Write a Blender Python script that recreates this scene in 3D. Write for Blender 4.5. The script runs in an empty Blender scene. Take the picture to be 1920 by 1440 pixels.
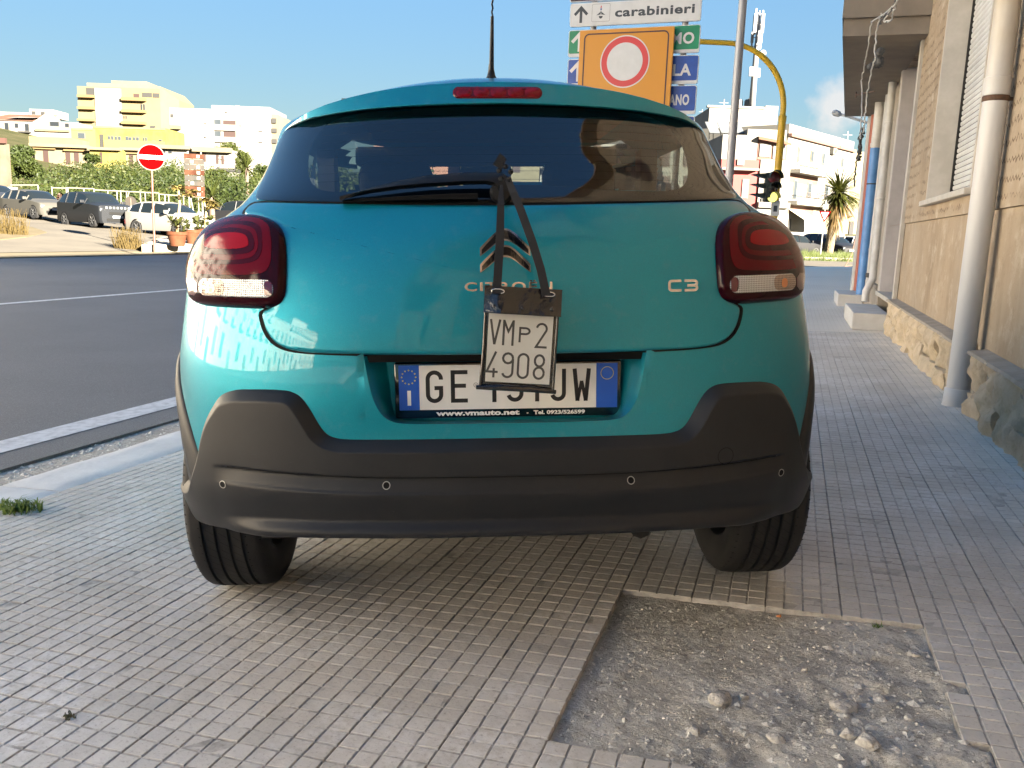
import bpy, bmesh, random
import numpy as np
from math import *
from mathutils import Vector, Matrix
random.seed(7); RNG = np.random.default_rng(7)
S = bpy.context.scene
COL = S.collection

# ------------------------------------------------------------------ camera
F = 1600.0                                   # focal length in pixels of a 1920 px wide frame
ROLL = radians(2.0); PITCH = radians(10.146); PSI = radians(17.75); HCAM = 1.0
CROSS = radians(2.45)                        # crossfall of the pavement towards the road
cam_d = bpy.data.cameras.new('camera'); cam = bpy.data.objects.new('camera', cam_d); COL.objects.link(cam)
cam_d.sensor_width = 36.0; cam_d.lens = 36.0*F/1920.0; cam_d.clip_start = .05; cam_d.clip_end = 3000
_f = Vector((0, cos(PITCH), -sin(PITCH))); _r = Vector((1, 0, 0)); _u = _r.cross(_f)
_r2 = _r*cos(ROLL)+_u*sin(ROLL); _u2 = -_r*sin(ROLL)+_u*cos(ROLL)
cam.matrix_world = Matrix(((_r2.x, _u2.x, -_f.x, 0), (_r2.y, _u2.y, -_f.y, 0), (_r2.z, _u2.z, -_f.z, HCAM), (0, 0, 0, 1)))
S.camera = cam

# ------------------------------------------------------------------ sky, sun, exposure
SUN_EL = radians(16.5); SUN_DIR = Vector((.67, -.74, 0)).normalized()*cos(SUN_EL); SUN_DIR.z = sin(SUN_EL)
w = bpy.data.worlds.new('World'); S.world = w; w.use_nodes = True
nt = w.node_tree; bg = nt.nodes['Background']
sky = nt.nodes.new('ShaderNodeTexSky'); sky.sky_type = 'NISHITA'; sky.sun_disc = False
sky.sun_elevation = SUN_EL; sky.sun_rotation = atan2(SUN_DIR.x, SUN_DIR.y)
sky.air_density = 1.0; sky.dust_density = .3; sky.ozone_density = 1.6; sky.altitude = 20
# the camera's highlight roll-off, applied evenly over the whole sky: bright parts are compressed, hue kept
_bw = nt.nodes.new('ShaderNodeRGBToBW'); nt.links.new(sky.outputs[0], _bw.inputs[0])
_ma = nt.nodes.new('ShaderNodeMath'); _ma.operation = 'MULTIPLY_ADD'; nt.links.new(_bw.outputs[0], _ma.inputs[0]); _ma.inputs[1].default_value = SKYK = 1.15; _ma.inputs[2].default_value = 1.0
_dv = nt.nodes.new('ShaderNodeMath'); _dv.operation = 'DIVIDE'; _dv.inputs[0].default_value = 1.0; nt.links.new(_ma.outputs[0], _dv.inputs[1])
_sc = nt.nodes.new('ShaderNodeVectorMath'); _sc.operation = 'SCALE'; nt.links.new(sky.outputs[0], _sc.inputs[0]); nt.links.new(_dv.outputs[0], _sc.inputs['Scale'])
_hs = nt.nodes.new('ShaderNodeHueSaturation'); _hs.inputs['Saturation'].default_value = 1.2; nt.links.new(_sc.outputs[0], _hs.inputs['Color'])
# one small cumulus low over the street end
_tc = nt.nodes.new('ShaderNodeTexCoord'); _x = 1572-960; _y = 198-720; _x, _y = _x*cos(ROLL)+_y*sin(ROLL), -_x*sin(ROLL)+_y*cos(ROLL)
_cd = Vector((_x/F, cos(PITCH)-_y/F*sin(PITCH), -sin(PITCH)-_y/F*cos(PITCH))).normalized()
_nz = nt.nodes.new('ShaderNodeTexNoise'); _nz.inputs['Scale'].default_value = 55; _nz.inputs['Detail'].default_value = 5; nt.links.new(_tc.outputs['Generated'], _nz.inputs['Vector'])
_dp = nt.nodes.new('ShaderNodeVectorMath'); _dp.operation = 'DISTANCE'; nt.links.new(_tc.outputs['Generated'], _dp.inputs[0]); _dp.inputs[1].default_value = _cd
_m1 = nt.nodes.new('ShaderNodeMath'); _m1.operation = 'MULTIPLY_ADD'; nt.links.new(_nz.outputs['Fac'], _m1.inputs[0]); _m1.inputs[1].default_value = -.042; nt.links.new(_dp.outputs['Value'], _m1.inputs[2])
_mr = nt.nodes.new('ShaderNodeMapRange'); nt.links.new(_m1.outputs[0], _mr.inputs['Value']); _mr.inputs['From Min'].default_value = .012; _mr.inputs['From Max'].default_value = -.010; _mr.inputs['To Max'].default_value = .85
_cm = nt.nodes.new('ShaderNodeMix'); _cm.data_type = 'RGBA'; nt.links.new(_mr.outputs[0], _cm.inputs[0]); nt.links.new(_hs.outputs[0], _cm.inputs[6]); _cm.inputs[7].default_value = (1.02, 1.0, .98, 1)
nt.links.new(_cm.outputs[2], bg.inputs[0]); bg.inputs[1].default_value = .05
sl = bpy.data.lights.new('sun', 'SUN'); so = bpy.data.objects.new('sun', sl); COL.objects.link(so)
sl.energy = 4.8; sl.angle = radians(.53); sl.color = (1.0, .90, .74)
so.rotation_euler = SUN_DIR.to_track_quat('Z', 'Y').to_euler()
S.view_settings.view_transform = 'Standard'; S.view_settings.look = 'None'
S.view_settings.exposure = 4.15; S.view_settings.gamma = 1.0
S.render.engine = 'CYCLES'
S.cycles.max_bounces = 8; S.cycles.diffuse_bounces = 3; S.cycles.glossy_bounces = 4; S.cycles.transparent_max_bounces = 10
S.cycles.use_denoising = True
S.cycles.sample_clamp_indirect = 6

# ------------------------------------------------------------------ helpers
def tag(o, label=None, cat=None, group=None, kind=None):
    for k, v in (('label', label), ('category', cat), ('group', group), ('kind', kind)):
        if v: o[k] = v
    return o
def empty(name, loc=(0, 0, 0), rz=0, label=None, cat=None, group=None, kind=None, matrix=None):
    o = bpy.data.objects.new(name, None); COL.objects.link(o)
    o.empty_display_size = .1
    if matrix is not None: o.matrix_world = matrix
    else: o.location = loc; o.rotation_euler = (0, 0, rz)
    return tag(o, label, cat, group, kind)
class MB:
    """collects faces into one mesh"""
    def __init__(s): s.v = []; s.f = []; s.m = []; s.cur = 0
    def add(s, vs, fs):
        n = len(s.v); s.v += [tuple(map(float, p)) for p in vs]
        for f in fs: s.f.append(tuple(i+n for i in f)); s.m.append(s.cur)
        return s
    def box(s, x0, y0, z0, x1, y1, z1):
        vs = [(x, y, z) for z in (z0, z1) for y in (y0, y1) for x in (x0, x1)]
        return s.add(vs, [(0, 2, 3, 1), (4, 5, 7, 6), (0, 1, 5, 4), (2, 6, 7, 3), (0, 4, 6, 2), (1, 3, 7, 5)])
    def bbox(s, x0, y0, z0, x1, y1, z1, b=.01):      # box with chamfered edges
        bm = bmesh.new(); bmesh.ops.create_cube(bm, size=1)
        for v in bm.verts: v.co = Vector(((x0+x1)/2+v.co.x*(x1-x0), (y0+y1)/2+v.co.y*(y1-y0), (z0+z1)/2+v.co.z*(z1-z0)))
        bmesh.ops.bevel(bm, geom=bm.edges[:], offset=b, segments=2, affect='EDGES', profile=.5)
        bm.verts.index_update()
        s.add([v.co[:] for v in bm.verts], [tuple(v.index for v in f.verts) for f in bm.faces]); bm.free(); return s
    def quad(s, a, b, c, d): return s.add([a, b, c, d], [(0, 1, 2, 3)])
    def tube(s, pts, r, n=8, cap=True):
        pts = [Vector(p) for p in pts]; m = len(pts); rs = r if isinstance(r, (list, tuple)) else [r]*m
        rings = []; prev = None
        for i, p in enumerate(pts):
            t = (pts[min(i+1, m-1)]-pts[max(i-1, 0)]).normalized()
            if prev is None:
                a = Vector((0, 0, 1)) if abs(t.z) < .9 else Vector((1, 0, 0)); x = t.cross(a).normalized()
            else: x = (prev-t*prev.dot(t)).normalized()
            prev = x; y = t.cross(x)
            rings.append([p+(x*cos(2*pi*k/n)+y*sin(2*pi*k/n))*rs[i] for k in range(n)])
        vs = [v for rg in rings for v in rg]; fs = []
        for i in range(m-1):
            for k in range(n): fs.append((i*n+k, i*n+(k+1) % n, (i+1)*n+(k+1) % n, (i+1)*n+k))
        if cap: fs += [tuple(range(n))[::-1], tuple((m-1)*n+k for k in range(n))]
        return s.add(vs, fs)
    def lathe(s, prof, n=24, axis='z', c=(0, 0, 0), a0=0, a1=2*pi):
        full = abs(a1-a0-2*pi) < 1e-6; m = len(prof); vs = []; nn = n if full else n+1
        for k in range(nn):
            a = a0+(a1-a0)*k/n
            for (r, h) in prof:
                if axis == 'z': vs.append((c[0]+r*cos(a), c[1]+r*sin(a), c[2]+h))
                elif axis == 'x': vs.append((c[0]+h, c[1]+r*cos(a), c[2]+r*sin(a)))
                else: vs.append((c[0]+r*cos(a), c[1]+h, c[2]+r*sin(a)))
        fs = []
        for k in range(n):
            k2 = (k+1) % nn
            for i in range(m-1): fs.append((k*m+i, k2*m+i, k2*m+i+1, k*m+i+1))
        return s.add(vs, fs)
    def prism(s, poly, axis, a, b):                    # extrude a 2-D polygon along an axis between a and b
        n = len(poly)
        def P(p, t): return {'x': (t, p[0], p[1]), 'y': (p[0], t, p[1]), 'z': (p[0], p[1], t)}[axis]
        vs = [P(p, a) for p in poly]+[P(p, b) for p in poly]
        fs = [tuple(range(n)), tuple(range(2*n-1, n-1, -1))]+[(i, i+n, (i+1) % n+n, (i+1) % n) for i in range(n)]
        return s.add(vs, fs)
    def build(s, name, mats, parent=None, smooth=False, angle=None, fixn=False):
        me = bpy.data.meshes.new(name); me.from_pydata(s.v, [], s.f)
        for m in (mats if isinstance(mats, (list, tuple)) else [mats]): me.materials.append(m)
        if len(me.materials) > 1: me.polygons.foreach_set('material_index', s.m)
        me.update()
        if fixn:
            bm = bmesh.new(); bm.from_mesh(me); bmesh.ops.recalc_face_normals(bm, faces=bm.faces[:]); bm.to_mesh(me); bm.free()
        if smooth or angle:
            me.polygons.foreach_set('use_smooth', [True]*len(me.polygons))
            if angle: me.set_sharp_from_angle(angle=radians(angle))
        o = bpy.data.objects.new(name, me); COL.objects.link(o)
        if parent is not None: o.parent = parent
        return o
def copy_tree(o, parent=None):
    c = o.copy(); COL.objects.link(c)
    if parent is not None: c.parent = parent; c.matrix_parent_inverse = Matrix.Identity(4)
    for ch in list(o.children): copy_tree(ch, c)
    return c
def lin(*c): return tuple(((x/255+.055)/1.055)**2.4 if x > 10 else x/255/12.92 for x in c)+(1,)

class NT:
    def __init__(s, m): s.n = m.node_tree.nodes; s.l = m.node_tree.links; s.b = s.n['Principled BSDF']
    def node(s, t, **kw):
        n = s.n.new(t)
        for k, v in kw.items():
            if k in n.inputs: n.inputs[k].default_value = v
            else: setattr(n, k, v)
        return n
    def link(s, a, b): s.l.new(a, b)
    def coord(s, obj=None, kind='Object'):
        t = s.n.new('ShaderNodeTexCoord')
        if obj is not None: t.object = obj
        return t.outputs[kind]
    def noise(s, vec, scale, detail=4, rough=.55):
        n = s.node('ShaderNodeTexNoise'); n.inputs['Scale'].default_value = scale; n.inputs['Detail'].default_value = detail
        n.inputs['Roughness'].default_value = rough; s.link(vec, n.inputs['Vector']); return n.outputs['Fac']
    def ramp(s, fac, stops):
        r = s.n.new('ShaderNodeValToRGB'); e = r.color_ramp.elements
        while len(e) < len(stops): e.new(.5)
        for k, (p, c) in enumerate(stops):
            e[k].position = p; e[k].color = c if len(c) == 4 else tuple(c)+(1,)
        s.link(fac, r.inputs[0]); return r.outputs[0]
    def mix(s, fac, a, b, mode='MIX'):
        m = s.n.new('ShaderNodeMix'); m.data_type = 'RGBA'; m.blend_type = mode
        for k, v in ((0, fac), (6, a), (7, b)):
            if hasattr(v, 'is_output'): s.link(v, m.inputs[k])
            else: m.inputs[k].default_value = v if k == 0 else (v if len(v) == 4 else tuple(v)+(1,))
        return m.outputs[2]
    def math(s, op, a, b=None, c=None):
        m = s.n.new('ShaderNodeMath'); m.operation = op
        for k, v in enumerate((a, b, c)):
            if v is None: continue
            if hasattr(v, 'is_output'): s.link(v, m.inputs[k])
            else: m.inputs[k].default_value = v
        return m.outputs[0]
    def bump(s, h, strength=.3, dist=.01, prev=None):
        b = s.n.new('ShaderNodeBump'); b.inputs['Strength'].default_value = strength; b.inputs['Distance'].default_value = dist
        s.link(h, b.inputs['Height'])
        if prev is not None: s.link(prev, b.inputs['Normal'])
        s.link(b.outputs[0], s.b.inputs['Normal']); return b.outputs[0]
    def col(s, c): s.link(c, s.b.inputs['Base Color'])
def mat(name, c=(.5, .5, .5), rough=.6, metal=0., coat=0., spec=.5, var=None, bump=None, emit=None, coatrough=.03):
    m = bpy.data.materials.new(name); m.use_nodes = True; t = NT(m); b = t.b
    b.inputs['Base Color'].default_value = tuple(c[:3])+(1,); b.inputs['Roughness'].default_value = rough
    b.inputs['Metallic'].default_value = metal; b.inputs['Coat Weight'].default_value = coat; b.inputs['Coat Roughness'].default_value = coatrough
    b.inputs['Specular IOR Level'].default_value = spec
    if emit: b.inputs['Emission Color'].default_value = tuple(emit[:3])+(1,); b.inputs['Emission Strength'].default_value = emit[3]
    if var:                                            # (scale, second colour)  or (scale, second colour, lo, hi)
        v = t.coord(); f = t.noise(v, var[0], 6, .6); lo, hi = (var[2], var[3]) if len(var) > 2 else (.35, .65)
        t.col(t.ramp(f, [(lo, tuple(c[:3])), (hi, tuple(var[1][:3]))]))
    if bump: t.bump(t.noise(t.coord(), bump[0], 5, .6), bump[1], bump[2] if len(bump) > 2 else .01)
    return m
def glass(name, tint, ior=1.5, rough=0., gloss=1.0):
    m = bpy.data.materials.new(name); m.use_nodes = True; n = m.node_tree.nodes; l = m.node_tree.links
    for x in list(n):
        if x.type != 'OUTPUT_MATERIAL': n.remove(x)
    out = [x for x in n if x.type == 'OUTPUT_MATERIAL'][0]
    t = n.new('ShaderNodeBsdfTransparent'); t.inputs[0].default_value = tuple(tint)+(1,)
    g = n.new('ShaderNodeBsdfGlossy'); g.inputs['Roughness'].default_value = rough; g.inputs[0].default_value = (gloss, gloss, gloss, 1)
    fr = n.new('ShaderNodeFresnel'); ge = n.new('ShaderNodeNewGeometry'); mr = n.new('ShaderNodeMapRange'); mr.inputs['To Min'].default_value = ior; mr.inputs['To Max'].default_value = 1/ior; l.new(ge.outputs['Backfacing'], mr.inputs['Value']); l.new(mr.outputs[0], fr.inputs[0])
    mx = n.new('ShaderNodeMixShader'); l.new(fr.outputs[0], mx.inputs[0]); l.new(t.outputs[0], mx.inputs[1]); l.new(g.outputs[0], mx.inputs[2])
    l.new(mx.outputs[0], out.inputs[0]); return m
def text_geo(txt, size, bold=0., align='LEFT', extrude=0., spacing=1.0):
    """flat lettering as (verts, faces) in x / y"""
    cu = bpy.data.curves.new('lettering', 'FONT'); cu.body = txt; cu.size = size; cu.align_x = align
    cu.offset = bold; cu.extrude = extrude; cu.resolution_u = 3; cu.space_character = spacing
    ob = bpy.data.objects.new('lettering', cu); me = ob.to_mesh()
    vs = [v.co[:] for v in me.vertices]; fs = [tuple(p.vertices) for p in me.polygons]
    ob.to_mesh_clear(); bpy.data.objects.remove(ob); bpy.data.curves.remove(cu)
    return vs, fs
# pixel (of the 1920 x 1440 frame) + distance ahead -> a point of the place
def ray(px, py):
    x = px-960; y = py-720; x, y = x*cos(ROLL)+y*sin(ROLL), -x*sin(ROLL)+y*cos(ROLL)
    return Vector((x/F, cos(PITCH)-y/F*sin(PITCH), -sin(PITCH)-y/F*cos(PITCH)))
def at(px, py, D):
    d = ray(px, py); k = D/d.y; return Vector((d.x*k, D, HCAM+d.z*k))
UV = Vector((sin(PSI), cos(PSI), 0)); LV = Vector((-cos(PSI), sin(PSI), 0))
def sL(s, L, z=0.): return UV*s+LV*L+Vector((0, 0, z))
STREET = Matrix.Rotation(-PSI, 4, 'Z')                # local x = across to the right, local y = along the street
_n = (LV*tan(CROSS)+Vector((0, 0, 1))).normalized(); _rs = UV.cross(_n)
PAVE = Matrix(((_rs.x, UV.x, _n.x, 0), (_rs.y, UV.y, _n.y, 0), (_rs.z, UV.z, _n.z, 0), (0, 0, 0, 1)))
def interp(x, xs, ys): return float(np.interp(x, xs, ys))
def hill(L):
    return np.interp(L, [20.5, 31, 36, 50, 70, 97, 130, 160, 300, 900], [-.2, .42, .62, 1.5, 4., 7., 13., 19., 26., 30.])
def ground_z(p):
    L = p[0]*LV.x+p[1]*LV.y
    return float(hill(L)) if L > 20.5 else 0.
# value noise on numpy arrays
_P = RNG.random((64, 64))
def vnoise(x, y):
    xi = np.floor(x).astype(int); yi = np.floor(y).astype(int); fx = x-xi; fy = y-yi
    fx = fx*fx*(3-2*fx); fy = fy*fy*(3-2*fy); g = lambda a, b: _P[a % 64, b % 64]
    return (g(xi, yi)*(1-fx)+g(xi+1, yi)*fx)*(1-fy)+(g(xi, yi+1)*(1-fx)+g(xi+1, yi+1)*fx)*fy
def fbm(x, y, o=4): return sum(vnoise(x*2**k+17*k, y*2**k+5*k)*.5**k for k in range(o))/sum(.5**k for k in range(o))
# ================================================================== ground, road, pavement
M = {}
pave_root = tag(bpy.data.objects.new('sidewalk', None), kind='structure'); COL.objects.link(pave_root); pave_root.matrix_world = PAVE
def tile_material(name, far=False):
    m = bpy.data.materials.new(name); m.use_nodes = True; t = NT(m)
    co = t.coord(pave_root); mp = t.node('ShaderNodeMapping'); t.link(co, mp.inputs[0]); mp.inputs['Location'].default_value = (.39+20, -2.34+20, 0)
    v = mp.outputs[0]
    sp = t.node('ShaderNodeSeparateXYZ'); t.link(v, sp.inputs[0])
    def cell(size):
        sn = t.n.new('ShaderNodeVectorMath'); sn.operation = 'SNAP'; sn.inputs[1].default_value = (size, size, 100); t.link(v, sn.inputs[0])
        wn = t.n.new('ShaderNodeTexWhiteNoise'); wn.noise_dimensions = '2D'; t.link(sn.outputs[0], wn.inputs['Vector']); return wn.outputs['Value']
    slab = t.ramp(cell(.2), [(0, (.475, .455, .415)), (.5, (.53, .505, .465)), (1, (.585, .565, .53))])
    c = t.mix(.35, slab, t.ramp(cell(.05), [(0, (.43, .41, .37)), (1, (.64, .62, .58))]))
    wear = t.ramp(t.noise(v, 2.6, 5, .65), [(.44, (0, 0, 0)), (.60, (1, 1, 1))])          # pale worn film in patches
    stroke = t.noise(v, 34, 5, .7)
    c = t.mix(t.math('MULTIPLY', wear, t.ramp(stroke, [(.40, (0, 0, 0)), (.56, (.9, .9, .9))])), c, (.68, .67, .655))
    c = t.mix(t.ramp(t.noise(v, 1.1, 4, .6), [(.36, (.55, .55, .55)), (.6, (0, 0, 0))]), c, (.42, .385, .335))
    c = t.mix(t.ramp(t.noise(v, 95, 3, .7), [(.56, (0, 0, 0)), (.72, (.6, .6, .6))]), c, (.21, .19, .165))
    spots = t.ramp(t.noise(v, 11, 3, .6), [(.68, (0, 0, 0)), (.76, (.6, .6, .6))]); c = t.mix(spots, c, (.15, .135, .12))
    # the strip along the wall is smeared with cement, its colour paled and warmed to offset the shade
    wallside = t.ramp(t.math('ADD', sp.outputs[0], t.math('MULTIPLY', t.noise(v, 3, 4), .5)), [(0, (0, 0, 0)), (1, (0, 0, 0))])
    fac = t.math('MULTIPLY', t.math('SUBTRACT', t.math('ADD', sp.outputs[0], t.math('MULTIPLY', t.noise(v, 2.2, 5, .6), .9)), 21.55), 4.0)
    fc = t.n.new('ShaderNodeClamp'); t.link(fac, fc.inputs[0])
    c = t.mix(t.math('MULTIPLY', fc.outputs[0], .85), c, t.ramp(t.noise(v, 6, 5, .65), [(.35, (.56, .52, .45)), (.65, (.74, .685, .60))]))
    h = t.noise(v, 60, 4, .65)
    if far:                                            # beyond the built slabs: joints in the material
        wx = t.math('PINGPONG', sp.outputs[0], .025); wy = t.math('PINGPONG', sp.outputs[1], .025)
        g = t.math('LESS_THAN', t.math('MINIMUM', wx, wy), .0035)
        c = t.mix(t.math('MULTIPLY', g, .55), c, (.13, .12, .105))
        big = t.ramp(t.noise(v, .35, 3, .5), [(.45, (0, 0, 0)), (.55, (.5, .5, .5))]); c = t.mix(big, c, (.62, .60, .56)); c = t.mix(.55, c, (.72, .645, .53))  # far paving paled and warmed in its colour against the blue shade
    if not far:                                        # dirt packed into the joints between the raised squares
        low = t.math('LESS_THAN', sp.outputs[2], -.0009); c = t.mix(t.math('MULTIPLY', low, t.ramp(t.noise(v, 16, 4, .6), [(.35, (.15, .15, .15)), (.6, (.66, .66, .66))])), c, t.ramp(t.noise(v, 40, 3), [(.4, (.15, .14, .122)), (.65, (.36, .34, .31))]))
    t.col(c); t.b.inputs['Roughness'].default_value = .62; t.b.inputs['Specular IOR Level'].default_value = .4
    t.bump(h, .35, .004); return m
M['tile'] = tile_material('pavement_tile'); M['tile_far'] = tile_material('pavement_far', True)
M['mortar'] = mat('joint_dirt', (.24, .22, .195), .95, var=(30, (.33, .31, .275)), bump=(80, .5, .004))
M['dirt'] = None
def dirt_material():
    m = bpy.data.materials.new('bare_dirt'); m.use_nodes = True; t = NT(m); v = t.coord()
    c = t.ramp(t.noise(v, 5, 6, .65), [(.3, (.43, .41, .365)), (.5, (.61, .59, .545)), (.7, (.78, .77, .745))])
    c = t.mix(t.ramp(t.noise(v, 9, 5, .7), [(.53, (0, 0, 0)), (.62, (.95, .95, .95))]), c, (.78, .77, .73))
    c = t.mix(t.ramp(t.noise(v, 70, 4, .7), [(.56, (0, 0, 0)), (.7, (.8, .8, .8))]), c, (.24, .22, .19))
    c = t.mix(t.ramp(t.noise(v, 26, 5, .75), [(.58, (0, 0, 0)), (.68, (.85, .85, .85))]), c, (.26, .24, .205)); c = t.mix(t.ramp(t.noise(v, 160, 2, .6), [(.62, (0, 0, 0)), (.67, (1, 1, 1))]), c, (.82, .80, .75))
    t.col(c); t.b.inputs['Roughness'].default_value = .95; t.b.inputs['Specular IOR Level'].default_value = .2
    t.bump(t.noise(v, 45, 7, .75), 1., .022); return m
M['dirt'] = dirt_material()
M['kerb'] = mat('kerb_stone', (.56, .555, .54), .75, var=(4, (.68, .67, .65)), bump=(30, .4, .006))
def asphalt_material():
    m = bpy.data.materials.new('asphalt'); m.use_nodes = True; t = NT(m); v = t.coord()
    c = t.ramp(t.noise(v, .5, 6, .6), [(.3, (.125, .123, .122)), (.7, (.165, .163, .162))])
    c = t.mix(t.ramp(t.noise(v, 120, 3, .7), [(.52, (0, 0, 0)), (.72, (.9, .9, .9))]), c, (.27, .27, .27))
    c = t.mix(t.ramp(t.noise(v, 210, 2, .6), [(.3, (.7, .7, .7)), (.45, (0, 0, 0))]), c, (.02, .02, .022))
    t.col(c); t.b.inputs['Roughness'].default_value = .72; t.bump(t.noise(v, 150, 4, .7), .6, .006); return m
M['asphalt'] = asphalt_material()
M['paint_line'] = mat('road_paint', (.66, .66, .66), .7, var=(18, (.40, .40, .40), .42, .75), bump=(120, .4, .003))
M['gutter'] = mat('gutter_grit', (.30, .285, .255), .95, var=(14, (.44, .425, .39)), bump=(60, .9, .02))
M['pebble'] = mat('pebbles', (.42, .40, .36), .9, var=(60, (.75, .73, .68)))
M['sand'] = mat('dusty_verge', (.135, .115, .078), .95, spec=.1, var=(.6, (.10, .085, .058)), bump=(12, .5, .02))
M['sideroad'] = mat('side_street_surface', (.085, .076, .064), .9, spec=.1, var=(.5, (.11, .098, .08)), bump=(60, .4, .01))
M['field'] = mat('scrub_ground', (.022, .025, .008), .95, spec=.1, var=(.2, (.042, .038, .017)))

# base sheet that reaches the horizon (one sheet, lowered below the built surfaces)
Ls = [-700, -200, -60, -20, -6, -1.5, -1.2, 2.8, 3.0, 3.42, 3.7, 12, 20.2, 20.6, 24, 28, 31, 36, 42, 50, 60, 70, 84, 97, 112, 130, 145, 160, 200, 300, 500, 900]
ss = [-700, -200, -60, -25, -5, 10, 20, 30, 35.5, 36.5, 45, 60, 80, 110, 150, 200, 300, 500, 900, 1600]
g = MB(); vs = []
for s in ss:
    for L in Ls:
        if L > 20.5: z = hill(L)-.06+(.0 if L > 36 else -.0)
        elif L > 3.4: z = -.30
        elif L > -1.3: z = -.45 if s < 36 else -.06
        else: z = -.12 if s < 36 else -.06
        vs.append(sL(s, L, z))
n = len(Ls)
g.add(vs, [(j*n+i, (j+1)*n+i, (j+1)*n+i+1, j*n+i+1) for j in range(len(ss)-1) for i in range(n-1)])
tag(g.build('ground', M['field'], smooth=False, fixn=False), kind='structure')
# road: level sheet, with its lines
g = MB(); g.add([sL(s, L, z) for s in (-80, 0, 10, 20, 40, 120, 400) for L, z in ((3.40, -.168), (5, -.172), (12, -.18), (20.3, -.2))],
                [(j*4+i, (j+1)*4+i, (j+1)*4+i+1, j*4+i+1) for j in range(6) for i in range(3)])
g.add([sL(-80, 3.40, -.168), sL(400, 3.40, -.168), sL(400, 3.40, -.24), sL(-80, 3.40, -.24)], [(0, 1, 2, 3)])
road = tag(g.build('road', M['asphalt']), kind='structure')
g = MB(); g.add([sL(s, L, -.1655) for s in (-60, 200) for L in (3.64, 3.84)], [(0, 2, 3, 1)])
g.build('edge_line', M['paint_line'], road)
for k in range(-3, 12):
    g = MB(); s0 = 7.6+k*14.0; g.add([sL(s, L, -.1725) for s in (s0, s0+10.5) for L in (9.78, 9.93)], [(0, 2, 3, 1)]); g.build('lane_dash', M['paint_line'], road)
# cross street / carriageway beyond the pavement on the right
g = MB(); g.add([sL(36.2, -80, -.03), sL(36.2, 3.4, -.03), sL(300, 3.4, -.03), sL(300, -80, -.03)], [(0, 1, 2, 3)])
tag(g.build('cross_street', M['sideroad']), kind='structure')
# gutter between kerb and asphalt
xs = np.linspace(-3.41, -3.10, 14); ys = np.linspace(-3, 36, 260); X, Y = np.meshgrid(xs, ys)
Z = -.026-.012*(X+3.1)/-.31+.014*fbm(X*9, Y*9)-.007
g = MB(); n = len(xs); g.add(np.stack([X, Y, Z], -1).reshape(-1, 3), [(j*n+i, j*n+i+1, (j+1)*n+i+1, (j+1)*n+i) for j in range(len(ys)-1) for i in range(n-1)])
gut = g.build('gutter', M['gutter'], smooth=True); gut.matrix_world = PAVE; tag(gut, kind='structure')
def pebbles(name, pts, sizes, material, parent=None, zs=None):
    g = MB()
    base = [Vector(p).normalized() for p in ((1, 0, .1), (.3, .95, 0), (-.8, .6, .1), (-.8, -.6, 0), (.3, -.95, .1), (0, 0, 1.), (.1, .1, -1))]
    fs = [(0, 1, 5), (1, 2, 5), (2, 3, 5), (3, 4, 5), (4, 0, 5), (1, 0, 6), (2, 1, 6), (3, 2, 6), (4, 3, 6), (0, 4, 6)]
    for (x, y, z), r in zip(pts, sizes):
        a = random.uniform(0, 6.3); ca, sa = cos(a), sin(a); k = [random.uniform(.7, 1.25) for _ in base]; fl = random.uniform(.45, .8); st = random.uniform(.8, 1.4)
        g.add([(x+r*(b.x*ca*st-b.y*sa)*q, y+r*(b.x*sa*st+b.y*ca)*q, z+r*b.z*fl*q) for b, q in zip(base, k)], fs)
    return g.build(name, material, parent)
pts = [(random.uniform(-3.40, -3.13), random.uniform(1.5, 9), 0) for _ in range(900)]
pts = [(x, y, -.028-.012*(x+3.1)/-.31) for x, y, z in pts]
o = pebbles('gutter_pebbles', pts, [random.choice((.006, .008, .012, .016)) for _ in pts], M['pebble']); o.matrix_world = PAVE; tag(o, kind='stuff')
# kerb: one stone after another
kerb = tag(bpy.data.objects.new('kerb', None), kind='structure'); COL.objects.link(kerb); kerb.matrix_world = PAVE
proto = None
for k in range(-2, 26):
    y0 = 2.66+k*1.5
    if k < 8:
        g = MB(); nx, ny = 8, 30; rr = random.Random(k)
        top = [(x, y) for y in np.linspace(0, 1.494, ny) for x in np.linspace(-3.105, -2.795, nx)]
        V = []
        for (x, y) in top:
            ed = min(x+3.105, -2.795-x, y, 1.494-y); wob = .006*(float(fbm(np.array(x*20), np.array((y+y0)*9)))-.5)
            dx = (float(vnoise(np.array((y+y0)*7.), np.array(3.+k)))-.5)*.016 if ed < .001 else 0
            V.append((x+dx, y+y0, .004+wob-(.008 if ed < .001 else 0)))
        g.add(V, [(j*nx+i, j*nx+i+1, (j+1)*nx+i+1, (j+1)*nx+i) for j in range(ny-1) for i in range(nx-1)])
        edge = [j*nx for j in range(ny)]
        g.add([V[i] for i in edge]+[(V[i][0]-.004, V[i][1], -.14) for i in edge], [(j, j+1, ny+j+1, ny+j) for j in range(ny-1)])
        edge = [j*nx+nx-1 for j in range(ny)]
        g.add([V[i] for i in edge]+[(V[i][0], V[i][1], -.14) for i in edge], [(j, ny+j, ny+j+1, j+1) for j in range(ny-1)])
        g.add([V[0], V[nx-1], (-2.795, y0, -.14), (-3.105, y0, -.14)], [(0, 3, 2, 1)])
        g.build('kerb_stone', M['kerb'], kerb, smooth=True, angle=40)
    else:
        if proto is None:
            g = MB(); g.bbox(-3.105, 0, -.14, -2.795, 1.49, .004, .008); proto = g.build('kerb_stone', M['kerb'], kerb); proto.location.y = y0
        else:
            c = proto.copy(); COL.objects.link(c); c.location.y = y0

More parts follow.
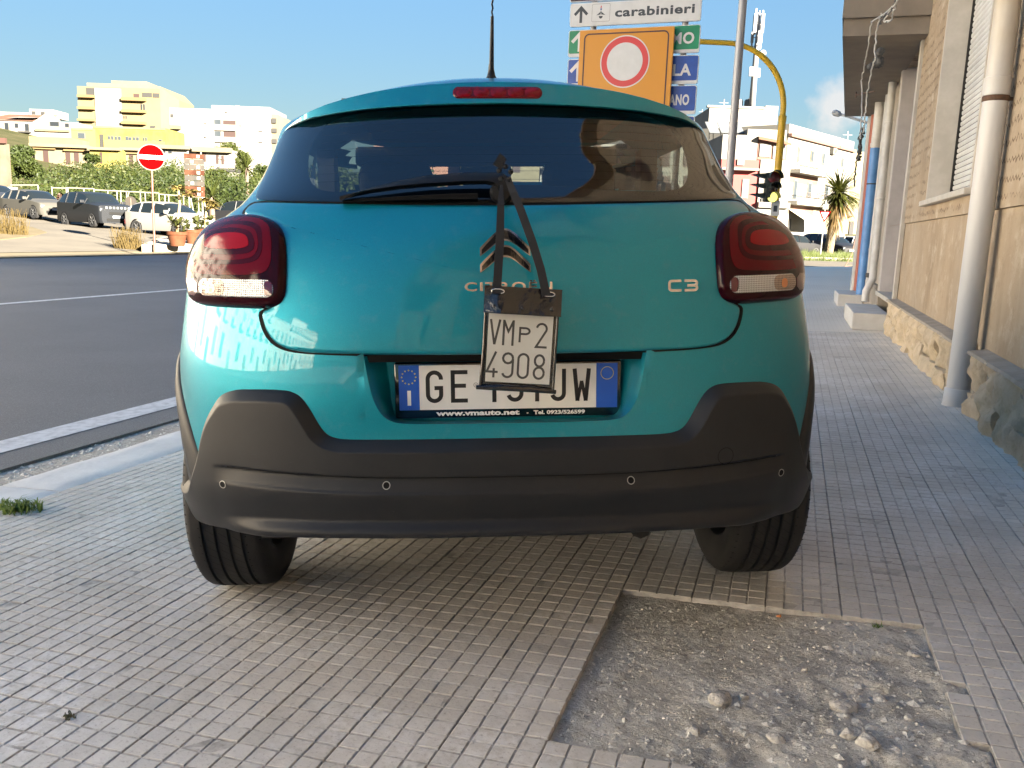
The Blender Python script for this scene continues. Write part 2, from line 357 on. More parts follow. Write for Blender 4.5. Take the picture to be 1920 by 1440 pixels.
# --- pavement slabs: 20 cm, each with 4 x 4 raised squares
X0, Y0S = -.39, 2.34
def slab_mesh(mask=None, seed=0, x=0, y=0, chip=0.):
    rr = random.Random(seed); g = MB(); base = -.0024
    for i in range(4):
        for j in range(4):
            if mask is not None and not mask[i][j]: continue
            a = i*.05; b = j*.05; tl = rr.uniform(-.0005, .0004)
            o = .0012; tt = .0036
            q = lambda: rr.uniform(-.0011, .0011)
            lo = [(a+o, b+o), (a+.05-o, b+o), (a+.05-o, b+.05-o), (a+o, b+.05-o)]
            hi = [(a+tt+q(), b+tt+q()), (a+.05-tt+q(), b+tt+q()), (a+.05-tt+q(), b+.05-tt+q()), (a+tt+q(), b+.05-tt+q())]
            g.add([(x+p[0], y+p[1], base) for p in lo]+[(x+p[0], y+p[1], tl+rr.uniform(-.0003, .0003)) for p in hi],
                  [(4, 5, 6, 7), (0, 1, 5, 4), (1, 2, 6, 5), (2, 3, 7, 6), (3, 0, 4, 7)])
            if mask is not None:
                g.box(x+a, y+b, -.042, x+a+.05, y+b+.05, base-.0002)
    if mask is None:
        g.add([(x+.001, y+.001, base), (x+.199, y+.001, base), (x+.199, y+.199, base), (x+.001, y+.199, base),
               (x+.001, y+.001, -.035), (x+.199, y+.001, -.035), (x+.199, y+.199, -.035), (x+.001, y+.199, -.035)],
              [(0, 1, 2, 3), (0, 4, 5, 1), (1, 5, 6, 2), (2, 6, 7, 3), (3, 7, 4, 0)])
    return g
def in_hole(x, y):                                     # the broken-out patch
    if not (-.39 < x < .47 and 1.54 < y < 2.34): return False
    xr = .42
    yy = int((y-1.54)/.05)
    xr += {3: .05, 4: .05, 5: -.0, 9: .05, 10: .0, 13: .0}.get(yy, 0.)
    return x < xr
slabs = []
for i in range(-13, 8):
    for j in range(-14, 39):
        x = X0+.2*i; y = Y0S+.2*j
        if x < -2.80 or x > 1.06: continue
        slabs.append((x, y))
def proj(p):
    q = Vector(p)-Vector((0, 0, HCAM)); d = q.dot(_f)
    if d < .2: return None
    return 960+F*q.dot(_r2)/d, 720-F*q.dot(_u2)/d, d
vis = []
for (x, y) in slabs:
    msk = [[not in_hole(x+.05*a+.025, y+.05*b+.025) for b in range(4)] for a in range(4)]
    cnt = sum(map(sum, msk))
    if cnt == 0: continue
    pr = proj(PAVE @ Vector((x+.1, y+.1, 0))); seen = False
    if pr and -140 < pr[0] < 2060 and pr[1] < 1560:
        seen = not (440 < pr[0] < 1430 and pr[1] < 985) and not (345 < pr[0] < 1520 and pr[1] < 900)
    vis.append((pr[2] if seen else 99., x, y, msk, cnt))
vis.sort()
protos = [slab_mesh(None, k).build('slab', M['tile'], pave_root) for k in range(6)]
for p in protos: COL.objects.unlink(p)
far = MB(); n_ind = 0
for k, (d, x, y, msk, cnt) in enumerate(vis):
    if d < 90 and n_ind < 298:
        if cnt == 16:
            o = bpy.data.objects.new('slab', protos[random.randrange(6)].data); COL.objects.link(o); o.parent = pave_root
            o.location = (x+.1, y+.1, random.uniform(-.0004, .0004)); o.rotation_euler = (random.uniform(-.002, .002), random.uniform(-.002, .002), random.uniform(-.004, .004))
        else:
            o = slab_mesh(msk, k).build('slab', M['tile'], pave_root); o.location = (x, y, 0)
        n_ind += 1
    elif y < 10:
        m2 = slab_mesh(None if cnt == 16 else msk, k, x, y); far.add(m2.v, m2.f)
for me in {p.data for p in protos}:                   # slab origin at its centre
    for v in me.vertices: v.co.x -= .1; v.co.y -= .1
for p in protos: bpy.data.objects.remove(p)
tag(far.build('slab_field', M['tile'], pave_root), kind='stuff')
g = MB(); g.quad((1.14, 16.45, -.004), (2.75, 16.45, -.004), (2.75, 36.2, -.004), (1.14, 36.2, -.004)); g.quad((-2.79, 10.12, -.004), (1.14, 10.12, -.004), (1.14, 36.2, -.004), (-2.79, 36.2, -.004)); g.build('slab_paving', M['tile_far'], pave_root)
g = MB()
for (x0, y0, x1, y1) in ((-2.885, -1, -.40, 10.12), (-.40, -1, .47, 1.53), (-.40, 2.35, .47, 10.12), (.47, -1, 1.2, 10.12)):
    g.quad((x0, y0, -.008), (x1, y0, -.008), (x1, y1, -.008), (x0, y1, -.008))
g.build('mortar_bed', M['mortar'], pave_root)
g = MB(); g.quad((-2.885, -1, -.06), (1.2, -1, -.06), (1.2, 36, -.06), (-2.885, 36, -.06)); g.build('sub_base', M['mortar'], pave_root)
# --- bare dirt in the broken-out patch
nx, ny = 190, 190
xs = np.linspace(-.42, .52, nx); ys = np.linspace(1.5, 2.38, ny); X, Y = np.meshgrid(xs, ys)
rub = np.clip((X*.9-(Y-1.9)*.55+.12)/.35, 0, 1)          # rubble towards the wall side
Z = -.015+.010*(fbm(X*5, Y*5)-.5)+rub*(.036*(fbm(X*8+3, Y*8)-.40)+.026*(fbm(X*24, Y*24)-.5))+.007*(fbm(X*55, Y*55, 4)-.5)
edge = np.minimum.reduce([X+.42, .50-X, Y-1.5, 2.38-Y]); Z = np.where(edge < .04, np.minimum(Z, -.011), np.minimum(Z, -.003))
g = MB(); g.add(np.stack([X, Y, Z], -1).reshape(-1, 3), [(j*nx+i, j*nx+i+1, (j+1)*nx+i+1, (j+1)*nx+i) for j in range(ny-1) for i in range(nx-1)])
dirt = g.build('dirt_patch', M['dirt'], smooth=True); dirt.matrix_world = PAVE; tag(dirt, kind='structure')
def dz(x, y):
    i = min(nx-1, max(0, int((x+.42)/.94*(nx-1)))); j = min(ny-1, max(0, int((y-1.5)/.88*(ny-1)))); return float(Z[j, i])
pts = []
for _ in range(5200):
    x = random.uniform(-.38, .44); y = random.uniform(1.55, 2.33)
    if random.random() < .35+.65*float(fbm(np.array(x*6.), np.array(y*6.))): pts.append((x, y, dz(x, y)))
o = pebbles('dirt_grit', pts, [abs(random.gauss(.0010, .0013))+.0008 for _ in pts], M['pebble']); o.matrix_world = PAVE; tag(o, kind='stuff')
pts = []
while len(pts) < 120:
    x = random.uniform(-.30, .43); y = random.uniform(1.56, 2.32); q = np.clip((x*.9-(y-1.9)*.55+.12)/.35, 0, 1)
    if random.random() < .08+.9*q: pts.append((x, y, dz(x, y)))
o = pebbles('rubble', pts, [random.choice((.004, .005, .006, .008, .010, .013)) for _ in pts], mat('rubble_stone', (.46, .45, .415), .95, var=(45, (.62, .61, .575)), bump=(90, .8, .006))); o.matrix_world = PAVE; tag(o, kind='stuff')
M['stone'] = mat('limestone_lump', (.52, .505, .47), .95, var=(40, (.36, .345, .32)), bump=(70, .9, .01))
def lump(name, px, py, r, label, flat=.6, st=1.3, material=None, seed=1):
    bm = bmesh.new(); bmesh.ops.create_icosphere(bm, subdivisions=4, radius=1); rr = random.Random(seed); ox = rr.uniform(0, 50)
    a = rr.uniform(0, 6)
    for v in bm.verts:
        k = .55+.9*float(fbm(np.array(v.co.x*1.3+ox), np.array(v.co.y*1.3+v.co.z*1.7), 4)); c = v.co*k
        k2 = 1+.22*(float(fbm(np.array(v.co.x*5+ox), np.array(v.co.y*5+v.co.z*4), 3))-.5); c = c*k2; x, y = c.x*st, c.y; v.co = Vector((x*cos(a)-y*sin(a), x*sin(a)+y*cos(a), c.z*flat))*r
    for _ in range(16):                                # broken faces
        nn_ = Vector((rr.gauss(0, 1), rr.gauss(0, 1), rr.gauss(0, 1))).normalized(); dd = rr.uniform(.45, .85)*r
        for v in bm.verts:
            e_ = v.co.dot(nn_)-dd
            if e_ > 0: v.co -= nn_*e_*.92
    me = bpy.data.meshes.new(name); bm.to_mesh(me); bm.free(); me.materials.append(material or M['stone'])
    me.polygons.foreach_set('use_smooth', [True]*len(me.polygons))
    o = bpy.data.objects.new(name, me); COL.objects.link(o)
    d = ray(px, py); nn = PAVE.to_3x3() @ Vector((0, 0, 1)); k = (-.02-HCAM*nn.z)/d.dot(nn); p = Vector((0, 0, HCAM))+d*k
    q = PAVE.inverted() @ p
    zz = dz(q.x, q.y) if in_hole(q.x, q.y) else 0.
    o.matrix_world = PAVE @ Matrix.Translation((q.x, q.y, zz+r*flat*.12)); return tag(o, label, 'stone', 'loose stones in the broken pavement')
for k, (px, py, r, lab, fl, st) in enumerate((
    (1345, 1322, .034, 'long pale grey stone half buried in the middle of the dirt', .55, 1.5),
    (1394, 1318, .014, 'small round stone beside the long pale one in the dirt', .8, 1.1),
    (1509, 1264, .012, 'little white stone on top of the rubble heap', .8, 1.2),
    (1652, 1312, .020, 'rounded grey lump in the rubble left of the broken slab edge', .7, 1.2),
    (1585, 1335, .034, 'broad flat grey stone in the centre of the rubble', .4, 1.5),
    (1300, 1378, .020, 'stone near the lower edge of the dirt patch', .6, 1.2),
    (1620, 1408, .028, 'knobbly lump of mortar at the bottom of the rubble', .8, 1.2),
    (1590, 1395, .022, 'squat stone next to the knobbly mortar lump', .7, 1.2),
    (1712, 1240, .014, 'crumbled white mortar piece against the chipped slab edge', .5, 1.6),
    (1557, 1175, .008, 'white chip by the far edge of the dirt patch', .5, 1.4),
    (1705, 1362, .015, 'flaky pale shard in the right part of the dirt', .4, 1.8),
    (1455, 1395, .022, 'low grey stone in the lower middle of the dirt', .5, 1.3))):
    lump('stone', px, py, r, lab, fl, st, seed=k+3)
M['brick'] = mat('terracotta_chip', (.55, .22, .08), .9, bump=(60, .5, .004))
tag(lump('brick_shard', 1461, 1159, .010, 'orange brick shard by the far edge of the dirt', .5, 2.0, M['brick'], 5), cat='brick shard')
def weeds(name, px, py, n, h, r, label, cmat, offz=0., lean=.5, wide=.004):
    g = MB(); rr = random.Random(px)
    for _ in range(n):
        a = rr.uniform(0, 6.28); d = rr.uniform(0, r); x, y = d*cos(a), d*sin(a)*.6; hh = h*rr.uniform(.5, 1.1); b = rr.uniform(0, 6.28); w_ = wide*rr.uniform(.6, 1.4)
        lx, ly = lean*hh*cos(b)*rr.random(), lean*hh*sin(b)*rr.random(); tx, ty = -sin(b)*w_, cos(b)*w_
        g.add([(x-tx, y-ty, 0), (x+tx, y+ty, 0), (x+lx*.4+tx*.8, y+ly*.4+ty*.8, hh*.6), (x+lx*.4-tx*.8, y+ly*.4-ty*.8, hh*.6), (x+lx, y+ly, hh*(1-.3*lean))], [(0, 1, 2, 3), (3, 2, 4)])
    o = g.build(name, cmat); d = ray(px, py); nn = PAVE.to_3x3() @ Vector((0, 0, 1)); k = (offz-HCAM*nn.z)/d.dot(nn); p = Vector((0, 0, HCAM))+d*k
    o.matrix_world = Matrix.Translation(p) @ PAVE.to_3x3().to_4x4(); return tag(o, label, 'weed')
def leafmat(name, c1, c2, scale=2., trans=.3):
    m = bpy.data.materials.new(name); m.use_nodes = True; t = NT(m); v = t.coord(kind='Object')
    t.col(t.ramp(t.noise(v, scale, 3, .6), [(.35, c1), (.65, c2)])); t.b.inputs['Roughness'].default_value = .6; t.b.inputs['Specular IOR Level'].default_value = .25
    tr = t.n.new('ShaderNodeBsdfTranslucent'); tr.inputs[0].default_value = tuple(c2[:3])+(1,)
    mx = t.n.new('ShaderNodeMixShader'); mx.inputs[0].default_value = trans; out = [x for x in t.n if x.type == 'OUTPUT_MATERIAL'][0]
    t.link(t.b.outputs[0], mx.inputs[1]); t.link(tr.outputs[0], mx.inputs[2]); t.link(mx.outputs[0], out.inputs[0]); return m
M['weed'] = leafmat('weed_leaf', (.10, .17, .04), (.20, .27, .07), 30)
M['drygrass'] = leafmat('dry_grass', (.34, .26, .11), (.48, .38, .17), 8)
weeds('weed_tuft', 35, 958, 240, .06, .10, 'green weed growing in the joint beside the kerb', M['weed'], 0, 1.2, .0028)
weeds('weed_tuft', 1645, 1182, 50, .022, .018, 'tiny green weed in the far corner of the dirt patch', M['weed'], -.02, .8, .0015)
weeds('weed_tuft', 130, 1345, 40, .012, .022, 'flattened dry weed between the slabs at the lower left', mat('withered_leaf', (.12, .12, .07), .9), 0, .9, .002)
weeds('weed_tuft', 1245, 1132, 24, .012, .012, 'small weed at the shaded corner of the dirt patch', M['weed'], -.02, .8, .0015)
# ================================================================== the parked car
yaw = radians(3.4); _cf = Vector((-sin(yaw), cos(yaw), 0)); _cf = (_cf-_n*_cf.dot(_n)).normalized(); _cr = _cf.cross(_n)
_A0 = Vector((-.018, 2.495, 0)); _A0.z = -tan(CROSS)*_A0.dot(LV)+.002
CARM = Matrix(((_cr.x, _cf.x, _n.x, _A0.x), (_cr.y, _cf.y, _n.y, _A0.y), (_cr.z, _cf.z, _n.z, _A0.z), (0, 0, 0, 1)))
car = empty('hatchback_car', matrix=CARM, label='teal hatchback parked on the tiled pavement, black plate pouch hanging from its rear wiper', cat='car')
ZT = [.18, .25, .32, .40, .50, .60, .70, .80, .90, 1.0, 1.06, 1.11, 1.2, 1.27, 1.327, 1.39, 1.43, 1.445, 1.452]
WT = [.76, .81, .845, .862, .868, .872, .876, .868, .858, .825, .78, .72, .672, .655, .643, .515, .34, .185, .02]
YT = [-.44, -.52, -.56, -.575, -.578, -.578, -.574, -.567, -.55, -.522, -.49, -.455, -.375, -.315, -.265, -.20, -.12, -.05, .1]
FT = [3.2, 3.28, 3.3, 3.32, 3.32, 3.3, 3.25, 3.1, 2.85, 2.45, 2.3, 2.17, 1.88, 1.62, 1.42, 1.22, 1.02, .85, .6]
def pchip(xs, ys):
    xs = np.array(xs, float); ys = np.array(ys, float); h = np.diff(xs); d = np.diff(ys)/h
    m = np.zeros(len(xs)); m[0] = d[0]; m[-1] = d[-1]
    for i in range(1, len(xs)-1):
        if d[i-1]*d[i] > 0:
            w1 = 2*h[i]+h[i-1]; w2 = h[i]+2*h[i-1]; m[i] = (w1+w2)/(w1/d[i-1]+w2/d[i])
    def f(x):
        x = np.clip(np.asarray(x, float), xs[0], xs[-1]); i = np.clip(np.searchsorted(xs, x)-1, 0, len(h)-1)
        t = (x-xs[i])/h[i]; hh = h[i]
        return (2*t**3-3*t**2+1)*ys[i]+(t**3-2*t**2+t)*hh*m[i]+(3*t**2-2*t**3)*ys[i+1]+(t**3-t**2)*hh*m[i+1]
    return f
fW, fY, fF = pchip(ZT, WT), pchip(ZT, YT), pchip(ZT, FT)
NE = 2.6
def DD(z): return np.minimum(np.interp(z, [.3, .5, .85], [.46, .5, .6]), .45*(fF(z)-fY(z)))
def SYq(q, z): return fY(z)+DD(z)*(1-(1-np.clip(q, 0, .9995)**NE)**(1/NE))
def SY(X, z): return SYq(np.abs(X)/fW(z), z)
def surf_n(X, z):
    e = .002; q = np.clip(np.abs(X)/fW(z), 0, .985); Xc = q*fW(z)*np.sign(X+1e-12)
    dx = (SY(Xc+e, z)-SY(Xc-e, z))/(2*e); dzv = (SY(Xc, z+e)-SY(Xc, z-e))/(2*e)
    n = np.stack([dx, -np.ones_like(dx), dzv], -1)
    return n/np.linalg.norm(n, axis=-1, keepdims=True)
def on_surf(X, z, off):
    X = np.asarray(X, float); z = np.asarray(z, float); W = fW(z); Xc = np.clip(X, -.985*W, .985*W)
    P = np.stack([Xc, SY(Xc, z), z], -1)
    return P+surf_n(Xc, z)*np.asarray(off)[..., None]
def chaikin(p, it=2, closed=True):
    p = np.array(p, float)
    for _ in range(it):
        if closed: q = np.roll(p, -1, 0); p = np.stack([.75*p+.25*q, .25*p+.75*q], 1).reshape(-1, 2)
        else:
            a, b = p[:-1], p[1:]; m = np.stack([.75*a+.25*b, .25*a+.75*b], 1).reshape(-1, 2); p = np.vstack([p[:1], m[1:-1] if False else m, p[-1:]])
    return p
def resample(p, n, closed=True):
    p = np.array(p, float); q = np.vstack([p, p[:1]]) if closed else p
    d = np.r_[0, np.cumsum(np.linalg.norm(np.diff(q, axis=0), axis=1))]; t = np.linspace(0, d[-1], n+1 if closed else n)
    r = np.stack([np.interp(t, d, q[:, k]) for k in (0, 1)], 1); return r[:-1] if closed else r
def mirror_poly(half): h = [tuple(p) for p in half]; return h+[(-x, z) for x, z in reversed(h) if abs(x) > 1e-6]
def dist_poly(X, z, poly):
    a = np.array(poly); b = np.roll(a, -1, 0); P = np.stack([X, z], -1)[..., None, :]; ab = b-a
    t = np.clip(((P-a)*ab).sum(-1)/np.maximum((ab**2).sum(-1), 1e-12), 0, 1); return np.linalg.norm(P-(a+t[..., None]*ab), axis=-1).min(-1)
RINGS = [0, .02, .045, .08, .13, .2, .28, .37, .47, .57, .67, .77, .86, .94]
def ring_patch(name, poly, offf, material, parent, center=None, n=200, rings=RINGS, skirt=.012, smooth=True, k=2, crease=None):
    poly = resample(chaikin(poly, k) if k else poly, n); c = np.array(center) if center is not None else poly.mean(0)
    if ((poly[:, 0]*np.roll(poly[:, 1], -1)-np.roll(poly[:, 0], -1)*poly[:, 1]).sum()) < 0: poly = poly[::-1]
    R = [poly+(c-poly)*t for t in rings]+[c[None]]
    A = np.vstack(R); o = offf(A[:, 0], A[:, 1], poly); V = on_surf(A[:, 0], A[:, 1], o); g = MB()
    fs = []; m = len(rings)
    for r in range(m-1):
        for i in range(n): fs.append((r*n+i, r*n+(i+1) % n, (r+1)*n+(i+1) % n, (r+1)*n+i))
    for i in range(n): fs.append(((m-1)*n+i, (m-1)*n+(i+1) % n, m*n))
    g.add(V, fs)
    if skirt:
        E0 = V[:n]; E1 = on_surf(poly[:, 0], poly[:, 1], o[:n]-skirt); g.add(np.vstack([E0, E1]), [(i, n+i, n+(i+1) % n, (i+1) % n) for i in range(n)])
    return g.build(name, material, parent, smooth=smooth, angle=crease)
def frame_patch(name, outer, inner, off, material, parent, n=220, center=(0, 1.2), steps=6):
    def rays(poly):                                   # radius of the outline by angle round the centre
        poly = resample(chaikin(poly, 2), 900)-np.array(center); a = np.unwrap(np.arctan2(poly[:, 1], poly[:, 0])); 
        if a[-1] < a[0]: poly = poly[::-1]; a = a[::-1]
        r = np.linalg.norm(poly, axis=1); th = np.linspace(0, 2*pi, n, endpoint=False); a = a-a[0]+(np.arctan2(poly[0, 1], poly[0, 0]))
        o = np.argsort(a % (2*pi)); return np.interp(th, (a % (2*pi))[o], r[o], period=2*pi), th
    ro, th = rays(outer); ri, _ = rays(inner); V = []
    for k in range(steps+1):
        r = ro+(ri-ro)*k/steps; V.append(np.stack([center[0]+r*np.cos(th), center[1]+r*np.sin(th)], 1))
    A = np.vstack(V); P = on_surf(A[:, 0], A[:, 1], np.full(len(A), off)); g = MB()
    g.add(P, [(k*n+i, k*n+(i+1) % n, (k+1)*n+(i+1) % n, (k+1)*n+i) for k in range(steps) for i in range(n)])
    return g.build(name, material, parent, smooth=True)

# --- materials
def paint_material():
    m = bpy.data.materials.new('teal_metallic_paint'); m.use_nodes = True; t = NT(m); b = t.b
    v = t.coord(); fl = t.noise(v, 900, 2, .5)
    c = t.ramp(fl, [(.35, (.000, .205, .285)), (.65, (.001, .28, .375))])
    dust = t.ramp(t.noise(v, 26, 5, .7), [(.55, (0, 0, 0)), (.8, (.10, .10, .10))]); c = t.mix(dust, c, (.3, .3, .28))
    t.col(c); b.inputs['Metallic'].default_value = .55; b.inputs['Roughness'].default_value = .40
    b.inputs['Coat Weight'].default_value = .75; b.inputs['Coat Roughness'].default_value = .03; b.inputs['Coat IOR'].default_value = 1.45
    return m
PAINT = paint_material()
def trim_material():
    m = bpy.data.materials.new('grained_black_plastic'); m.use_nodes = True; t = NT(m); v = t.coord()
    c = t.ramp(t.noise(v, 7, 5, .65), [(.3, (.0085, .0096, .012)), (.7, (.0135, .015, .018))])
    sc = t.n.new('ShaderNodeMapping'); sc.inputs['Scale'].default_value = (60, 60, 220); sc.inputs['Rotation'].default_value = (0, .6, 0); t.link(v, sc.inputs[0])
    scratch = t.ramp(t.noise(sc.outputs[0], 1, 3, .6), [(.72, (0, 0, 0)), (.80, (.6, .6, .6))]); c = t.mix(scratch, c, (.05, .05, .05))
    t.col(c); t.b.inputs['Roughness'].default_value = .5; t.b.inputs['Specular IOR Level'].default_value = .38
    t.bump(t.noise(v, 500, 2, .6), .12, .001); return m
TRIM = trim_material()
BLACK = mat('black_gap', (.004, .004, .004), .8, spec=.2); GLOSSBLACK = mat('gloss_black', (.006, .006, .008), .08, coat=1.)
FRIT = mat('black_glass_border', (.006, .006, .007), .35)
GLASS = glass('tinted_rear_glass', (.40, .44, .45), 1.75); SIDEGLASS = glass('dark_side_glass', (.50, .55, .53)); CLEAR = glass('windscreen_glass', (.80, .86, .84))
CHROME = mat('chrome', (.66, .67, .69), .16, metal=1.); RUBBER = mat('tyre_rubber', (.012, .012, .013), .7, spec=.35, var=(9, (.020, .0195, .019)), bump=(140, .3, .002))
SEAT = mat('seat_cloth', (.035, .036, .04), .9, var=(20, (.05, .05, .055))); LINER = mat('interior_lining', (.20, .19, .18), .9); DASH = mat('dashboard_plastic', (.02, .02, .022), .6)
ALLOY = mat('wheel_metal', (.08, .08, .085), .4, metal=.8); UNDER = mat('underbody', (.012, .012, .012), .9)

# --- outlines (half, right side; X across from the centre line, z up)
HATCH = [(0, .7455), (.15, .746), (.30, .7465), (.44, .748), (.495, .752), (.525, .761), (.546, .776), (.560, .796), (.568, .818), (.572, .842), (.557, .848), (.535, .861), (.515, .888), (.511, .93), (.5125, .975), (.522, 1.012), (.543, 1.040), (.578, 1.056), (.625, 1.0645), (.650, 1.070), (.640, 1.098), (.613, 1.1035), (.5, 1.096), (.35, 1.0905), (.17, 1.0865), (0, 1.085)]
GLAS = [(0, 1.0875), (.3, 1.091), (.5, 1.0975), (.615, 1.106), (.632, 1.115), (.632, 1.17), (.617, 1.24), (.590, 1.30), (.57, 1.314), (.47, 1.329), (.31, 1.339), (.13, 1.3445), (0, 1.347)]
CLR = [(0, 1.130), (.09, 1.132), (.2, 1.121), (.31, 1.1165), (.42, 1.118), (.452, 1.130), (.470, 1.150), (.484, 1.185), (.483, 1.24), (.470, 1.268), (.438, 1.309), (.367, 1.327), (.22, 1.333), (0, 1.337)]
RECESS = [(0, .586), (.2, .5865), (.25, .588), (.272, .594), (.288, .607), (.300, .626), (.309, .648), (.318, .688), (.3265, .7425)]
CLADH = [(0, .5515), (.15, .551), (.284, .550), (.36, .549), (.386, .550), (.404, .5535), (.418, .560), (.4295, .572), (.4405, .590), (.456, .6185), (.472, .641), (.4835, .651), (.497, .6575), (.515, .6612), (.563, .661), (.605, .6585), (.640, .656), (.670, .6465), (.692, .633), (.709, .610), (.728, .583), (.748, .540), (.764, .480), (.784, .437), (.797, .408), (.806, .395), (.83, .391), (.87, .390)]
LAMP = [(.7817, .8783), (.7765, .8634), (.763, .8535), (.7367, .8478), (.6863, .8475), (.6197, .8475), (.5684, .8472), (.5349, .8514), (.5155, .8624), (.5058, .8819), (.504, .9136), (.5038, .9577), (.5076, 1.0021), (.5167, 1.0255), (.5334, 1.044), (.561, 1.0576), (.5958, 1.0642), (.6296, 1.0656), (.6705, 1.0628), (.708, 1.0555), (.742, 1.043), (.768, 1.022), (.788, .99), (.800, .955), (.798, .915)]
RECESSF = mirror_poly(RECESS); CLADF = sorted(set([(-x, z) for x, z in CLADH]+CLADH))
# --- shell
zs = np.unique(np.r_[np.linspace(.2, 1.3, 56), np.linspace(1.3, 1.452, 22)])
phi = np.linspace(0, pi/2, 44); NS = 30; phf = np.linspace(pi/2, 0, 16)
def outline(z):
    W = float(fW(z)); Y0 = float(fY(z)); D = float(DD(z)); Yf = float(fF(z)); Df = min(.5, .45*(Yf-Y0))
    p = []
    for a in phi: q = sin(a)**(2/NE); p.append((W*q, Y0+D*(1-cos(a)**(2/NE))))
    for k in range(1, NS+1):
        f_ = k/(NS+1); y = Y0+D+(Yf-Df-Y0-D)*f_; p.append((W*(1+.0*sin(pi*f_)), y))
    for a in phf: q = sin(a)**(2/NE); p.append((W*q, Yf-Df*(1-cos(a)**(2/NE))))
    return p
clr_poly = resample(chaikin(mirror_poly(CLR), 2), 120)
def inside(poly, x, z):
    c = False; n = len(poly)
    for i in range(n):
        x1, z1 = poly[i]; x2, z2 = poly[(i+1) % n]
        if (z1 > z) != (z2 > z) and x < (x2-x1)*(z-z1)/(z2-z1)+x1: c = not c
    return c
OL = [outline(z) for z in zs]; nc = len(OL[0]); nzz = len(zs)
shell, sidew, wind = MB(), {1: MB(), -1: MB()}, MB()
V = {}
for sgn in (1, -1):
    for r in range(nzz-1):
        for i in range(nc-1):
            a, b, c, d = (*OL[r][i], zs[r]), (*OL[r][i+1], zs[r]), (*OL[r+1][i+1], zs[r+1]), (*OL[r+1][i], zs[r+1])
            cx = (a[0]+b[0]+c[0]+d[0])/4; cy = (a[1]+b[1]+c[1]+d[1])/4; cz = (zs[r]+zs[r+1])/2
            q4 = [(p[0]*sgn, p[1], p[2]) for p in (a, b, c, d)]
            if sgn < 0: q4 = q4[::-1]
            rear = i < len(phi)-1; side = len(phi)-1 <= i < len(phi)+NS-1
            if rear and cx < .62 and 1.08 < cz < 1.36 and inside(clr_poly*[1.025, 1]+[0, 0], cx, cz): continue
            if rear and cx < .36 and .55 < cz < .80: continue
            if rear and cz < .335: continue
            if cx > .6 and any((cy-yy)**2+(cz-.315)**2 < .365**2 for yy in (0, 2.54)): continue
            if not rear and 1.10 < cz < 1.315 and .10 < cy < 1.5 and cx > .5 and not (.78 < cy < .86): sidew[sgn].add(q4, [(0, 1, 2, 3)]); continue
            if i >= len(phi)+NS-1 and 1.04 < cz < 1.39 and cy > .9 and cx < .56: wind.add(q4, [(0, 1, 2, 3)]); continue
            shell.add(q4, [(0, 1, 2, 3)])
def weld(o, d=1e-5):
    bm = bmesh.new(); bm.from_mesh(o.data); bmesh.ops.remove_doubles(bm, verts=bm.verts[:], dist=d); bm.to_mesh(o.data); bm.free()
    o.data.polygons.foreach_set('use_smooth', [True]*len(o.data.polygons)); return o
body = weld(shell.build('body_shell', PAINT, car))
for sgn in (1, -1): weld(sidew[sgn].build('side_window', SIDEGLASS, car))
weld(wind.build('windscreen', CLEAR, car))
# roof lining + inner pillars so that the cabin reads dark inside
g = MB(); g.box(-.42, -.08, 1.380, .42, .90, 1.386)
for s in (-1, 1): g.box(s*.60-.03, .75, 1.05, s*.60+.03, .86, 1.34)
g.build('roof_lining', LINER, car)
# --- painted bumper panel round the number plate recess
def column_patch(name, qs, zlo, zhi, offf, material, parent, nz=24, wref=None, skirt=True, angle=None):
    """columns in the ratio q = X / half width; zlo(X), zhi(X) are the lower and upper outline"""
    nq = len(qs); G = np.zeros((nq, nz, 2))
    for k, X in enumerate(qs):
        lo, hi = zlo(abs(X)), zhi(abs(X)); G[k, :, 1] = lo+(hi-lo)*(np.linspace(0, 1, nz)**.8 if False else np.linspace(0, 1, nz)); G[k, :, 0] = X
    A = G.reshape(-1, 2); P = on_surf(A[:, 0], A[:, 1], offf(A[:, 0], A[:, 1])); g = MB()
    g.add(P, [(k*nz+j, (k+1)*nz+j, (k+1)*nz+j+1, k*nz+j+1) for k in range(nq-1) for j in range(nz-1)])
    if skirt:
        for row in (0, nz-1):
            a = [k*nz+row for k in range(nq)]; B = on_surf(A[a, 0], A[a, 1], np.full(nq, -.012)); f_ = [(k, k+1, nq+k+1, nq+k) if row else (k, nq+k, nq+k+1, k+1) for k in range(nq-1)]
            g.add(np.vstack([P[a], B]), f_)
    return g.build(name, material, parent, smooth=True, angle=angle)
rc = resample(chaikin(RECESS, 1, closed=False), 80, closed=False)
def rec_top(X): return .80 if X > .3266 else float(np.interp(X, rc[:, 0], rc[:, 1]))
qs = np.unique(np.r_[np.linspace(-.50, -.3267, 10), -.3266, np.linspace(-.3265, -.22, 50), np.linspace(-.22, .22, 30), np.linspace(.22, .3265, 50), .3266, np.linspace(.3267, .50, 10)])
column_patch('bumper_panel', qs, lambda X: .50, rec_top, lambda X, z: np.full_like(X, .0007), PAINT, car, 26, skirt=False)
